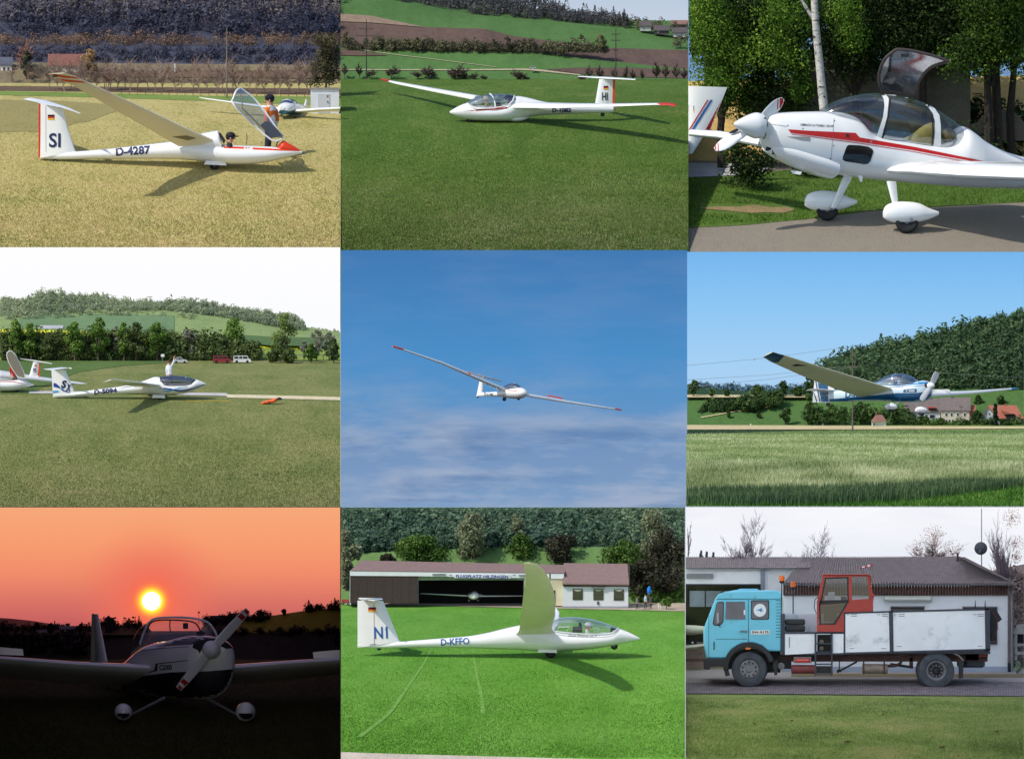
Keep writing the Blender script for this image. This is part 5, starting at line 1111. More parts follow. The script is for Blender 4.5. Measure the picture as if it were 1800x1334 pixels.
human(T, 'person', 'man in a white shirt waving one arm behind the glider SX', dict(
    head=(872, 588, wp), crown=(872, 579, wp), neck=(873, 600, wp), chest=(874, 615, wp), waist=(876, 638, wp), pelvis=(877, 655, wp),
    shL=(884, 608, wp), shR=(861, 610, wp), elL=(895, 590, wp), elR=(859, 630, wp-4), wrL=(900, 570, wp), wrR=(862, 654, wp-6), haL=(901, 561, wp), haR=(863, 661, wp-6),
    hipL=(883, 660, wp), hipR=(870, 660, wp), knL=(884, 705, wp), knR=(869, 705, wp-3), anL=(884, 748, wp), anR=(868, 748, wp), toL=(890, 754, wp-12), toR=(866, 754, wp-12)),
    [SKIN, pm('white_shirt', (232, 236, 240), .8, .03), pm('black_trousers', (30, 32, 40), .9, .1), BLACK], q, hair=pm('brown_hair', (80, 56, 40), .8, .2), face=(.2, 0, -1))
# left edge glider with open canopy, its long right wing reaching behind SX
w0 = T.gw(742); wl = lambda u: w0
r = thing(T, 'glider', 'white glider nose with open canopy at the left edge, orange wingtip', 'glider', (60, 740, w0))
b = MB(T).loft([(0, 680, 738, 46, w0, 2), (60, 680, 736, 42, w0, 2), (100, 676, 730, 36, w0, 2), (125, 677, 722, 28, w0, 2), (150, 690, 714, 16, w0, 2), (175, 701, 705, 3, w0, 2)]).build('fuselage', WHITE, r)
decal(T, 'red_line', [[(0, 684), (70, 686), (150, 700), (70, 689), (0, 687)]], [b], RED, r, 8)
cv = bpy.data.objects.new('canopy', None); COL.objects.link(cv); cv.parent = r
A = [(128, 670), (112, 668), (92, 662), (64, 620), (45, 585), (36, 556), (38, 538), (48, 529), (62, 532), (80, 552), (100, 590), (118, 630), (129, 660)]
MB(T).tube([(u, v, w0-30+(670-v)*.05) for u, v in A], 3.2, 8, closed=True).build('canopy_frame', WHITE, cv)
MB(T).prism(A, w0-32, w0-28).build('canopy_glass', glass('dark_open_canopy', (120, 126, 134), .66), cv)
w3 = MB(T).wing([((-2, 668, w0+60), (-2, 628, w0+120), 16), ((180, 680, w0+180), (185, 657, w0+230), 12), ((380, 699, w0+300), (384, 686, w0+330), 8), ((500, 708, w0+370), (508, 704, w0+380), 3)]).build('wing', WHITE, r)
decal(T, 'wingtip', [[(452, 690), (512, 690), (512, 715), (452, 715)]], [w3], ORANGE, r, 8)
wheel(T, r, (92, 738, w0), 8, 10, hub=GREY)
w1_ = T.gw(735); r = thing(T, 'glider', 'tail of a more distant glider with orange rudder behind the open canopy', 'glider', (180, 702, T.gw(715)))
w1_ = T.gw(712)
f = MB(T).wing([((150, 660, w1_), (198, 662, w1_), 10), ((172, 585, w1_), (203, 586, w1_), 7)]).build('fin', WHITE, r)
MB(T).prism([(202, 592), (208, 592), (203, 662), (194, 662)], w1_-2, w1_+2).build('rudder', ORANGE, r)
MB(T).wing([((105, 569, w1_+120), (104, 571, w1_+130), 3), ((178, 578, w1_), (184, 586, w1_+8), 6), ((268, 594, w1_-110), (270, 598, w1_-100), 3)]).build('tailplane', WHITE, r)
MB(T).loft([(-2, 655, 690, 14, w1_), (100, 656, 684, 11, w1_), (198, 656, 672, 5, w1_)]).build('fuselage', WHITE, r)
text(T, 'fin_letters', 'PS', 172, 638, 20, [f], NAVY, r, width=16); flag(T, 180, 600, 190, 609, [f], r)
wq = T.gw(745)+60
human(T, 'person', 'person in a red top standing behind the open canopy at the left edge', dict(
    head=(68, 588, wq), crown=(68, 580, wq), neck=(68, 602, wq), chest=(66, 618, wq), waist=(68, 640, wq), pelvis=(72, 660, wq), shL=(76, 610, wq), shR=(55, 612, wq), elL=(88, 630, wq), elR=(54, 634, wq),
    wrL=(98, 645, wq), wrR=(58, 654, wq), haL=(104, 650, wq), haR=(59, 661, wq), hipL=(80, 664, wq), hipR=(66, 664, wq), knL=(82, 705, wq), knR=(66, 705, wq), anL=(82, 742, wq), anR=(66, 742, wq), toL=(88, 747, wq), toR=(72, 747, wq)),
    [SKIN, pm('red_top', (170, 24, 30), .8, .05), pm('grey_trousers', (90, 88, 92), .9, .1), BLACK], 1.45, hair=DARK, face=(.5, 0, -1))
# bag on the grass
w = T.gw(803); r = thing(T, 'parachute_bag', 'crumpled orange bag with black straps lying on the grass', 'bag', (1400, 805, w))
mb = MB(T); rnd = random.Random(4)
for i in range(7): mb.ell((1362+i*9, 796-i*2, w+rnd.uniform(-8, 8)), (16, 7+i*.6, 12), 10, 7, rot=Matrix.Rotation(rnd.uniform(-.5, .2), 3, 'Z'))
mb.build('bag', pm('bag_orange', (236, 106, 56), .8, .1), r)
mb = MB(T)
for i in range(5): mb.ell((1410+i*9, 786-i*3, w+rnd.uniform(-6, 6)), (12, 6, 9), 9, 6, rot=Matrix.Rotation(rnd.uniform(-1, .6), 3, 'Z'))
mb.build('strap', pm('dark_strap', (60, 44, 48), .9, .2), r)
mb = MB(T).tube([(960, 785, T.gw(787)), (1040, 787, T.gw(789)), (1120, 785, T.gw(787)), (1190, 789, T.gw(791))], 1.2, 5); props(mb.build('tow_rope', GOLD), 'thin yellow tow rope lying on the grass below the glider SX', 'rope')
GR4 = leaf_mat('dull_blades', [(74, 88, 46), (96, 106, 58), (128, 128, 86), (108, 112, 68), (144, 138, 100)], .2, 1.1, streak=(.4, 1, 1))
grass(T, 'grass', 'dull green mown grass in front of the glider SX', 650, 1334, 90000, 9, 4.2, GR4, 4, far=.3, keep=lambda U, V: ~((V > 734) & (V < 790) & (V < 752+U*.02) & (U > 140)))
# ================================================================ TILE 5 (centre): glider in the sky
G[0] = 1
T = T5 = Tile(600, 440, 2.938, 20, 1322, 1300, (-3, 1786))
skyboard(T, 0, 1400, [(0, (128, 160, 198)), (.25, (118, 150, 192)), (.45, (92, 148, 200)), (.62, (76, 142, 200)), (.85, (70, 130, 188)), (1, (66, 122, 180))], 2500, 1.0,
    cloud=[dict(scale=1.7, stretch=(1.2, 1, 4.2), lo=.44, hi=.62, col=(158, 174, 200), mask=[(0, (1, 1, 1, 1)), (.3, (1, 1, 1, 1)), (.46, (.3, .3, .3, 1)), (.6, (.08, .08, .08, 1)), (.92, (.1, .1, .1, 1))]),
           dict(scale=1.6, stretch=(1, 1, 5), lo=.5, hi=.66, col=(96, 130, 176), mask=[(0, (1, 1, 1, 1)), (.3, (.9, .9, .9, 1)), (.42, (.2, .2, .2, 1)), (.5, (0, 0, 0, 1))]),
           dict(scale=5, stretch=(1.2, 1, 6), lo=.54, hi=.85, col=(172, 186, 208), mask=[(0, (.8, .8, .8, 1)), (.3, (.5, .5, .5, 1)), (.38, (.1, .1, .1, 1)), (.5, (0, 0, 0, 1))])])
def glider5():
    w0 = 1100.; wc = lambda u: w0+(950-u)*1.1
    r = thing(T, 'glider', 'white glider banking in the blue sky with orange wingtips and airbrakes out', 'glider', (860, 770, w0))
    st = [(706, 734, 756, 5), (760, 732, 755, 10), (810, 728, 757, 18), (845, 716, 762, 30), (880, 706, 767, 38), (915, 706, 768, 40), (938, 712, 763, 34), (952, 722, 753, 20), (958, 734, 742, 4)]
    b = MB(T).loft([s+(wc(s[0]),) for s in st], yaw=R(30)).build('fuselage', WHITE, r)
    g = MB(T).loft([(846, 700, 722, 14, wc(850)), (860, 692, 728, 24, wc(865)), (885, 686, 730, 29, wc(885)), (906, 690, 730, 27, wc(906)), (924, 704, 726, 16, wc(924))], yaw=R(30)).build('canopy', glass('dark_canopy', (170, 176, 184), .8), r)
    MB(T).tube([(880, 718, wc(870)-32), (878, 700, wc(875)-24), (886, 688, wc(885)-6), (898, 686, wc(890)+12)], 2.2, 6).build('canopy_frame', WHITE, g)
    wr = wc(850)-30
    wl = MB(T).wing([((852, 724, wr), (800, 710, wr+80), 24), ((700, 660, wr-200), (664, 646, wr-120), 20), ((520, 583, wr-440), (494, 573, wr-380), 15), ((330, 517, wr-700), (310, 511, wr-650), 10), ((266, 499, wr-790), (262, 496, wr-775), 6)], camber=.05).build('wing', WHITE, r)
    w2 = MB(T).wing([((948, 749, wc(940)), (930, 738, wc(940)+70), 18), ((1120, 778, wc(940)+180), (1106, 767, wc(940)+240), 15), ((1300, 805, wc(940)+380), (1290, 798, wc(940)+430), 11), ((1415, 821, wc(940)+500), (1408, 817, wc(940)+524), 8), ((1447, 826, wc(940)+540), (1445, 826, wc(940)+545), 3)], camber=.05).build('wing', WHITE, r)
    MB(T).wing([((322, 515, wr-711), (303, 508, wr-664), 11.5), ((266, 499, wr-791), (261, 495, wr-776), 8)]).build('wingtip', ORANGE, r); MB(T).wing([((1412, 821, wc(940)+497), (1405, 816.5, wc(940)+525), 9.5), ((1448, 827, wc(940)+541), (1446, 824, wc(940)+547), 6)]).build('wingtip', ORANGE, r)
    MB(T).prism([(575, 604), (590, 603), (670, 636), (664, 644)], wr-250, wr-246).build('airbrake', ORANGE, r, smooth=False)
    MB(T).prism([(1054, 750), (1070, 747), (1146, 762), (1143, 768)], wc(940)+120, wc(940)+124).build('airbrake', ORANGE, r, smooth=False)
    f = MB(T).wing([((730, 745, wc(715)), (697, 755, wc(715)+10), 8), ((738, 652, wc(725)), (718, 652, wc(725)+12), 6)]).build('fin', WHITE, r)
    MB(T).wing([((640, 623, wc(725)-110), (642, 628, wc(725)-90), 3), ((730, 648, wc(725)), (728, 657, wc(725)+30), 6), ((832, 675, wc(725)+120), (826, 680, wc(725)+140), 3)]).build('tailplane', WHITE, r)
    wheel(T, r, (842, 769, wc(850)), 10, 9, hub=GREY); wheel(T, r, (915, 766, wc(915)), 8, 8, hub=GREY); wheel(T, r, (704, 756, wc(704)), 6, 6, hub=GREY)
    decal(T, 'red_line', [[(858, 720), (905, 724), (905, 727), (858, 723)]], [b], RED, r, 20)
    text(T, 'registration', 'D-1082', 750, 747, 9, [b], NAVY, r, width=34)
    return wc
wc = glider5()
human(T, 'person', 'pilot behind the dark canopy of the banking glider', dict(head=(902, 708, wc(900)), crown=(902, 704, wc(900)), neck=(901, 715, wc(900)), chest=(899, 724, wc(898)), pelvis=(890, 745, wc(890)),
    shL=(892, 721, wc(890)+6), shR=(907, 721, wc(900)-6), elL=(892, 733, wc(890)+6), elR=(909, 733, wc(900)-6), wrL=(900, 737, wc(890)), wrR=(912, 738, wc(905)), haL=(903, 738, wc(890)), haR=(914, 739, wc(905))),
    [SKIN, pm('grey_shirt', (150, 160, 176), .9, .1), DARK, DARK], .8, hat=(WHITE, 'cap'), face=(.5, 0, -.8))
# ================================================================ TILE 6 (middle right): motor glider over the wheat
G[0] = 1.4
T = T6 = Tile(1205, 443, 2.945, 20, 1330, 895, (3, 1753))
ground(T, 'ground', ground_mat('wheat_soil', [(.3, (84, 104, 52)), (.6, (112, 130, 72))], 2, 20))
sheet(T, 'stubble_field', [(3, 922), (900, 920), (1753, 916)], [(3, 897), (900, 902), (1753, 906)], ground_mat('tan_field', [(.3, (158, 142, 106)), (.6, (178, 164, 128))], 2, 16), lift=8)
lA = [(3, 895), (1753, 905)]; uA = [(3, 748), (620, 748), (1100, 700), (1753, 715)]
slope(T, 'meadow_hill', lA, uA, 3600, 4000, ground_mat('lush_meadow', [(.3, (52, 80, 40)), (.55, (70, 98, 50)), (.7, (58, 86, 42))], 1.0, 8, .4))
uB = [(3, 700), (100, 690), (330, 708), (620, 700), (700, 600), (870, 520), (1050, 480), (1300, 425), (1500, 375), (1753, 312)]
slope(T, 'hill', uA, uB, 4000, 4600, ground_mat('wood_floor', [(.3, (24, 44, 24)), (.6, (36, 58, 32))], 2, 10))
skyboard(T, 0, 900, [(0, (178, 208, 236)), (.35, (166, 208, 244)), (.7, (140, 198, 244)), (1, (118, 182, 238))], 4800, 1.0)
WD = leaf_mat('summer_wood', [(46, 68, 50), (64, 88, 58), (84, 106, 70), (106, 126, 86)], .4, .4)
wood_mass(T, 'forest', 'dark green forest climbing the hill behind the blue and white motor glider', [(640, 720), (700, 705), (1753, 705)], [(640, 650), (700, 610), (870, 530), (1050, 490), (1300, 435), (1500, 385), (1753, 322)], 4000, 4600, 1300, 26, 70, .19, WD, 31, .1, u=(680, 1752), thi=1.0)
wood_mass(T, 'far_wood', 'low bluish wood on the far horizon at the left', [(3, 735), (640, 735)], [(3, 695), (100, 690), (330, 708), (640, 700)], 4400, 4590, 200, 14, 60, .22, leaf_mat('haze_blue_wood', [(66, 92, 108), (84, 110, 122), (98, 124, 132)], 0, 1), 32, 0, u=(3, 640))  # bluish leaf tones hold the haze of the far horizon
patch(T, 'stubble_field', [(3, 752), (620, 752)], [(3, 738), (620, 740)], (uA, uB, 4000, 4600), ground_mat('tan_field', []), lift=12)
patch(T, 'track', [(80, 858), (260, 826), (500, 792)], [(80, 853), (260, 822), (500, 789)], (lA, uA, 3600, 4000), ground_mat('tan_field', []), lift=8)
TG = leaf_mat('field_tree_green', [(30, 50, 24), (46, 68, 32), (66, 88, 42), (92, 116, 58)], .25, 1.6)
wood_mass(T, 'hedge', 'dark hedge running diagonally up the green hill', [(80, 848), (260, 822), (490, 790)], [(80, 820), (260, 780), (490, 752)], 3780, 3900, 200, 21, 110, .19, TG, 34, 0, u=(75, 495))
wood_mass(T, 'orchard', 'dense row of garden trees behind the houses', [(620, 890), (1150, 894), (1200, 912), (1753, 914)], [(620, 800), (1150, 800), (1200, 884), (1470, 884), (1490, 850), (1530, 880), (1753, 880)], 3560, 3600, 120, 24, 110, .17, TG, 35, 0, u=(640, 1752), thi=.7)
tl = [('large dark tree at the left edge above the green hill', 42, 745, 82, 76, 4010), ('small tree second from the left on the ridge', 138, 752, 44, 34, 4005), ('low tree on the ridge right of the small one', 215, 752, 40, 34, 4005), ('round dark tree on the ridge left of the middle', 372, 752, 62, 92, 4005), ('tall dark tree on the ridge', 502, 752, 84, 84, 4010), ('broad tree right of the tall ridge tree', 585, 752, 56, 80, 4010), ('tall dark tree just behind the tail fin', 645, 745, 110, 70, 4010),
      ('slim sapling under the diagonal hedge', 226, 858, 36, 26, 3700), ('tiny tree alone on the green hill', 380, 860, 34, 28, 3700), ('bushy tree in the middle of the green slope', 518, 893, 88, 78, 3610), ('large tree below the striped tail', 648, 893, 124, 110, 3605), ('dark tree between the tail and the tall pole', 752, 893, 110, 60, 3605), ('round tree behind the pole', 905, 893, 120, 130, 3615), ('tree beside the small chapel', 1090, 893, 100, 110, 3605),
      ('round tree alone on the slope above the right house', 1518, 800, 62, 62, 3850), ('leafy tree on the slope at the upper right', 1635, 800, 60, 70, 3850), ('bush between the two big houses', 1455, 915, 44, 60, 3560), ('dark tree on the right of the cream house', 1505, 905, 90, 70, 3590), ('pale bush in front of the cream house', 1408, 912, 36, 40, 3560), ('garden tree below the left wheel', 1225, 905, 60, 80, 3580), ('shrub at the right edge in front of the orange roof', 1660, 915, 40, 50, 3540), ('pale leafed shrub left of the cream house', 1320, 908, 50, 50, 3570), ('small bush under the striped tail', 630, 775, 34, 60, 3950)]
for i, (l, u, v, h, wd, w) in enumerate(tl): leafy(T, 'tree' if h > 50 else 'bush', l, u, v, w, h, wd, TG, 900, 6, .12, 10, 300+i, clip=(3, 1752), cat='tree' if h > 50 else 'bush', shape='tall' if i in (4, 9, 11) else 'round')
leafy(T, 'spruce', 'dark pointed spruce in front of the orange roofed house', 1604, 918, 3530, 140, 70, leaf_mat('spruce_green', [(18, 34, 24), (28, 48, 32), (42, 62, 42)], .1, 2), 1600, 6, .05, 16, 340, shape='cone')
CR = pm('cream_render', (222, 208, 186), .8, .05); WR = pm('house_white', (216, 218, 220), .8, .05); GRF = pm('grey_brown_roof', (118, 106, 104), .85, .12, 14); ORF = pm('orange_roof', (166, 100, 80), .85, .12, 16)
house(T, 'cream house with a long grey roof behind the propeller', 1322, 1470, 905, 822, 758, 3650, 110, CR, GRF, wins=tuple((u, u+9, 834, 846) for u in (1345, 1372, 1405, 1440))+tuple((u, u+8, 868, 880) for u in (1345, 1362, 1378)), chim=1380)
r = house(T, 'wide white house with grey roof and small red dormer left of the cream house', 1136, 1318, 900, 830, 764, 3670, 90, WR, GRF, wins=((1150, 1166, 836, 848), (1240, 1252, 842, 856), (1264, 1290, 842, 858)), chim=1268)
MB(T).prism([(1254, 808), (1300, 808), (1292, 800), (1260, 800)], 3655, 3700).build('dormer_roof', pm('red_dormer', (196, 84, 66), .8, .1), r, smooth=False)
MB(T).box(1258, 1296, 808, 814, 3662, 3700).build('dormer', DARK, r, smooth=False)
house(T, 'orange roofed annex between the cream house and the trees', 1470, 1496, 880, 826, 798, 3670, 80, ORF, ORF, wins=((1476, 1482, 850, 860),), name='annex', cat='building')
r = thing(T, 'house', 'white gabled house with an orange roof at the right edge of the village', 'house', (1640, 905, 3620))
MB(T).prism([(1532, 908), (1532, 870), (1566, 806), (1640, 900), (1640, 908)], 3600, 3700).build('wall', WR, r, smooth=False)
MB(T).box(1640, 1738, 868, 908, 3610, 3700).build('wall', CR, r, smooth=False)
MB(T).add([(1564, 797, 3660), (1712, 797, 3660), (1752, 866, 3598), (1622, 866, 3598), (1564, 793, 3660), (1712, 793, 3660), (1752, 862, 3594), (1620, 862, 3594)], [(0, 1, 2, 3), (4, 7, 6, 5), (0, 3, 7, 4), (1, 5, 6, 2), (3, 2, 6, 7), (0, 4, 5, 1)]).build('roof', ORF, r, smooth=False)
MB(T).prism([(1526, 872), (1562, 795), (1570, 797), (1536, 876)], 3594, 3604).build('barge_board', GRF, r, smooth=False)
MB(T).prism([(1650, 838), (1700, 836), (1712, 862), (1668, 862)], 3590, 3620).build('dormer', DARK, r, smooth=False)
MB(T).prism([(1630, 818), (1690, 836), (1704, 838), (1650, 840)], 3584, 3630).build('dormer_roof', ORF, r, smooth=False)
MB(T).box(1652, 1660, 785, 802, 3655, 3665).build('chimney', ORF, r, smooth=False)
for u, v in ((1556, 836), (1572, 836), (1548, 870)):
    f = MB(T).box(u-5, u+5, v-6, v+8, 3598, 3600.6).build('window', WHITE, r, smooth=False); MB(T).box(u-3.5, u+3.5, v-4.5, v+6.5, 3597.4, 3598.4).build('pane', pm('window_blue', (70, 86, 104), .3, .1), f, smooth=False)
r = thing(T, 'chapel', 'tiny white chapel with a steep reddish roof beside the tall pole', 'chapel', (1000, 912, 3440))
MB(T).prism([(963, 914), (963, 874), (985, 876), (1038, 874), (1038, 914), (985, 916)], 3440, 3490).build('wall', pm('chapel_white', (226, 224, 210), .8, .04), r, smooth=False)
MB(T).add([(960, 876, 3430), (985, 879, 3425), (1042, 876, 3436), (1042, 874, 3500), (960, 874, 3500), (985, 842, 3460), (1018, 842, 3465)], [(0, 1, 5), (1, 2, 6, 5), (2, 3, 6), (3, 4, 5, 6), (4, 0, 5), (0, 4, 3, 2, 1)]).build('roof', pm('chapel_roof', (140, 98, 88), .8, .12), r, smooth=False)
MB(T).box(984, 990, 824, 842, 3458, 3464).build('bell_turret', pm('chapel_roof', (1, 1, 1)), r); MB(T).box(972, 978, 886, 898, 3436, 3441).build('window', DARK, r, smooth=False)
tiny_car(T, 'dark car parked in front of the cream house', 1365, 908, 3570, 36, 15, DARK, DARK)
tiny_car(T, 'white van half hidden by shrubs below the orange roof', 1690, 905, 3580, 36, 20, pm('van_white', (226, 226, 228)), DARK, 'van', cat='van')
PL = pm('pole_brown', (110, 96, 88), .8, .15)
pole(T, 'tall brown power pole crossing in front of the forest edge', 865, 922, T.gw(925), 486, 4.5, PL, ((537, 14), (592, 30)))
pole(T, 'small power pole in front of the cream house', 1426, 905, 3560, 796, 2, PL, ((804, 10),))
for i, (a, v0, v1, v2, u2) in enumerate((('upper wire running left from the tall pole', 588, 520, 487, 865), ('lower wire running left from the tall pole', 662, 625, 592, 840), ('lowest wire running left from the tall pole', 700, 650, 594, 890))):
    mb = MB(T).tube([(3, v0, 3300), (u2*.5, v0+(v2-v0)*.5+10, 3300), (u2, v2, T.gw(925))], .8, 4); props(mb.build('power_line', GREY), a, 'cable')
mb = MB(T).tube([(865, 560, T.gw(925)), (1100, 600, 3300), (1450, 634, 3400), (1752, 652, 3500)], .8, 4); props(mb.build('power_line', GREY), 'wire running right from the tall pole over the forest', 'cable')
for i, (l, u, v) in enumerate((('small white marker post at the left end of the tan field', 337, 902), ('small white marker post near the big tree', 711, 902))): props(MB(T).box(u-3, u+3, v-14, v+3, 3560, 3566).build('marker_post', WHITE), l, 'post')
mb = MB(T).ell((357, 556, 3300), (4, 3, 4), 8, 6); props(mb.build('warning_ball', RED), 'tiny red warning ball on the upper wire', 'ball')
# wheat
WH = leaf_mat('wheat_ears', [(112, 128, 80), (142, 154, 104), (172, 178, 134), (196, 198, 162)], .3, 1.2, streak=(.5, 1, 1)); WS_ = leaf_mat('wheat_stems', [(48, 72, 52), (70, 94, 62), (96, 120, 78)], .3, 1.0)
edge = lambda U: np.interp(U, [0, 500, 900, 1200, 1753], [1318, 1312, 1302, 1288, 1216])
grass(T, 'wheat', 'ripening wheat field with pale ears, far half', 940, 1120, 44000, 16, 5, WH, 61, lean=.4, far=.45)
grass(T, 'wheat', 'ripening wheat with pale ears along the near edge', 1100, 1300, 60000, 44, 5.5, WH, 62, lean=.3, keep=lambda U, V: V < edge(U)-12, far=.5)
grass(T, 'wheat', 'dark green wheat stems at the near edge of the field', 1210, 1318, 26000, 62, 6, WS_, 63, lean=.1, keep=lambda U, V: (V < edge(U)+2) & (V > edge(U)-60))
grass(T, 'wheat', 'thin dark strip of young wheat at the far edge of the field', 922, 945, 6000, 14, 5, WS_, 64, lean=.2)
grass(T, 'grass', 'bright green grass verge at the lower right below the wheat', 1190, 1332, 14000, 24, 5, leaf_mat('verge_blades', [(46, 84, 26), (66, 108, 36), (94, 134, 56)], .3, 1), 65, keep=lambda U, V: V > edge(U)-14)
BLU = pm('sky_blue_paint', (40, 130, 190), .3, .04, coat=.4); DBL = pm('deep_blue_paint', (22, 84, 128), .3, .05, coat=.4)
def falke():
    w0 = -700.; wc = lambda u: w0-(u-1000)*.35
    r = thing(T, 'motor_glider', 'blue and white motor glider flying low over the wheat with propeller up front', 'aircraft', (1100, 845, w0))
    st = [(742, 720, 776, 10), (800, 716, 775, 18), (900, 700, 772, 32), (1000, 674, 772, 48), (1050, 676, 774, 54), (1120, 682, 778, 58), (1190, 672, 779, 58), (1225, 665, 776, 52), (1252, 668, 768, 42), (1266, 676, 752, 30), (1272, 688, 738, 18)]
    b = MB(T).loft([s+(wc(s[0]), 2.3) for s in st], yaw=R(24)).build('fuselage', pm('ice_blue_gelcoat', (200, 222, 232), .2, .04, coat=.5), r)
    g = MB(T).loft([(965, 684, 700, 20, wc(970)), (1000, 664, 705, 34, wc(1000)), (1045, 640, 710, 44, wc(1045)), (1085, 629, 712, 48, wc(1085)), (1130, 630, 712, 48, wc(1130)), (1170, 644, 706, 42, wc(1170)), (1200, 664, 695, 30, wc(1200))], yaw=R(24)).build('canopy', glass('light_canopy', (200, 214, 228), .78), r)
    MB(T).tube([(1076, 682, wc(1060)-44), (1066, 656, wc(1062)-40), (1072, 638, wc(1072)-26), (1090, 629, wc(1085)-2)], 2.6, 6).build('canopy_frame', WHITE, g)
    decal(T, 'blue_top', [[(1100, 684), (1150, 662), (1210, 656), (1266, 664), (1262, 680), (1150, 687)]], [b], BLU, r, 8)
    decal(T, 'blue_belly', [[(745, 762), (900, 748), (1000, 740), (1090, 730), (1200, 730), (1272, 716), (1272, 760), (1235, 790), (1000, 790), (742, 790)]], [b], DBL, r, 8)
    decal(T, 'pin_stripe', [[(1050, 700), (1240, 688), (1240, 690), (1050, 702)], [(985, 672), (1000, 688), (1020, 696), (1000, 690)]], [b], DBL, r, 8)
    decal(T, 'name_plate', [[(1130, 710), (1196, 708), (1196, 724), (1126, 726)]], [b], DBL, r, 8); text(T, 'name_lettering', 'C 2000', 1140, 722, 9, [b], WHITE, r, width=46, off=.014)
    text(T, 'registration', 'D-KITA', 826, 752, 30, [b], DBL, r, width=130, shear=.1, bold=.02)
    # propeller
    hub = Vector((1272, 692, wc(1270)-62)); ax = Vector((.72, .02, -.7)).normalized()
    MB(T).lathe(hub, [(-14, 17), (-2, 19), (8, 16), (18, 8), (22, .5)], ax, 20).build('spinner', WHITE, r)
    decal(T, 'cowl_hole', [[(1240, 678), (1262, 676), (1266, 700), (1246, 704), (1236, 692)]], [b], DARK, r, 20, .008)
    for s, tip in ((1, Vector((1303, 622, hub.z-6))), (-1, Vector((1220, 768, hub.z-40)))):
        d = (tip-hub); cd = Vector((-d.y, d.x, 0)).normalized(); cd.z = .4*s
        bl = MB(T).wing([(hub-cd*10, hub+cd*10, 7), (hub+d*.5-cd*15, hub+d*.5+cd*15, 6), (hub+d*.85-cd*15, hub+d*.85+cd*15, 4), (tip-cd*9, tip+cd*9, 2)], sub=2).build('propeller_blade', WHITE, r)
        for q0, q1 in ((.78, .83), (.9, 1.03)):
            a, c = hub+d*q0, hub+d*q1; decal(T, 'blade_tip', [[(a.x-cd.x*16, a.y-cd.y*16), (a.x+cd.x*16, a.y+cd.y*16), (c.x+cd.x*16, c.y+cd.y*16), (c.x-cd.x*16, c.y-cd.y*16)]], [bl], RED, r, 30, .003)
    # near wing, raised towards the viewer; far wing behind the nose
    wn = wc(1000)-60
    wg = MB(T).wing([((1088, 716, wn), (905, 752, wn+60), 24), ((900, 655, wn-240), (770, 706, wn-190), 20), ((700, 594, wn-480), (610, 644, wn-440), 16), ((520, 537, wn-700), (440, 568, wn-670), 11), ((452, 517, wn-790), (400, 543, wn-770), 5)]).build('wing', pm('field_bounce_gelcoat', (226, 228, 180), .3, .04, coat=.3), r)  # wing's yellow-green stands for light bounced up from the field
    decal(T, 'blue_wingtip', [[(395, 548), (395, 530), (450, 508), (512, 536), (482, 570), (460, 572)]], [wg], DBL, r, 5, .004)
    decal(T, 'wing_number', [[(552, 586), (575, 580), (632, 588), (600, 590), (560, 592)]], [wg], DARK, r, 8)
    wf = MB(T).wing([((1268, 748, wc(1200)+60), (1262, 722, wc(1200)+140), 16), ((1480, 734, wc(1200)+320), (1470, 718, wc(1200)+380), 12), ((1690, 712, wc(1200)+560), (1685, 704, wc(1200)+590), 7), ((1722, 707, wc(1200)+600), (1724, 704, wc(1200)+604), 3)]).build('wing', WHITE, r)
    MB(T).wing([((1688, 712.5, wc(1200)+556), (1682, 703.5, wc(1200)+594), 9), ((1723, 708, wc(1200)+598), (1726, 704, wc(1200)+608), 4.5)]).build('wingtip', BLU, r)
    MB(T).prism([(1270, 712), (1366, 710), (1370, 722), (1270, 728)], wc(1200)+180, wc(1200)+184).build('airbrake', WHITE, r, smooth=False)
    wt = wc(700)
    f = MB(T).wing([((778, 722, wt), (658, 778, wt), 16), ((760, 684, wt), (664, 700, wt), 13), ((735, 655, wt), (668, 655, wt), 9)]).build('fin', WHITE, r)
    f2 = MB(T).prism([(660, 740), (752, 740), (748, 780), (658, 778)], wt-7, wt+7).build('rudder', WHITE, r, smooth=False)
    decal(T, 'blue_panel', [[(692, 655), (728, 655), (752, 782), (712, 782), (690, 720)], [(668, 655), (674, 655), (700, 782), (694, 782)], [(680, 655), (684, 655), (708, 782), (704, 782)], [(662, 728), (667, 728), (684, 780), (678, 780)]], [f, f2], DBL, r, 8)
    MB(T).wing([((632, 715, wt-150), (628, 718, wt-120), 4), ((668, 708, wt-110), (672, 722, wt-60), 7), ((800, 718, wt-10), (740, 738, wt+40), 10)]).build('tailplane', WHITE, r)
    wheel(T, r, (738, 790, wt), 11, 8, hub=GREY)
    for (cu, cv, w, top) in ((1066, 800, wc(1150)-90, (1115, 776)), (1222, 818, wc(1200)-20, (1180, 774))):
        MB(T).tube([(top[0], top[1], wc(1150)), (cu+(10 if cu < 1100 else -14), cv-6, w)], [4, 3], 8).build('gear_leg', WHITE, r)
        wheel(T, r, (cu, cv+12, w), 17, 14, hub=GREY)
        fa = MB(T).loft([(cu-34, cv-4, cv+6, 4, w), (cu-24, cv-14, cv+14, 12, w), (cu, cv-20, cv+17, 15, w), (cu+22, cv-12, cv+14, 12, w), (cu+32, cv-2, cv+6, 4, w)], 20).build('wheel_fairing', WHITE, r)
        decal(T, 'blue_skirt', [[(cu-36, cv), (cu+34, cv), (cu+34, cv+22), (cu-36, cv+22)]], [fa], DBL, r, 12, .003)
    return wc
wc = falke()
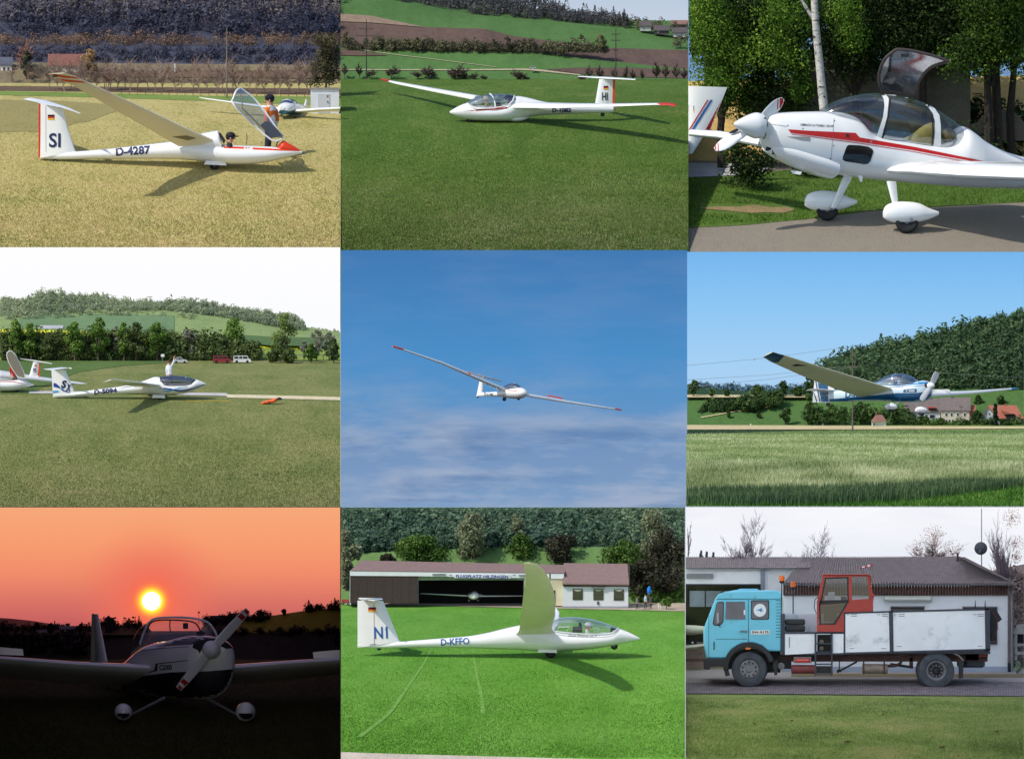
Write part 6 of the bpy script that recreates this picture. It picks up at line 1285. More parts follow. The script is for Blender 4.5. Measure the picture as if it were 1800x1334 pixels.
seated(T, 'pilot in a white shirt under the clear canopy of the blue and white aircraft', 1110, 652, wc(1100), 1.7, 1, [SKIN, pm('white_shirt', (232, 236, 240)), DARK, DARK], hair=pm('brown_hair', (80, 56, 40), .8, .2))
# ================================================================ TILE 7 (bottom left): sunset, shut in by panels added to block the sun
G[0] = 1
T = T7 = Tile(0, 891, 2.992, -30, 1330, 800, (-4, 1789))
BX = pm('sun_block_black', (16, 15, 16), .95, .1)
for nm, a in (('side', (-10, -4)), ('side', (1789, 1793))):
    r = MB(T).box(a[0], a[1], 2, 1330, -2600, 4990).build('dimming_panel', BX, smooth=False)
    props(r, 'thin dark panel added to keep the sun off the sunset scene, %s side' % ('left' if a[0] < 0 else 'right'), 'panel')
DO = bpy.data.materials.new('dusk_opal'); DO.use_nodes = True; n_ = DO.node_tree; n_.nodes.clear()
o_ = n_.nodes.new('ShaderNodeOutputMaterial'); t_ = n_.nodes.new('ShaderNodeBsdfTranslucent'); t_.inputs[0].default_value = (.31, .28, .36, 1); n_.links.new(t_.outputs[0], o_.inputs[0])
r = MB(T).box(-10, 1793, -2, 1, -2600, 4790).build('dimming_panel', DO, smooth=False); props(r, 'dim violet opal lid added to dim the daylight over the sunset scene', 'panel')  # added translucent lid, cuts daylight down to dusk level
ground(T, 'ground', ground_mat('evening_grass', [(.3, (52, 50, 26)), (.5, (66, 62, 34)), (.7, (58, 54, 30))], 1.3, 18, .5))
lA = [(-4, 800), (1789, 808)]; uA = [(-4, 668), (400, 662), (800, 668), (1789, 655)]
slope(T, 'field', lA, uA, 3600, 3900, ground_mat('dusk_field', [(.3, (40, 34, 30)), (.6, (56, 46, 38))], 1.2, 8, .4))
uB = [(-4, 640), (450, 632), (740, 622), (790, 652), (1050, 652), (1080, 605), (1200, 592), (1400, 575), (1600, 545), (1789, 528)]
slope(T, 'hillside', uA, uB, 3900, 4150, ground_mat('dusk_yellow_field', [(.3, (120, 106, 30)), (.6, (150, 132, 40))], 1.0, 8, .4), nu=80)
patch(T, 'hillside', [(-4, 672), (800, 672), (1160, 660), (1200, 650)], [(-4, 630), (740, 620), (790, 651), (1050, 651), (1080, 606), (1200, 600)], (uA, uB, 3900, 4150), ground_mat('dusk_field', []), lift=8)
slope(T, 'hill', [(-4, 660), (1789, 660)], [(-4, 582), (60, 586), (160, 596), (300, 618), (420, 640), (700, 654), (1789, 656)], 4300, 4600, ground_mat('far_dusk_hill', [(.3, (120, 84, 88)), (.6, (132, 94, 96))], 1, 6, .3))
SUNP = tuple(T.w1(797, 494, 4800))
skyboard(T, 2, 700, [(0, (172, 86, 90)), (.12, (196, 96, 96)), (.28, (216, 114, 102)), (.5, (240, 140, 106)), (.75, (248, 158, 114)), (1, (246, 168, 122))], 4800, 1.0,
    cloud=[dict(scale=3, stretch=(1.2, 1, 26), lo=.58, hi=.7, col=(252, 130, 112), mask=[(0, (0, 0, 0, 1)), (.32, (0, 0, 0, 1)), (.38, (.7, .7, .7, 1)), (.44, (0, 0, 0, 1))])],
    glow=dict(pos=SUNP, rings=[(1.7, (.86, .17, .11, 1)), (.66, (1.0, .16, .07, 1)), (.40, (1.3, .62, .02, 1)), (.31, (2.2, 1.9, .12, 1)), (.2, (4.5, 4.3, 2.6, 1))]))
sm = bpy.data.materials.new('sun_light'); sm.use_nodes = True; b_ = sm.node_tree.nodes['Principled BSDF']; b_.inputs['Emission Color'].default_value = (1, .93, .55, 1); b_.inputs['Emission Strength'].default_value = 6
mb = MB(T).lathe((797, 494, 4770), [(-2, 1), (-1, 24), (0, 40), (3, 46)], 'w', 40); props(mb.build('sun', sm), kind='structure')
DT = leaf_mat('dusk_leaves', [(30, 24, 26), (40, 32, 32), (50, 40, 38)], 0, 1.2)
wood_mass(T, 'tree_line', 'dark line of trees and houses along the sunset horizon at the left', [(-4, 690), (780, 690)], [(-4, 640), (400, 648), (560, 630), (740, 622), (780, 640)], 3950, 4200, 330, 20, 70, .2, DT, 71, .15, u=(-4, 770))
wood_mass(T, 'tree_line', 'dark trees along the crest right of the propeller', [(1070, 620), (1200, 606), (1420, 590)], [(1070, 600), (1200, 584), (1420, 570)], 4050, 4180, 120, 15, 70, .2, DT, 72, .1, u=(1070, 1425))
wood_mass(T, 'tree_line', 'dark trees on the hilltop at the right edge of the sunset', [(1610, 550), (1789, 530)], [(1610, 545), (1789, 515)], 4100, 4180, 50, 15, 70, .2, DT, 73, .3, u=(1610, 1788))
wood_mass(T, 'hedge', 'dark hedge dividing the yellow hillside from the dark field', [(1140, 668), (1789, 668)], [(1140, 655), (1789, 650)], 3860, 3920, 90, 13, 60, .2, DT, 74, 0, u=(1140, 1788))
wood_mass(T, 'shrubs', 'dim shrubs in the dark field behind the left wing', [(-4, 770), (460, 770)], [(-4, 690), (460, 690)], 3650, 3850, 140, 22, 60, .2, DT, 75, 0, u=(-4, 460))
dl = [('lone round tree silhouetted on the right hill crest', 1492, 568, 32, 40), ('broad dark tree silhouette left of the tail fin', 272, 668, 60, 70), ('dark tree silhouette at the left edge of the sunset', 14, 665, 56, 50), ('ragged tree silhouette between the left hill and the fin', 190, 668, 64, 80), ('dark tree at the right of the crest village', 1370, 582, 40, 60), ('pointed tree silhouette just left of the fin', 430, 665, 56, 50), ('dark tree at the right edge of the dusk field', 1770, 740, 90, 50)]
for i, (l, u, v, h, wd) in enumerate(dl): leafy(T, 'tree', l, u, v, (4120, 3905, 3905, 3905, 4120, 3905, 3700)[i], h, wd, DT, 420, 5, .12, 9, 700+i, clip=(-4, 1788))
DW = pm('dusk_wall', (44, 32, 36), .9, .1); 
r = thing(T, 'tower', 'square tower with a pointed roof silhouetted against the sunset', 'tower', (571, 660, 3930))
MB(T).box(553, 589, 586, 662, 3920, 3956).build('wall', DW, r, smooth=False); MB(T).add([(550, 588, 3916), (592, 588, 3916), (592, 588, 3960), (550, 588, 3960), (571, 568, 3938)], [(0, 1, 4), (1, 2, 4), (2, 3, 4), (3, 0, 4), (3, 2, 1, 0)]).build('roof', DW, r, smooth=False)
MB(T).box(568, 574, 600, 610, 3918, 3920.5).build('window', DARK, r, smooth=False)
house(T, 'dark houses on the crest right of the cockpit', 1110, 1240, 608, 592, 576, 4110, 40, DW, DW, wins=((1130, 1136, 594, 600),))
house(T, 'flat pale roofed building right of the broad tree silhouette', 318, 386, 660, 642, 630, 3890, 30, DW, pm('dusk_roof', (120, 104, 110), .6, .1), wins=((340, 346, 644, 650),), name='building', cat='building')
house(T, 'low pale shed left of the broad tree silhouette', 196, 242, 668, 660, 650, 3890, 30, DW, pm('dusk_roof', (1, 1, 1)), wins=((210, 214, 661, 665),), name='shed', cat='shed')
pole(T, 'thin dark mast right of the cockpit roof', 1046, 612, 4100, 552, 1.6, DW, ((556, 5),))
grass(T, 'grass', 'dark evening grass under the parked aircraft', 830, 1330, 45000, 14, 4.5, leaf_mat('evening_blades', [(46, 46, 22), (60, 58, 28), (76, 70, 38)], .2, 1), 76, far=.3)
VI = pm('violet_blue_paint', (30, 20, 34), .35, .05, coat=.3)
def sunset_plane():
    w0 = T.gw(1128); r = thing(T, 'motor_glider', 'dark backlit motor glider facing the viewer in front of the setting sun', 'aircraft', (1000, 1128, w0))
    z = w0-120
    st = [(z+0, 1118, 752, 60, 40, 60, 2), (z+8, 1114, 762, 100, 72, 120, 2.1), (z+34, 1106, 784, 128, 100, 190, 2.2), (z+90, 1086, 800, 148, 122, 208, 2.3), (z+200, 1030, 815, 176, 138, 198, 2.4), (z+360, 950, 830, 186, 130, 184, 2.4),
          (z+560, 850, 845, 160, 128, 156, 2.3), (z+800, 740, 865, 110, 80, 120, 2), (z+1050, 640, 890, 62, 40, 84, 2), (z+1300, 552, 905, 22, 30, 70, 2)]
    b = MB(T).loftw(st, 40).build('fuselage', WHITE, r)
    cst = [(z+210, 985, 735, 120, 62, 20, 2.3), (z+260, 960, 728, 175, 118, 30, 2.3), (z+330, 938, 722, 205, 143, 30, 2.3), (z+420, 912, 722, 205, 146, 30, 2.3), (z+520, 870, 735, 175, 128, 30, 2.2), (z+640, 815, 760, 120, 92, 30, 2.1), (z+760, 765, 790, 80, 60, 20, 2)]
    g = MB(T).loftw(cst, 36).build('canopy', glass('evening_canopy', (244, 244, 246), .97, .03, .22), r)
    MB(T).tube(spline([(1150, 722, z+300), (1135, 660, z+300), (1090, 604, z+300), (1000, 582, z+300), (880, 580, z+300), (800, 592, z+300), (760, 650, z+300), (735, 722, z+300)], 3), 5.5, 8).build('canopy_frame', WHITE, g)
    MB(T).tube(spline([(1058, 665, z+226), (1030, 612, z+262), (960, 596, z+270), (840, 594, z+270), (790, 612, z+262), (772, 660, z+240)], 3), 4, 8).build('windscreen_frame', DARK, g)
    MB(T).tube([(895, 596, z+280), (892, 625, z+280), (898, 660, z+280)], 3, 6).build('yaw_cord', DARK, g)
    MB(T).loft([(962, 612, 636, 6, z+300), (966, 609, 640, 8, z+300), (986, 609, 640, 8, z+300), (990, 612, 636, 6, z+300)], 12).build('compass', DARK, g)
    MB(T).ell((1056, 662, z+300), (24, 12, 12), 12, 8).build('mirror', DARK, g)
    # cowl top, lower darker part, openings
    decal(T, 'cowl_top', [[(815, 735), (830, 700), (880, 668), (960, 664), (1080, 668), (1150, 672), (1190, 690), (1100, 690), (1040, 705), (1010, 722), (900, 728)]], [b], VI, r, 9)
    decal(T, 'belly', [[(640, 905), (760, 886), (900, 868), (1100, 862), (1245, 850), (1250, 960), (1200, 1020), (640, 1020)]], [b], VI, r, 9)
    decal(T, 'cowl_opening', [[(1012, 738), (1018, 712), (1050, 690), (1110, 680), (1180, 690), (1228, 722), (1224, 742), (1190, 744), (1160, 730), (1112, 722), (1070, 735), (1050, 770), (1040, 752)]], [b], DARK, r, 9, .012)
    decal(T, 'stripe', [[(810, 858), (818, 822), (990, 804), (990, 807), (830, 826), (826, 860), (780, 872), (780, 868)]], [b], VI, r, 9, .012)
    text(T, 'name_lettering', 'C2000', 838, 856, 26, [b], DARK, r, width=66, bold=.03, rot=2, off=.014)
    decal(T, 'panel_joint', [[(740, 752), (830, 742), (1000, 732), (1000, 734), (830, 745), (740, 755)]], [b], DARK, r, 14, .01)
    hub = Vector((1112, 750, z-60))
    MB(T).lathe(hub, [(-40, 4), (-36, 22), (-22, 38), (-4, 46), (14, 49), (60, 49)], 'w', 32).build('spinner', WHITE, r)
    for s, tip in ((1, Vector((1304, 540, z-40))), (-1, Vector((938, 955, z-40)))):
        d = tip-hub; cd = Vector((-d.y, d.x, 0)).normalized(); cd.z = .35*s
        bl = MB(T).wing([(hub-cd*20, hub+cd*20, 16), (hub+d*.4-cd*25, hub+d*.4+cd*25, 12), (hub+d*.8-cd*22, hub+d*.8+cd*22, 8), (tip-cd*16, tip+cd*16, 4)], sub=2).build('propeller_blade', WHITE, r)
        for q0, q1 in ((.78, .87), (.93, 1.05)):
            a, c = hub+d*q0, hub+d*q1; decal(T, 'blade_tip', [[(a.x-cd.x*30, a.y-cd.y*30), (a.x+cd.x*30, a.y+cd.y*30), (c.x+cd.x*30, c.y+cd.y*30), (c.x-cd.x*30, c.y-cd.y*30)]], [bl], RED, r, 8, .004)
    MB(T).wing([((790, 846, z+300), (790, 940, z+760), 62), ((400, 826, z+330), (400, 935, z+740), 56), ((-2, 795, z+360), (-2, 895, z+740), 50)], camber=.1).build('wing', WHITE, r)
    MB(T).wing([((1170, 850, z+300), (1150, 940, z+700), 60), ((1500, 822, z+330), (1490, 915, z+700), 52), ((1787, 802, z+360), (1787, 880, z+700), 46)], camber=.1).build('wing', WHITE, r)
    MB(T).prism([(-2, 736), (120, 746), (124, 780), (-2, 775)], z+470, z+478).build('airbrake', WHITE, r, smooth=False); MB(T).prism([(1645, 762), (1787, 750), (1787, 792), (1650, 796)], z+470, z+478).build('airbrake', WHITE, r, smooth=False)
    wt = z+1250
    MB(T).wing([((566, 812, wt-60), (500, 850, wt+60), 24), ((516, 562, wt), (490, 560, wt+60), 12)]).build('fin', WHITE, r)
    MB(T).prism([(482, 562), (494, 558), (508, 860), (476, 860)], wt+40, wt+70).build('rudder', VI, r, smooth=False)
    MB(T).prism([(470, 900), (560, 900), (540, 1010), (500, 1022), (476, 1000)], wt+20, wt+60).build('rudder', WHITE, r)
    MB(T).tube([(600, 985, wt-100), (556, 1002, wt-40), (542, 1040, wt-20)], [16, 15, 12], 10).build('tail_leg', DARK, r)
    wheel(T, r, (545, 1040, wt-20), 22, 18)
    for (u, s, top) in ((648, 48, (870, 1000)), (1292, 54, (1080, 1000))):
        MB(T).tube([(top[0], top[1], w0), (u+(s if u < 900 else -s)*.9, 1090, w0)], [9, 6], 8).build('gear_leg', GREY, r)
        fr = MB(T).loftw([(w0-90, u, 1078, 6, 6, 6), (w0-80, u, 1078, s*.5, s*.55, s*.5), (w0-50, u, 1078, s*.88, s*.92, s*.85), (w0, u, 1078, s, s, s*.9), (w0+80, u, 1078, s*.8, s*.8, s*.7), (w0+150, u, 1078, s*.3, s*.3, s*.3)], 24).build('wheel_fairing', WHITE, r)
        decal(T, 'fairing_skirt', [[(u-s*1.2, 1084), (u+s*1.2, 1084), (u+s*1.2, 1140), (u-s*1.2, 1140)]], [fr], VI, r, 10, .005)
        wheel(T, r, (u, 1098, w0), 34, 44, axis='u')
sunset_plane()
# ================================================================ TILE 8 (bottom middle): motor glider N1 at the hangar
G[0] = 1.0
T = T8 = Tile(598, 891, 2.951, 0, 1312, 498, (3, 1790))
ground(T, 'ground', ground_mat('vivid_grass', [(.3, (66, 118, 34)), (.5, (94, 144, 52)), (.7, (116, 158, 74))], 1.0, 14, .45))
sheet(T, 'apron', [(30, 508), (400, 511), (950, 524), (1160, 528), (1790, 542)], [(30, 499), (1790, 499.5)], ground_mat('pale_concrete', [(.3, (150, 138, 122)), (.6, (176, 164, 146))], 3, 20), lift=6)
sheet(T, 'concrete_strip', [(3, 1330), (1790, 1330)], [(3, 1272), (300, 1282), (1000, 1300), (1790, 1322)], ground_mat('strip_concrete', [(.3, (158, 150, 140)), (.6, (196, 186, 174))], 3, 30), lift=8)
for i, pts in enumerate(([(100, 1190), (250, 1070), (330, 960), (400, 860), (440, 800), (470, 740)], [(740, 1070), (735, 990), (715, 900), (700, 820), (688, 735)])):
    mb = MB(T); vs = []
    pp = spline([(float(a), float(b)) for a, b in pts], 4)
    for u, v in pp: s = 10*(v-498)/500; vs += [(u-s, v, T.gw(v)-6), (u+s, v, T.gw(v)-6)]
    mb.add(vs, [(2*j, 2*j+1, 2*j+3, 2*j+2) for j in range(len(pp)-1)])
    props(mb.build('chalk_line', ground_mat('faded_chalk', [(.4, (92, 142, 52)), (.62, (128, 166, 92))], 14, 50, .7)), ['faded white line curving over the grass at the left', 'faded white line running down the grass in the middle'][i], 'line')
lA = [(3, 500), (1790, 500)]; uA = [(3, 270), (100, 240), (300, 228), (600, 214), (1000, 200), (1400, 208), (1790, 230)]
slope(T, 'field', lA, uA, 3600, 3950, ground_mat('maize_field', [(.3, (86, 116, 64)), (.6, (108, 138, 82))], 1, 10, .4))
uB = [(3, 2), (1790, 2)]
slope(T, 'hill', uA, uB, 3950, 4650, ground_mat('wood_floor8', [(.3, (34, 54, 40)), (.6, (46, 66, 50))], 2, 10))
skyboard(T, -1, 520, [(0, (150, 180, 200)), (1, (160, 190, 215))], 4900, .8)
W8 = leaf_mat('haze_tint_wood', [(66, 92, 86), (84, 112, 94), (108, 134, 104), (136, 156, 122)], .4, .4)  # hillside haze mixed into the leaf colours
wood_mass(T, 'forest', 'hazy blue green forest on the hillside behind the airfield hangar', [(3, 232), (300, 224), (1000, 200), (1400, 205), (1790, 225)], [(3, -10), (1790, -10)], 3950, 4620, 1500, 31, 80, .19, W8, 81, .08)
T8G = leaf_mat('garden_green', [(44, 72, 28), (66, 98, 38), (92, 124, 52), (120, 146, 70)], .3, 1.4); T8P = leaf_mat('silver_green', [(92, 104, 74), (120, 130, 96), (150, 158, 124), (168, 172, 140)], .35, 1.5); T8D = leaf_mat('plum_dark', [(30, 34, 26), (48, 48, 38), (72, 70, 54), (100, 100, 76)], .2, 1.6)
for i, (l, u, v, h, wd, m, w) in enumerate((('round green tree behind the left part of the hangar roof', 425, 300, 135, 240, T8G, 3900), ('tall pale poplar behind the hangar', 680, 300, 262, 175, T8P, 3880), ('slim pale poplar right of the taller one', 920, 240, 200, 80, T8P, 3960), ('dark green tree in front of the slim poplar', 935, 300, 155, 160, T8G, 3880),
    ('rounded dark tree behind the upright wing', 1145, 300, 148, 180, T8D, 3870), ('yellow green tree behind the office roof end', 1470, 420, 245, 210, T8G, 3760), ('large silvery green tree at the upper right', 1650, 420, 405, 210, T8P, 3800), ('big dark leafed tree at the right edge', 1700, 490, 370, 260, T8D, 3640), ('tall tree at the left edge beside the hangar', 30, 470, 350, 130, T8P, 3700), ('small reddish shrub behind the hangar roof', 242, 290, 38, 80, T8D, 3890), ('dark tree filling the gap right of the office', 1560, 480, 200, 170, T8D, 3660))):
    leafy(T, 'tree', l, u, v, w, h*1.04, wd*1.25, m, 5200 if wd*h > 30000 else 2200, 8, .12, 20, 800+i, clip=(3, 1789), shape='tall' if i in (1, 2, 6, 8) else 'round')
wood_mass(T, 'maize', 'green maize standing behind the garden right of the office', [(1500, 500), (1789, 500)], [(1500, 430), (1789, 440)], 3610, 3680, 90, 22, 110, .2, T8G, 82, 0, u=(1500, 1788))
leafy(T, 'topiary_bush', 'small umbrella shaped bush on the lawn right of the office', 1694, 528, T.gw(532), 52, 84, T8G, 700, 5, .4, 9, 850, shape='x', cat='bush')
# hangar
RB = pm('roof_brown_tile', (132, 108, 104), .85, .12, 16, bump=.3)
w = 3280.; r = thing(T, 'hangar', 'long hangar with brown roof and blue airfield lettering, door open', 'hangar', (600, 505, w))
MB(T).add([(52, 329, w-7), (1165, 342, w-7), (1165, 300, w+240), (110, 276, w+240), (52, 332, w-7), (1165, 345.5, w-7)], [(0, 1, 2, 3), (0, 4, 5, 1), (0, 3, 4), (1, 5, 2), (4, 3, 2, 5)]).build('roof', RB, r, smooth=False)
HWL = pm('hangar_white', (232, 234, 236), .7, .06)
fa = MB(T).prism([(50, 331), (1160, 344), (1160, 372), (955, 368), (405, 358), (50, 356)], w-6, w).build('fascia', HWL, r, smooth=False)
BD = pm('brown_door', (66, 52, 48), .8, .12, 20)
for k in range(8): MB(T).box(52+k*44, 95+k*44, 356, 498, w-3, w+3).build('door_panel', BD, r, smooth=False)
MB(T).box(50, 56, 350, 505, w-3, w+290).build('side_wall', HWL, r, smooth=False)
MB(T).box(50, 1160, 330, 505, w+284, w+292).build('back_wall', pm('hangar_shade_black', (9, 9, 9), .9, .1), r, smooth=False)  # interior shade painted in as near-black walls
MB(T).box(955, 1162, 345, 512, w-2, w+20).build('end_wall', pm('cream_wall', (206, 196, 166), .8, .08), r, smooth=False)
tr = MB(T).box(405, 955, 360, 379, w+2, w+6).build('translucent_strip', pm('greenish_pane', (120, 140, 104), .3, .3, 4), r, smooth=False)
for u in (405, 540, 600, 680, 818, 885, 952): MB(T).box(u-1.5, u+1.5, 358, 500 if u in (405, 952) else 380, w, w+2).build('mullion', GREY, r, smooth=False)
MB(T).box(405, 955, 379, 500, w+270, w+276).build('inner_shade_sheet', pm('hangar_shade_black', (1, 1, 1)), r, smooth=False)
sb = MB(T).prism([(592, 349.5), (884, 351.5), (884, 370), (592, 368)], w-9, w-6.5).build('sign_board', HWL, r, smooth=False)
text(T, 'hangar_lettering', 'FLUGPLATZ HILZINGEN', 600, 366, 15, [sb], pm('sign_blue', (50, 70, 150), .6, .05), r, width=272, rot=-.6, step=40, bold=.035, off=.02)
for u in (478, 925): MB(T).box(u, u+68, 346+(u-478)*.012, 352+(u-478)*.012, w-12, w-6).build('floodlight', GREY, r, smooth=False)
for u in (565, 895): MB(T).box(u, u+16, 352, 354, w-8, w-6).build('dash_mark', pm('sign_blue', (1, 1, 1)), r, smooth=False)
MB(T).box(1105, 1116, 432, 512, w-4, w-2).build('side_door', DARK, r, smooth=False); MB(T).box(1085, 1092, 345, 372, w-6, w-2).build('downpipe', GREY, r, smooth=False)
w = 3215.; r = thing(T, 'office_building', 'white airfield office with three dark windows and a brown roof', 'building', (1320, 525, w))
MB(T).add([(1152, 396, w-16), (1498, 400, w-16), (1490, 294, w+240), (1160, 290, w+240), (1152, 402, w-16), (1498, 406, w-16)], [(0, 1, 2, 3), (0, 4, 5, 1), (0, 3, 4), (1, 5, 2), (4, 3, 2, 5)]).build('roof', RB, r, smooth=False)
MB(T).box(1156, 1494, 398, 412, w-6, w+1).build('fascia', pm('fascia_brown', (74, 52, 46), .8, .1), r, smooth=False)
MB(T).box(1152, 1494, 411, 526, w, w+200).build('wall', pm('office_white', (220, 222, 226), .8, .03), r, smooth=False)
MB(T).box(1151, 1495, 514, 528, w-2, w+10).build('plinth', pm('plinth_grey', (150, 156, 164), .8, .05), r, smooth=False)
for u in (1206, 1313, 1419):
    f = MB(T).box(u, u+52, 423+(u-1206)*.012, 481+(u-1206)*.012, w-2.5, w+1).build('window', pm('window_brown', (58, 46, 40), .6, .1), r, smooth=False)
    MB(T).box(u+3, u+49, 427, 478, w-3.6, w-2.6).build('pane', pm('olive_pane', (62, 70, 48), .12, .25, 6), f, smooth=False)
    MB(T).prism([(u+3, 427), (u+49, 427), (u+42, 434), (u+26, 438), (u+12, 434)], w-4.4, w-3.7).build('curtain', pm('net_curtain', (170, 170, 150), .9, .1), f, smooth=False)
MB(T).box(1303, 1374, 412, 420, w-12, w).build('awning', GREY, r, smooth=False); MB(T).box(1333, 1342, 490, 505, w-5, w).build('letter_box', DARK, r, smooth=False)
MB(T).box(1497, 1500, 300, 526, w+10, w+14).build('downpipe', GREY, r, smooth=False)
pole(T, 'thin grey mast behind the right end of the office', 1497, 420, 3700, 165, 2.2, GREY, ((172, 4),))
# aircraft inside the hangar
w = 3340.; r = thing(T, 'parked_aircraft', 'small white aircraft standing in the dark hangar', 'aircraft', (690, 492, w))
MB(T).loftw([(w-30, 690, 462, 12, 10, 10), (w, 692, 460, 28, 20, 20), (w+80, 696, 458, 26, 18, 18), (w+180, 730, 460, 10, 10, 10)]).build('fuselage', WHITE, r)
MB(T).wing([((415, 448, w), (415, 452, w+40), 3), ((690, 462, w-10), (690, 468, w+60), 8), ((955, 460, w), (955, 464, w+40), 3)]).build('wing', WHITE, r)
MB(T).ell((672, 450, w-34), (4, 22, 3), 8, 6, rot=Matrix.Rotation(R(60), 3, 'Z')).build('propeller', DARK, r); MB(T).ell((698, 442, w+20), (16, 10, 24), 12, 8).build('canopy', TINT, r)
for u in (668, 715): wheel(T, r, (u, 484, w), 8, 8)
# people, parasol
for i, (l, u, v, q, top) in enumerate((('person in a pale top standing under the blue parasol', 1584, 526, .62, (190, 196, 206)), ('grey dressed person beside the garden table right of the office', 1540, 528, .52, (120, 122, 128)), ('person in a dark top behind the garden table under the trees', 1612, 526, .5, (70, 72, 80)))):
    wq = T.gw(530); H = lambda k: v-k*120*q
    human(T, 'person', l, dict(head=(u, H(.93), wq), crown=(u, H(.97), wq), neck=(u, H(.85), wq), chest=(u, H(.74), wq), waist=(u, H(.6), wq), pelvis=(u, H(.5), wq), shL=(u+8*q, H(.79), wq), shR=(u-8*q, H(.79), wq), elL=(u+11*q, H(.64), wq), elR=(u-11*q, H(.64), wq),
        wrL=(u+10*q, H(.5), wq-4), wrR=(u-9*q, H(.5), wq-4), haL=(u+10*q, H(.45), wq-5), haR=(u-9*q, H(.45), wq-5), hipL=(u+5*q, H(.48), wq), hipR=(u-5*q, H(.48), wq), knL=(u+6*q, H(.26), wq), knR=(u-5*q, H(.26), wq), anL=(u+6*q, H(.03), wq), anR=(u-6*q, H(.03), wq), toL=(u+8*q, H(.01), wq-6), toR=(u-8*q, H(.01), wq-6)),
        [SKIN, pm('top_%d' % top[0], top, .9, .05), pm('dusty_trousers', (62, 62, 66), .9, .1), DARK], q, hair=DARK, face=(0, 0, -1))
r = thing(T, 'parasol', 'closed bright blue parasol among the people right of the office', 'parasol', (1603, 526, T.gw(530)+20)); w = T.gw(530)+20
MB(T).tube([(1603, 528, w), (1603, 410, w)], 1.6, 6).build('pole', GREY, r)
MB(T).lathe((1603, 410, w), [(0, 1), (4, 7), (18, 11), (30, 10), (40, 5), (42, 1)], 'v', 12).build('canopy', pm('parasol_blue', (30, 120, 220), .8, .1), r)
r = thing(T, 'garden_table', 'grey garden table beside the people under the dark trees', 'table', (1560, 528, T.gw(534)-20)); w = T.gw(534)-20
MB(T).box(1548, 1590, 504, 507, w, w+30).build('table_top', GREY, r, smooth=False)
for u in (1550, 1586): MB(T).box(u, u+2.5, 507, 530, w+2, w+5).build('leg', GREY, r, smooth=False)
r = thing(T, 'garden_chair', 'pale garden chair beside the umbrella shaped bush', 'chair', (1656, 528, w)); MB(T).box(1650, 1664, 514, 517, w, w+12).build('seat', WHITE, r, smooth=False); MB(T).box(1650, 1652.5, 500, 528, w+8, w+11).build('backrest', WHITE, r, smooth=False)
for u in (1650.5, 1661.5): MB(T).box(u, u+2, 517, 530, w+1, w+3).build('leg', WHITE, r, smooth=False)
r = thing(T, 'cart', 'small red cart at the left edge below the tall tree', 'cart', (30, 505, T.gw(512))); w = T.gw(512)
MB(T).box(8, 48, 478, 498, w, w+20).build('body', pm('cart_red', (150, 60, 52), .7, .15), r, smooth=False)
for u in (14, 42): wheel(T, r, (u, 500, w), 8, 6)

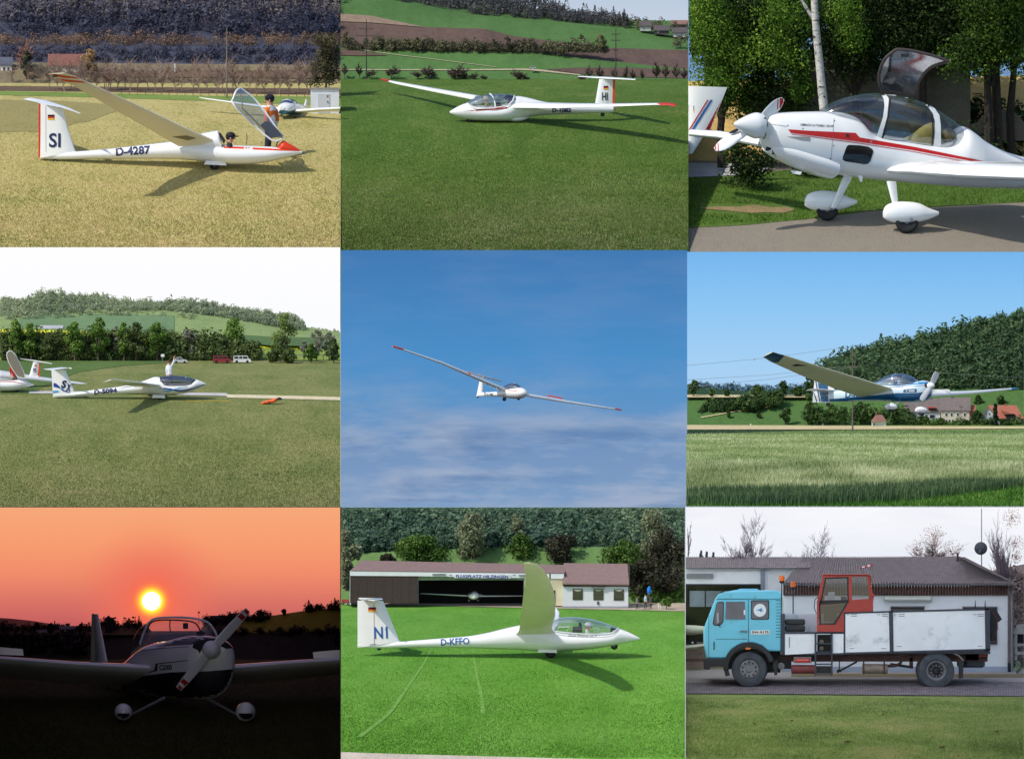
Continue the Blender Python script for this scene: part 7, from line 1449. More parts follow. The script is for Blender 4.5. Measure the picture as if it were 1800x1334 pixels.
def n1():
    w0 = T.gw(781); wc = lambda u: w0+(1090-u)*.03
    r = thing(T, 'motor_glider', 'white glider lettered N1 with its near wing raised upright over the cockpit', 'glider', (1090, 780, w0))
    st = [(92, 712, 727, 6), (220, 706, 732, 16), (305, 697, 731, 24), (400, 690, 730, 30), (520, 680, 730, 36), (650, 670, 731, 42), (750, 654, 734, 50), (840, 632, 737, 58), (920, 614, 740, 66), (980, 606, 744, 72), (1050, 614, 748, 76), (1110, 638, 748, 78),
          (1200, 650, 744, 78), (1300, 656, 736, 72), (1400, 652, 722, 60), (1430, 636, 716, 54), (1455, 632, 710, 46), (1500, 650, 700, 30), (1535, 668, 691, 15), (1554, 679, 684, 4)]
    b = MB(T).loft([s+(wc(s[0]), 2.15) for s in st]).build('fuselage', WHITE, r)
    g = MB(T).loft([(1108, 592, 660, 58, wc(1108)), (1130, 579, 668, 66, wc(1130)), (1190, 573, 675, 70, wc(1190)), (1250, 576, 678, 70, wc(1250)), (1320, 588, 676, 66, wc(1320)), (1380, 606, 668, 58, wc(1380)), (1420, 620, 660, 50, wc(1420)), (1442, 630, 655, 44, wc(1442))]).build('canopy', glass('clear_canopy', (248, 250, 250), .92), r)
    MB(T).tube(spline([(1100, 642, wc(1100)-72), (1180, 652, wc(1180)-74), (1300, 659, wc(1300)-70), (1395, 655, wc(1395)-60), (1425, 640, wc(1425)-48), (1443, 628, wc(1443)-20), (1445, 626, wc(1443))], 3), 2.8, 6).build('canopy_sill', WHITE, g)
    MB(T).tube(spline([(1138, 577, wc(1138)), (1190, 573, wc(1190)), (1250, 576, wc(1250)), (1320, 588, wc(1320)), (1380, 606, wc(1380)), (1440, 629, wc(1440))], 3), 2.6, 6).build('canopy_rim', pm('pale_blue_rim', (150, 170, 205), .3, .05), g)
    MB(T).prism([(1402, 626), (1428, 628), (1424, 640), (1412, 656), (1400, 654)], wc(1400)-30, wc(1400)+30).build('instrument_panel', DARK, r)
    MB(T).prism([(1206, 620), (1252, 618), (1256, 650), (1204, 650)], wc(1230)-30, wc(1230)+30).build('seat_back', DARK, r); MB(T).prism([(1236, 598), (1252, 600), (1256, 640), (1240, 640)], wc(1230)-14, wc(1230)+14).build('headrest', DARK, r)
    MB(T).tube([(1128, 640, wc(1130)), (1132, 622, wc(1130)), (1190, 620, wc(1190)), (1176, 642, wc(1190))], 2, 6).build('seat_frame', WHITE, r)
    MB(T).tube([(1310, 626, wc(1320)), (1340, 628, wc(1340)), (1342, 646, wc(1340)), (1316, 644, wc(1320))], 2, 6).build('control_frame', WHITE, r)
    f = MB(T).wing([((310, 700, wc(200)), (90, 728, wc(200)), 26), ((222, 486, wc(200)), (90, 484, wc(200)), 18)]).build('fin', WHITE, r)
    wt = wc(160)
    MB(T).wing([((100, 470, wt+160), (92, 473, wt+180), 5), ((222, 478, wt), (118, 486, wt+10), 13), ((180, 486, wt-130), (140, 482, wt-100), 5)]).build('tailplane', WHITE, r)
    flag(T, 145, 519, 186, 543, [f], r)
    text(T, 'fin_letters', 'N1', 177, 681, 60, [f], BLUE, r, width=70, bold=.02, rot=2); decal(T, 'numeral_flag', [[(233, 634), (241, 622), (242, 631), (236, 640)]], [f], BLUE, r, 8, .008); text(T, 'registration', 'D-KFFO', 523, 717, 33, [b], BLUE, r, width=148, rot=3, bold=.02)
    text(T, 'name_lettering', 'Duo Discus xLT', 1184, 671, 11, [b], pm('lettering_grey', (90, 90, 96), .5, .05), r, width=146, rot=-1, shear=.3, bold=0, step=30)
    decal(T, 'hinge_line', [[(174, 500), (176, 500), (178, 712), (176, 712)], [(152, 712), (188, 708), (188, 711), (154, 715)]], [f], GREY, r, 40)
    wn = wc(1010)-64
    MB(T).wing([((1108, 648, wn+8), (905, 664, wn+14), 44), ((1100, 626, wn-60), (928, 640, wn-50), 36), ((1116, 560, wn-240), (938, 560, wn-228), 28), ((1112, 450, wn-480), (950, 458, wn-468), 22), ((1084, 372, wn-660), (962, 378, wn-650), 15), ((1058, 330, wn-760), (957, 334, wn-752), 11), ((1022, 298, wn-830), (951, 302, wn-826), 7), ((985, 289, wn-850), (950, 290, wn-850), 3)], sub=2).build('wing', BOUNCE_TAN, r)
    MB(T).wing([((1112, 640, wc(1050)+64), (1010, 650, wc(1050)+68), 30), ((1138, 600, wc(1050)+300), (1090, 604, wc(1050)+310), 16), ((1139, 548, wc(1050)+520), (1110, 550, wc(1050)+530), 8), ((1118, 518, wc(1050)+640), (1108, 520, wc(1050)+644), 3)]).build('wing', WHITE, r)
    for s in (-1, 1): MB(T).prism([(1030, 738), (1124, 740), (1124, 756), (1022, 752)], wc(1090)+s*40-3, wc(1090)+s*40+3).build('gear_door', WHITE, r, smooth=False)
    wheel(T, r, (1090, 753, wc(1090)), 29, 32, hub=GREY); wheel(T, r, (1422, 721, wc(1422)), 18, 18, hub=GREY); wheel(T, r, (202, 731, wc(202)), 12, 12, hub=GREY)
    MB(T).ell((98, 480, wt-4), (6, 3, 3), 8, 6).build('tail_antenna', GREY, r)
    return wc
wc = n1()
seated(T, 'pilot in a white sun hat under the clear canopy of the glider N1', 1288, 620, wc(1288), 2.5, 1, [SKIN, pm('white_shirt', (232, 236, 240)), DARK, DARK], hat=(WHITE, 'brim'))
grass(T, 'grass', 'bright green airfield grass under the glider N1', 545, 1300, 90000, 8, 4.2, leaf_mat('vivid_blades', [(64, 112, 30), (88, 138, 44), (112, 156, 64), (138, 170, 90)], .3, .9, streak=(.35, 1, 1)), 83, far=.3, keep=lambda U, V: V < 1272+U*.028)
# ================================================================ TILE 9 (bottom right): winch truck under an overcast sky
G[0] = 2.3
T = T9 = Tile(1204, 891, 2.992, 0, 1330, 845, (4, 1784), D=2600.)
OP = bpy.data.materials.new('opal_sheet'); OP.use_nodes = True; n_ = OP.node_tree; n_.nodes.clear()
o_ = n_.nodes.new('ShaderNodeOutputMaterial'); t_ = n_.nodes.new('ShaderNodeBsdfTranslucent'); t_.inputs[0].default_value = (.97, .98, 1.0, 1); n_.links.new(t_.outputs[0], o_.inputs[0])
props(MB(T).box(0, 3, -2, 1330, -7000, 4300).build('opal_diffuser', OP, smooth=False), 'thin opal screen added edge-on left of the truck scene to soften the sun', 'screen')  # added diffusers, visible only edge-on, turn the sun into overcast light
props(MB(T).box(0, 1900, -3, 0, -7000, 4300).build('opal_diffuser', OP, smooth=False), 'thin opal sheet added over the truck scene to give overcast light', 'screen')
mb = MB(T).box(-900, 2600, 1345, 1352, -5200, -20); props(mb.build('bounce_slab', pm('bounce_slab_pale', (226, 222, 214), .9, .05), smooth=False), kind='structure')  # slab added below the frame to bounce light onto truck and walls
PV = newmat('block_paving'); m_, n_, b_ = PV
tc = n_.nodes.new('ShaderNodeNewGeometry'); mp = n_.nodes.new('ShaderNodeMapping'); mp.inputs['Scale'].default_value = (1, 1, 1); n_.links.new(tc.outputs['Position'], mp.inputs['Vector'])
br = n_.nodes.new('ShaderNodeTexBrick'); n_.links.new(mp.outputs[0], br.inputs['Vector']); br.inputs['Scale'].default_value = 10; br.inputs['Color1'].default_value = lin((132, 120, 126)); br.inputs['Color2'].default_value = lin((108, 98, 104)); br.inputs['Mortar'].default_value = lin((48, 44, 46)); br.inputs['Mortar Size'].default_value = .05
br.inputs['Brick Width'].default_value = .9; br.inputs['Row Height'].default_value = 1.1
n_.links.new(br.outputs[0], b_.inputs['Base Color']); b_.inputs['Roughness'].default_value = .8
ground(T, 'ground', ground_mat('autumn_lawn', [(.28, (70, 70, 40)), (.45, (78, 90, 48)), (.6, (94, 100, 60)), (.72, (114, 102, 72))], 1.4, 18, .5))
sheet(T, 'yard', [(4, 930), (600, 922), (1100, 920), (1784, 926)], [(4, 852), (1784, 852)], ground_mat('grey_yard', [(.3, (86, 80, 80)), (.5, (116, 110, 108)), (.7, (96, 92, 88))], 3, 40, .7), lift=5)
sheet(T, 'paving', [(4, 982), (500, 985), (1000, 990), (1784, 996)], [(4, 926), (600, 918), (1100, 916), (1784, 922)], m_, lift=10)
sheet(T, 'leaf_strip', [(560, 893), (1784, 897)], [(560, 877), (1784, 880)], ground_mat('leaf_litter', [(.3, (66, 60, 46)), (.5, (92, 80, 60)), (.7, (64, 68, 46))], 8, 60), lift=9)
skyboard(T, 1, 900, [(0, (222, 230, 246)), (.4, (236, 242, 252)), (1, (250, 250, 254))], 3900, 1.0, cloud=[dict(scale=1.6, stretch=(1, 1, 2.2), lo=.4, hi=.7, col=(226, 230, 240), mask=[(0, (1, 1, 1, 1)), (1, (.6, .6, .6, 1))])])
T9T = pm('winter_bark', (126, 114, 124), .9, .2, 8)
BLL = leaf_mat('last_leaves', [(96, 66, 58), (120, 86, 76), (140, 110, 100)], .2, 2)
w = 2900.
bare(T, 'birch_tree', 'tall bare birch standing behind the hangar above the truck cab', 305, 520, w, 512, .6, 6, 3, 3, None, T9T, 4.5, .62, .24, .4, maxw=290)
bare(T, 'bare_tree', 'broad bare tree behind the roof between the two beacons and the red cab', 690, 500, w, 430, .7, 6, 3, 16, None, T9T, 4.5, .62, .2, .6, maxw=330)
bt = bare(T, 'bare_tree', 'bushy tree with a few brown leaves behind the right half of the roof', 1310, 470, w, 375, .8, 6, 3, 9, None, pm('brown_bark', (112, 88, 88), .9, .2, 8), 4.5, .65, .2, .4, maxw=340)
b3 = bare(T, 'bare_tree', 'large bare tree rising at the right edge behind the mast', 1700, 700, w-60, 690, .6, 6, 3, 12, None, T9T, 8, .7, .25, .4, maxw=165)
rng = np.random.default_rng(90)
for root, cc in ((bt, [(1310, 200, w, 120), (1220, 220, w, 60), (1400, 230, w, 70), (1310, 150, w, 60)]), (b3, [(1740, 190, w-60, 50), (1720, 60, w-60, 60), (1740, 260, w-60, 40)])):
    raw_mesh('leaves', blob_leaves(rng, T.W([c[:3] for c in cc]), np.array([[c[3]]*3 for c in cc])/T.k/100, 260, 3.2/T.k/100, .8, .6), 4, BLL, root)
bare(T, 'bare_tree', 'bare branches of a tree cut by the left edge above the hangar', 16, 330, w, 260, .5, 4, 3, 14, None, T9T, 4, .7, .3, .6, maxw=26)
for i, (u, h) in enumerate(((85, 36), (115, 30), (150, 26))): leafy(T, 'conifer', ['tallest of three small dark conifers behind the hangar roof', 'middle small conifer behind the hangar roof', 'smallest dark conifer behind the hangar roof'][i], u, 275, w, h+14, 30, leaf_mat('blue_conifer', [(34, 54, 60), (50, 72, 74)], .1, 3), 260, 5, .05, 9, 900+i, shape='cone')
slope(T, 'hillside', [(4, 845), (1784, 845)], [(4, 420), (1500, 420), (1620, 330), (1784, 300)], 2650, 3300, ground_mat('brown_hillside', [(.3, (72, 62, 60)), (.6, (98, 86, 80))], 4, 20))
wood_mass(T, 'brushwood', 'brown brushwood on the slope at the right edge', [(1600, 840), (1784, 840)], [(1600, 370), (1784, 330)], 2650, 3250, 160, 26, 90, .14, leaf_mat('brown_brush', [(74, 62, 60), (98, 84, 80), (124, 108, 98)], 0, 2), 91, 0, u=(1620, 1783))
# corrugated roof helper
def corrugated(name, quad, n, amp, mat, parent, m=1):
    A, B, C, D = [Vector(q) for q in quad]; N = n*6; vs = []     # A-B eave, D-C ridge
    up = (B-A).cross(D-A).normalized()
    if up.y > 0: up = -up
    for j in range(2):
        for i in range(N+1):
            t = i/N; p = (A.lerp(B, t)).lerp(D.lerp(C, t), j); vs.append(p+up*amp*math.cos(2*math.pi*t*n))
    return MB(T).add(vs, [(i, i+1, N+2+i, N+1+i) for i in range(N)]).build(name, mat, parent)
RFM = pm('fibre_cement', (126, 116, 118), .9, .18, 10, bump=.4)
w = 2560.; r = thing(T, 'hangar', 'left hangar with corrugated roof, white panel and open glazed front', 'hangar', (200, 850, w))
corrugated('roof', ((4, 322, w-40), (660, 318, w-40), (660, 262, w+260), (4, 262, w+260)), 56, 2.5, RFM, r)
MB(T).box(4, 640, 318, 326, w-34, w-24).build('gutter', GREY, r, smooth=False)
HWP = pm('hangar_panel_white', (222, 224, 228), .7, .04)
MB(T).box(4, 402, 338, 404, w-10, w).build('door_header', HWP, r, smooth=False)
MB(T).box(4, 402, 404, 414, w-12, w).build('beam', DARK, r, smooth=False); MB(T).box(4, 640, 318, 340, w-4, w+4).build('frieze', HWP, r, smooth=False)
MB(T).box(8, 148, 350, 376, w-26, w-12).build('strip_lamp', GREY, r, smooth=False)
MB(T).box(398, 420, 326, 432, w-24, w-10).build('downpipe', pm('pipe_blue_grey', (110, 124, 138), .5, .1), r)
mb = MB(T)
for k in range(14): mb.box(421+k*15, 433+k*15, 334, 850, w-8, w)
mb.box(420, 640, 334, 850, w-2, w+4); mb.build('corrugated_wall', HWP, r, smooth=False)
MB(T).box(4, 402, 404, 850, w+300, w+306).build('back_wall', pm('dark_green_wall', (52, 58, 30), .9, .2, 6), r, smooth=False)
for u in (24, 110, 196, 282): MB(T).box(u, u+80, 440, 524, w+290, w+294).build('glazing', pm('milky_glazing', (146, 160, 172), .5, .1), r, smooth=False)
for u in (6, 14, 200, 300, 396): MB(T).box(u, u+5, 414, 850, w+280, w+286).build('door_post', DARK, r, smooth=False)
r = thing(T, 'glider', 'pale glider wing and fuselage resting in the open hangar behind the cab', 'glider', (60, 800, 2450))
GW = pm('sheltered_cream', (196, 200, 176), .5, .06)
MB(T).loft([(4, 620, 672, 40, 2500), (60, 622, 670, 40, 2500), (120, 628, 660, 30, 2500)]).build('fuselage', GW, r); MB(T).wing([((4, 740, 2380), (4, 762, 2480), 26), ((150, 722, 2400), (150, 740, 2460), 18)]).build('wing', GW, r)
wheel(T, r, (40, 712, 2470), 22, 16); MB(T).box(4, 110, 795, 812, 2400, 2460).build('trestle', WOOD, r, smooth=False)
# clubhouse
w = 2300.; r = thing(T, 'clubhouse', 'white clubhouse with a corrugated brown hipped roof behind the truck', 'building', (1100, 880, w))
CW = pm('clubhouse_white', (240, 244, 248), .8, .03, 3, dirt=((196, 196, 192), 2.5, .62))
MB(T).box(520, 1724, 455, 842, w, w+500).build('wall', CW, r, smooth=False)
MB(T).box(519, 1722, 838, 882, w-5, w+500).build('plinth', pm('plinth_blue', (176, 188, 206), .8, .05), r, smooth=False)
corrugated('roof', ((520, 400, w-60), (1728, 402, w-60), (1440, 262, w+480), (628, 262, w+480)), 76, 5, RFM, r)
MB(T).prism([(1728, 402), (1740, 398), (1470, 262), (1438, 262)], w-40, w+470).build('hip_roof', RFM, r, smooth=False)
MB(T).box(515, 1726, 403, 411, w-78, w-66).build('gutter', pm('gutter_grey', (90, 92, 94), .6, .1), r, smooth=False)
mb = MB(T)
for k in range(80): mb.box(517+k*15, 531+k*15, 393, 464, w-14, w-4)
mb.build('board_fascia', pm('board_brown', (84, 58, 52), .85, .25, 14), r, smooth=False)
MB(T).tube([(1708, 408, w-58), (1706, 440, w-24), (1706, 820, w-16)], 8.5, 10).build('downpipe', pm('pipe_brown', (108, 92, 94), .5, .1), r); MB(T).tube([(1706, 818, w-16), (1706, 884, w-16)], 9, 10).build('downpipe_foot', DARK, r)
MB(T).tube([(1722, 450, w-4), (1722, 876, w-4)], 4, 8).build('cable_duct', GALV, r)
MB(T).box(1046, 1298, 466, 494, w-30, w-2).build('strip_lamp', pm('lamp_cover', (176, 182, 176), .4, .05), r); MB(T).box(1052, 1292, 474, 486, w-34, w-29).build('lamp_tube', pm('lamp_inner', (222, 226, 216), .3, .03), r)
WF = pm('window_frame_brown', (72, 56, 54), .6, .1)
for a, b, c, d in ((1082, 1260, 524, 720), (1460, 1642, 526, 720)):
    f = MB(T).box(a, b, c, d, w-10, w+1).build('window', WF, r, smooth=False); MB(T).box(a+12, b-12, c+14, d-10, w-12, w-9).build('pane', pm('grey_pane', (78, 82, 80), .12, .2), f, smooth=False); MB(T).box(a-2, b+2, c-4, c+2, w-20, w).build('sill', GREY, f, smooth=False)
MB(T).box(1428, 1440, 240, 290, w+380, w+392).build('chimney', WF, r, smooth=False)
ob = thing(T, 'windsock', 'small red and white windsock flying above the clubhouse roof', 'windsock', (955, 320, w+100)); MB(T).tube([(988, 400, w-20), (984, 300, w-20)], 2, 6).build('pole', GREY, ob)
for i in range(5): MB(T).tube([(988-i*14, 305+i*3, w-20), (974-i*14, 308+i*3, w-20)], [5.6-i*.5, 5.2-i*.5], 10).build('band', RED if i % 2 == 0 else WHITE, ob)
r = thing(T, 'antenna_mast', 'tall thin mast with a dark satellite dish at the right', 'mast', (1560, 700, 2880)); MB(T).tube([(1560, 700, 2880), (1560, 8, 2880)], [4, 2.4], 8).build('mast', GALV, r)
MB(T).lathe((1556, 217, 2862), [(14, 3), (12, 14), (6, 26), (0, 34), (-1, 34.5), (4, 26), (9, 12), (11, 2)], Vector((-.15, -.1, -1)), 28).build('dish', pm('dish_grey', (58, 64, 72), .6, .1), r); MB(T).tube([(1556, 222, 2840), (1548, 240, 2835), (1558, 248, 2862)], 1.6, 6).build('feed_arm', GREY, r)
r = thing(T, 'stone_grill', 'pale stone garden grill at the right edge beside the clubhouse', 'grill', (1756, 800, 2400)); SG = pm('grill_stone', (168, 164, 158), .9, .15, 10)
MB(T).prism([(1738, 640), (1745, 618), (1783, 614), (1783, 640)], 2370, 2440).build('hood', SG, r); MB(T).box(1730, 1783, 640, 668, 2365, 2445).build('shelf', SG, r, smooth=False); MB(T).box(1734, 1748, 668, 805, 2370, 2440).build('leg', SG, r, smooth=False); MB(T).box(1730, 1783, 716, 730, 2368, 2442).build('shelf', SG, r, smooth=False); MB(T).box(1748, 1783, 668, 716, 2430, 2440).build('back', DARK, r, smooth=False)
MB(T).box(1734, 1783, 760, 775, 2365, 2440).build('base', SG, r, smooth=False)
leafy(T, 'bush', 'small grey green bush at the foot of the clubhouse corner', 1748, 872, 2180, 62, 60, leaf_mat('sage_green', [(80, 96, 80), (104, 120, 100), (130, 142, 120)], .2, 3), 700, 5, .05, 8, 950, cat='bush', clip=(1700, 1783))
# ---- truck
BL = pm('truck_blue', (104, 196, 224), .3, .05, 3, coat=.5, dirt=((96, 150, 166), 4, .6)); FRM = pm('frame_grey', (56, 62, 74), .6, .12, 8); WP = pm('panel_white', (238, 242, 248), .6, .05, 2.5, dirt=((172, 182, 188), 2.2, .57)); RC = pm('cab_red', (168, 60, 48), .45, .08, 4); CH = pm('chassis_brown', (74, 52, 48), .8, .25, 8); BKP = pm('black_plastic', (32, 34, 38), .6, .1)
GLS = glass('truck_glass', (222, 226, 230), .9, .03, .2)
w0 = T.gw(945); wn, wf = w0-40, w0+380
r = thing(T, 'truck', 'blue cabbed winch truck with a white panelled bed and a red operator cab', 'truck', (800, 945, w0))
def bev(o, wd, seg=3):
    m = o.modifiers.new('bevel', 'BEVEL'); m.width = wd/T.k/100; m.segments = seg; m.limit_method = 'ANGLE'; m.angle_limit = R(40); return o
cab = bev(MB(T).prism([(112, 795), (98, 715), (97, 650), (106, 618), (158, 486), (172, 462), (214, 446), (264, 436), (490, 438), (504, 450), (508, 560), (505, 758), (432, 758), (404, 730), (360, 714), (300, 716), (250, 745), (216, 795)], wn, wf).build('cab', BL, r), 16, 4)
bev(MB(T).prism([(268, 437), (290, 429), (378, 429), (392, 437)], wn+60, wf-60).build('roof_hatch', BL, cab), 4)
bev(MB(T).prism([(163, 480), (172, 460), (214, 444), (488, 437), (506, 450), (507, 478), (496, 486), (168, 484)], wn-4, wf+4).build('roof_cap', BL, cab), 8)
seam = pm('seam_dark', (34, 70, 84), .6, .05)
MB(T).box(332, 335, 486, 716, wn-1.4, wn).build('door_seam', seam, r, smooth=False); MB(T).box(124, 126, 560, 792, wn-1.4, wn).build('door_seam', seam, r, smooth=False); MB(T).box(165, 500, 484, 486, wn-1.4, wn).build('door_seam', seam, r, smooth=False); MB(T).box(160, 330, 693, 695, wn-1.4, wn).build('panel_crease', seam, r, smooth=False)
MB(T).box(150, 156, 708, 750, wn-2, wn).build('step_slot', BKP, r, smooth=False)
def win(nm, pts, gl=None, t=5, fm=BKP):
    f = bev(MB(T).prism(pts, wn-3, wn-.4).build(nm, fm, r, smooth=False), 1); c = Vector((sum(p[0] for p in pts)/len(pts), sum(p[1] for p in pts)/len(pts)))
    q = [((p[0]-c.x)*(1-2*t/(max(x[0] for x in pts)-min(x[0] for x in pts)))+c.x, (p[1]-c.y)*(1-2*t/(max(x[1] for x in pts)-min(x[1] for x in pts)))+c.y) for p in pts]
    MB(T).prism(q, wn-4.6, wn-3.2).build('pane', gl or pm('cab_pane', (104, 104, 112), .1, .2, 3), f, smooth=False); return f
win('quarter_window', [(146, 612), (150, 585), (165, 510), (174, 498), (200, 497), (205, 503), (203, 600), (194, 614), (180, 624), (152, 622)])
win('door_window', [(212, 494), (318, 492), (321, 588), (316, 592), (214, 592), (210, 588)], fm=pm('truck_blue', (1, 1, 1)), t=3)
win('rear_window', [(352, 490), (438, 489), (443, 494), (443, 586), (438, 591), (352, 591), (347, 586), (347, 495)])
cs = [(394+33*math.cos(2*math.pi*i/28), 542+34*math.sin(2*math.pi*i/28)) for i in range(28)]
st = MB(T).prism(cs, wn-6.4, wn-4.8).build('round_sticker', pm('sticker_white', (226, 232, 238), .5, .03), r, smooth=False)
MB(T).prism([(374, 540), (392, 536), (404, 528), (404, 538), (414, 546), (404, 546), (400, 553), (392, 545)], wn-7.2, wn-6.6).build('bird_emblem', pm('emblem_blue', (70, 130, 190), .5, .05), st, smooth=False)
pl = MB(T).prism([(348, 648), (445, 647), (445, 668), (348, 669)], wn-2.6, wn-.2).build('number_plate', WHITE, r, smooth=False)
text(T, 'plate_lettering', 'SW-9175', 352, 664, 13, [pl], DARK, r, width=89, bold=.03, off=.004)
MB(T).tube([(288, 654, wn-6), (300, 652, wn-10), (326, 655, wn-8)], 4, 6).build('door_handle', GREY, r)
bev(MB(T).prism([(166, 560), (178, 552), (180, 608), (168, 612)], wn-24, wn-18).build('mirror', pm('mirror_face', (150, 156, 160), .15, .1), r), 2); MB(T).tube([(176, 610, wn-20), (186, 632, wn-4)], 2, 6).build('mirror_arm', DARK, r)
MB(T).box(309, 317, 540, 566, wn-8, wn-5).build('inner_handle', WHITE, r)
for v in range(490, 690, 16): MB(T).box(478, 504, v, v+3, wn-1.6, wn).build('louvre', seam, r, smooth=False)
bev(MB(T).prism([(97, 803), (112, 795), (216, 795), (210, 836), (132, 838), (128, 854), (100, 852)], wn-6, wf+6).build('bumper', BKP, r), 5)
def arc(c, r0, r1, a0, a1, n=18): return [(c[0]+r1*math.cos(R(a0+(a1-a0)*i/n)), c[1]-r1*math.sin(R(a0+(a1-a0)*i/n))) for i in range(n+1)]+[(c[0]+r0*math.cos(R(a1+(a0-a1)*i/n)), c[1]-r0*math.sin(R(a1+(a0-a1)*i/n))) for i in range(n+1)]
bev(MB(T).prism(arc((338, 846), 108, 136, 14, 186), wn-14, wn+120).build('fender', BKP, r), 5)
MB(T).prism([(204, 850), (226, 846), (238, 884), (214, 890)], wn-6, wn+90).build('mud_flap', BKP, r, smooth=False); MB(T).prism([(462, 812), (488, 800), (486, 882), (470, 884)], wn, wn+90).build('mud_flap', BKP, r, smooth=False)
MB(T).box(318, 344, 738, 748, wn-18, wn-13).build('side_marker', pm('amber', (220, 120, 40), .3, .05), r)
TY = pm('dusty_tyre', (70, 75, 82), .85, .22, 10); HB_ = pm('hub_grey', (122, 122, 126), .6, .25, 10)
def big_wheel(c, Rr, w, wd, front):
    wh = bpy.data.objects.new('wheel', None); COL.objects.link(wh); wh.parent = r; h = wd/2
    MB(T).lathe((c[0], c[1], w), [(-h*.8, Rr*.54), (-h, Rr*.62), (-h*1.02, Rr*.85), (-h*.86, Rr*.97), (-h*.7, Rr), (h*.7, Rr), (h*.9, Rr*.96), (h, Rr*.6), (h*.8, Rr*.54)], 'w', 48, cap=False).build('tyre', TY, wh)
    if front: MB(T).lathe((c[0], c[1], w), [(-h*1.0, 2), (-h*1.0, Rr*.13), (-h*.85, Rr*.17), (-h*.8, Rr*.22), (-h*.88, Rr*.3), (-h*.88, Rr*.48), (-h*.7, Rr*.55), (h*.6, Rr*.54), (h*.6, Rr*.1)], 'w', 36).build('rim', HB_, wh)
    else:
        MB(T).lathe((c[0], c[1], w), [(-h*.9, Rr*.55), (-h*.95, Rr*.52), (-h*.8, Rr*.46), (-h*.1, Rr*.42), (h*.1, Rr*.36), (h*.2, Rr*.05)], 'w', 36, cap=False).build('rim', HB_, wh)
        MB(T).lathe((c[0], c[1], w), [(-h*.75, 2), (-h*.72, Rr*.12), (-h*.5, Rr*.19), (0, Rr*.2), (h*.05, Rr*.4)], 'w', 24, cap=False).build('hub', BKP, wh)
    q, zz = (.39, -h*.9) if front else (.3, h*.0); mb = MB(T)
    for k in range(10): a = 2*math.pi*k/10+.3; mb.lathe((c[0]+Rr*q*math.cos(a), c[1]+Rr*q*math.sin(a), w+zz), [(-3, 1), (-3, 5.5), (2, 5.5)], 'w', 8)
    mb.build('wheel_nuts', BKP if front else HB_, wh)
big_wheel((338, 852), 93, wn+34, 62, True); big_wheel((1322, 860), 95, wn+36, 66, False); big_wheel((350, 846), 88, wf-40, 60, True); big_wheel((1310, 852), 88, wf-40, 66, False); big_wheel((1305, 858), 93, wn+110, 60, False)
MB(T).prism(arc((338, 852), 2, 112, 0, 180), wn+72, wf-75).build('wheel_well', BKP, r, smooth=False); MB(T).box(432, 502, 757, 870, wn+95, wf-80).build('dark_filler_box', BKP, r, smooth=False); MB(T).box(488, 506, 560, 760, wn+30, wf-30).build('cab_gap', BKP, r, smooth=False)  # dark boxes added to hide the bright wall seen through here
# bed
bx = lambda nm, m, *a, p=r: bev(MB(T).box(*a).build(nm, m, p, smooth=False), 1.2, 1)
bx('chassis_beam', CH, 500, 1592, 772, 812, wn+60, wn+90); bx('chassis_beam', CH, 500, 1592, 772, 806, wf-100, wf-70); bx('bed_floor', FRM, 505, 1606, 757, 772, wn+6, wf); bx('cross_member', CH, 1180, 1200, 790, 840, wn+60, wf-60); bx('rear_beam', pm('rust_red', (112, 48, 44), .8, .2), 1545, 1594, 754, 788, wn+20, wf-20)
bx('bed_post', FRM, 504, 526, 560, 778, wn, wn+26); bx('bed_rail', FRM, 526, 836, 656, 666, wn, wn+20); bx('bed_rail', FRM, 526, 836, 768, 778, wn, wn+20); bx('bed_post', FRM, 834, 846, 552, 766, wn, wn+16); bx('bed_post', FRM, 682, 692, 664, 776, wn, wn+16); bx('bed_post', FRM, 766, 776, 664, 776, wn, wn+16)
for q in ([(834, 552), (1600, 531), (1604, 541), (834, 561)], [(834, 764), (1606, 744), (1606, 756), (834, 775)], [(1072, 548), (1094, 546), (1098, 762), (1077, 764)], [(1576, 532), (1604, 530), (1606, 756), (1580, 756)]): bev(MB(T).prism(q, wn-4, wn+16).build('bed_frame', FRM, r, smooth=False), 1)
P_ = [([(844, 561), (1073, 555), (1077, 758), (844, 766)], 'side_panel'), ([(1094, 552), (1577, 543), (1580, 746), (1098, 757)], 'side_panel'), ([(528, 672), (682, 670), (682, 768), (526, 776)], 'side_panel'), ([(776, 668), (834, 667), (834, 766), (776, 768)], 'side_panel')]
for q, nm in P_:
    o = MB(T).prism(q, wn-1, wn+8).build(nm, WP, r, smooth=False)
    if q[0][0] > 840: 
        for a in (q[0][0]+6, q[1][0]-60):
            for k in (0, 1): MB(T).box(a+k*22, a+k*22+(14 if k == 0 else 34), 564-k*2, 566-k*2, wn-3.4, wn-1.2).build('latch', FRM, o, smooth=False); MB(T).box(a+24, a+54, 572, 574, wn-3.4, wn-1.2).build('latch', FRM, o, smooth=False)
        for a in (q[0][0]+20, q[1][0]-40): MB(T).box(a, a+26, q[2][1]-16, q[2][1]-14, wn-3, wn-1.2).build('hinge', FRM, o, smooth=False)
MB(T).tube([(549, 682, wn-4), (549, 738, wn-4)], 1.4, 6).build('pull_rod', DARK, r)
bx('back_panel', WP, 526, 836, 560, 658, wn+200, wn+210); bx('far_side_panel', WP, 846, 1600, 560, 760, wf-12, wf); bx('winch_housing', BKP, 696, 766, 670, 768, wn+60, wn+200); bx('load_cover', FRM, 846, 1600, 575, 585, wn+20, wf-20)
for v in (588, 622): bev(MB(T).box(526, 632, v, v+33, wn+10, wn+120).build('hose_roll', BKP, r), 10, 4)
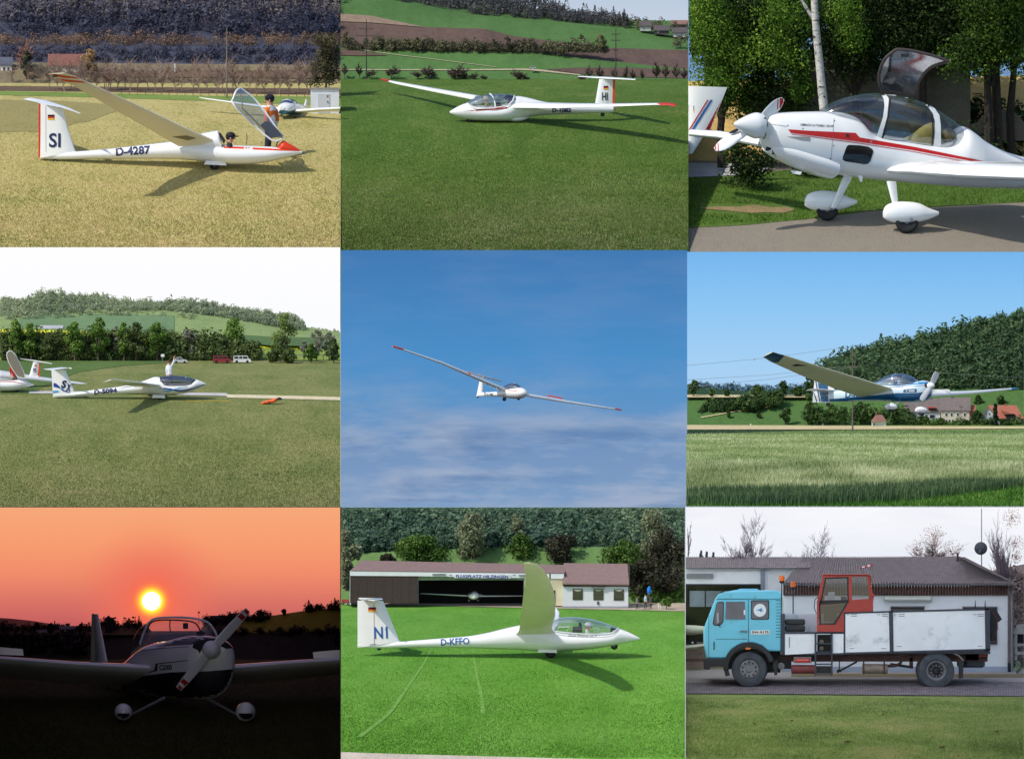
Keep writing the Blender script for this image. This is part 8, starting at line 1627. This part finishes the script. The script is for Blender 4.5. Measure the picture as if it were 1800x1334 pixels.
for v0, v1, k in ((700, 716, 3), (735, 750, 2)): MB(T).lathe((718, (v0+v1)/2, wn+40), [(-10, 2), (-8, 12), (8, 12), (10, 2)], 'w', 12).build('winch_part', pm('oily_metal', (120, 108, 92), .5, .3, 10), r)
la = bpy.data.objects.new('ladder', None); COL.objects.link(la); la.parent = r
for u in (682, 768): bx('stile', FRM, u, u+9, 666, 886, wn-14, wn-6, p=la)
for v in (714, 768, 822, 876): bx('rung', FRM, 690, 770, v, v+7, wn-14, wn-4, p=la)
# operator cab
oc = bpy.data.objects.new('operator_cab', None); COL.objects.link(oc); oc.parent = r; wa, wb = wn-8, wn+230
def ring_prism(outer, holes_quads, nm, m):
    for q in holes_quads: bev(MB(T).prism(q, wa, wa+10).build(nm, m, oc, smooth=False), 1)
ring_prism(None, [[(724, 358), (736, 370), (712, 510), (700, 655), (694, 655), (694, 500)], [(724, 356), (968, 354), (970, 364), (736, 370)], [(860, 366), (878, 364), (880, 488), (862, 490)], [(958, 362), (968, 356), (994, 478), (972, 486)], [(864, 488), (992, 480), (986, 548), (836, 552), (848, 520)], [(836, 552), (848, 520), (835, 545), (788, 622), (700, 622), (694, 655), (836, 655)]], 'cab_panel', RC)
MB(T).box(694, 836, 618, 655, wa-1, wa+9).build('cab_sill', RC, oc, smooth=False)
ring_prism(None, [[(736, 370), (860, 366), (860, 374), (742, 378)], [(736, 370), (744, 376), (720, 500), (708, 508)], [(852, 370), (862, 368), (863, 506), (854, 500)], [(708, 492), (860, 486), (858, 500), (704, 514)], [(704, 510), (712, 510), (716, 616), (706, 620)], [(854, 498), (862, 500), (790, 622), (780, 614)], [(706, 612), (786, 610), (788, 622), (706, 624)]], 'door_frame', BKP)
bev(MB(T).box(722, 972, 352, 366, wa, wb).build('roof', RC, oc), 5); bx('rear_wall', RC, 700, 990, 488, 655, wb-8, wb, p=oc); bx('post', RC, 966, 980, 360, 548, wb-10, wb, p=oc); bx('post', RC, 722, 734, 362, 500, wb-10, wb, p=oc); bx('cab_floor', RC, 696, 836, 644, 655, wa+8, wb, p=oc)
MB(T).prism([(742, 376), (854, 372), (856, 488), (718, 494)], wa+3, wa+5).build('window_pane', GLS, oc, smooth=False); MB(T).prism([(878, 366), (958, 364), (972, 484), (880, 486)], wa+3, wa+5).build('window_pane', GLS, oc, smooth=False); MB(T).prism([(712, 514), (850, 502), (784, 612), (714, 614)], wa+3, wa+5).build('window_pane', TINT, oc, smooth=False)
MB(T).box(752, 788, 446, 488, wa+20, wa+23).build('paper_sheet', WHITE, oc, smooth=False); bev(MB(T).box(730, 800, 520, 600, wa+90, wa+140).build('seat', BKP, oc), 8); bx('console', FRM, 820, 850, 470, 560, wa+60, wa+160, p=oc)
MB(T).tube([(700, 472, wa-4), (684, 486, wa-12), (680, 530, wa-12), (692, 560, wa-4)], 2.2, 6).build('grab_handle', DARK, oc); MB(T).tube([(960, 356, wa), (986, 474, wa-8)], 2.4, 6).build('wiper', RC, oc); MB(T).ell((990, 466, wa-6), (6, 7, 5), 8, 6).build('clamp', RED, oc)
for i, (u, v, v2) in enumerate(((509, 362, 560), (569, 394, 560))):
    be = bpy.data.objects.new('beacon', None); COL.objects.link(be); be.parent = r; ww = wn+12+i*160
    MB(T).tube([(u, v2, ww), (u, v+38, ww)], 3.2, 8).build('beacon_pole', FRM, be); MB(T).lathe((u, v, ww), [(-2, 4), (-2, 11), (0, 13), (26, 14), (27, 12)], 'v', 18).build('lamp', pm('amber_lens', (226, 104, 22), .2, .12, 10), be); MB(T).lathe((u, v+27, ww), [(0, 14), (8, 12), (12, 5)], 'v', 16).build('base', BKP, be)
# underside
MB(T).lathe((558, 852, wn+40), [(0, 4), (2, 20), (6, 23), (128, 23), (132, 20), (134, 4)], 'u', 24).build('air_tank', pm('tank_red', (128, 62, 62), .6, .2), r); bx('box', GREY, 572, 665, 786, 820, wn+10, wn+60); bx('box_label', RED, 580, 658, 794, 816, wn+8, wn+9.6); MB(T).box(586, 650, 800, 805, wn+6.6, wn+7.8).build('label_mark', pm('label_pink', (220, 150, 140), .5, .1), r, smooth=False)
MB(T).lathe((930, 850, wn+40), [(0, 4), (2, 24), (8, 26), (130, 26), (136, 24), (138, 4)], 'u', 24).build('silencer', pm('rusty_steel', (132, 120, 108), .6, .3, 8), r); MB(T).tube(spline([(1068, 835, wn+50), (1110, 832, wn+60), (1136, 815, wn+70), (1144, 775, wn+80)], 4), 8, 8).build('exhaust_pipe', CH, r)
bx('hanger_strap', CH, 936, 944, 800, 878, wn+12, wn+16); bx('hanger_strap', CH, 1044, 1052, 800, 878, wn+12, wn+16); MB(T).tube([(800, 868, wn+60), (905, 812, wn+80)], 5, 6).build('strut', BKP, r); MB(T).tube([(1080, 825, wn+90), (1200, 842, wn+90)], 7, 6).build('prop_shaft', BKP, r); MB(T).ell((812, 860, wn+50), (14, 8, 10), 10, 7).build('valve', BKP, r); MB(T).tube([(812, 775, wn+50), (812, 860, wn+50)], 3, 6).build('rod', CH, r)
MB(T).lathe((506, 835, wn+40), [(-6, 3), (-5, 18), (5, 18), (6, 3)], 'w', 16).build('coupling', GREY, r); bx('engine_block', BKP, 486, 560, 770, 850, wn+70, wf-70); bx('battery_box', BKP, 690, 770, 835, 874, wn+20, wn+90)
MB(T).prism([(1438, 800), (1466, 805), (1462, 900), (1440, 902)], wn+10, wn+90).build('mud_flap', BKP, r, smooth=False); MB(T).tube([(1402, 764, wn+10), (1440, 780, wn+10), (1464, 806, wn+10)], 3.5, 6).build('flap_bracket', GALV, r); bx('tool_box', BKP, 1474, 1546, 766, 806, wn+60, wn+160)
MB(T).lathe((1504, 818, wn+150), [(-24, 50), (-26, 60), (-16, 74), (16, 74), (26, 60), (24, 50)], 'v', 36).build('spare_wheel', TY, r)
bev(MB(T).prism([(1606, 534), (1632, 530), (1668, 590), (1655, 600), (1640, 610), (1640, 700), (1606, 704)], wn+60, wn+200).build('cable_guide', BKP, r), 3); MB(T).tube([(1608, 540, wn+20), (1640, 580, wn+20), (1645, 640, wn+20), (1612, 700, wn+20)], 2, 6).build('cable', pm('rust_red', (1, 1, 1)), r)
for u in (1527, 1579): MB(T).tube([(u, 530, wn+60), (u, 505, wn+60), (u, 490, wn+60)], [4, 2, 1], 6).build('aerial', DARK, r)
GL9 = leaf_mat('autumn_blades', [(66, 76, 38), (84, 100, 48), (104, 118, 62), (132, 122, 86)], .2, 1.1, streak=(.5, 1, 1))
grass(T, 'grass', 'autumn lawn in front of the truck', 1004, 1330, 70000, 11, 4.4, GL9, 95, far=.4)
rnd = random.Random(8); LB9 = pm('fallen_leaf', (150, 116, 88), .8, .25, 20)
ll = ['large curled brown leaf in the middle of the lawn', 'curled leaf at the right of the lawn', 'small leaf near the left edge of the lawn', 'flat leaf below the front wheel', 'dark leaf in the lower left corner', 'small pale leaf at the lower right', 'leaf at the right edge of the lawn', 'tiny leaf below the ladder', 'leaf near the bottom centre of the lawn']
for i, (u, v, s) in enumerate(((855, 1236, 22), (1350, 1266, 17), (366, 1142, 12), (562, 1128, 14), (60, 1292, 12), (1438, 1310, 9), (1640, 1184, 14), (785, 1296, 11), (1040, 1096, 8))):
    w = T.gw(v+6); mb = MB(T); cu = rnd.uniform(.2, .6)
    vs = []; 
    for a, b_ in ((-1, 0), (-.5, -.5), (0, -.62), (.5, -.45), (1, -.1), (.6, .4), (0, .6), (-.5, .42)): vs.append((u+a*s, v-abs(b_)*s*cu-6, w-b_*s*1.4))
    vs.append((u, v-1, w)); mb.add(vs, [(k, (k+1) % 8, 8) for k in range(8)]); props(mb.build('fallen_leaf', LB9, smooth=False), ll[i], 'leaf')
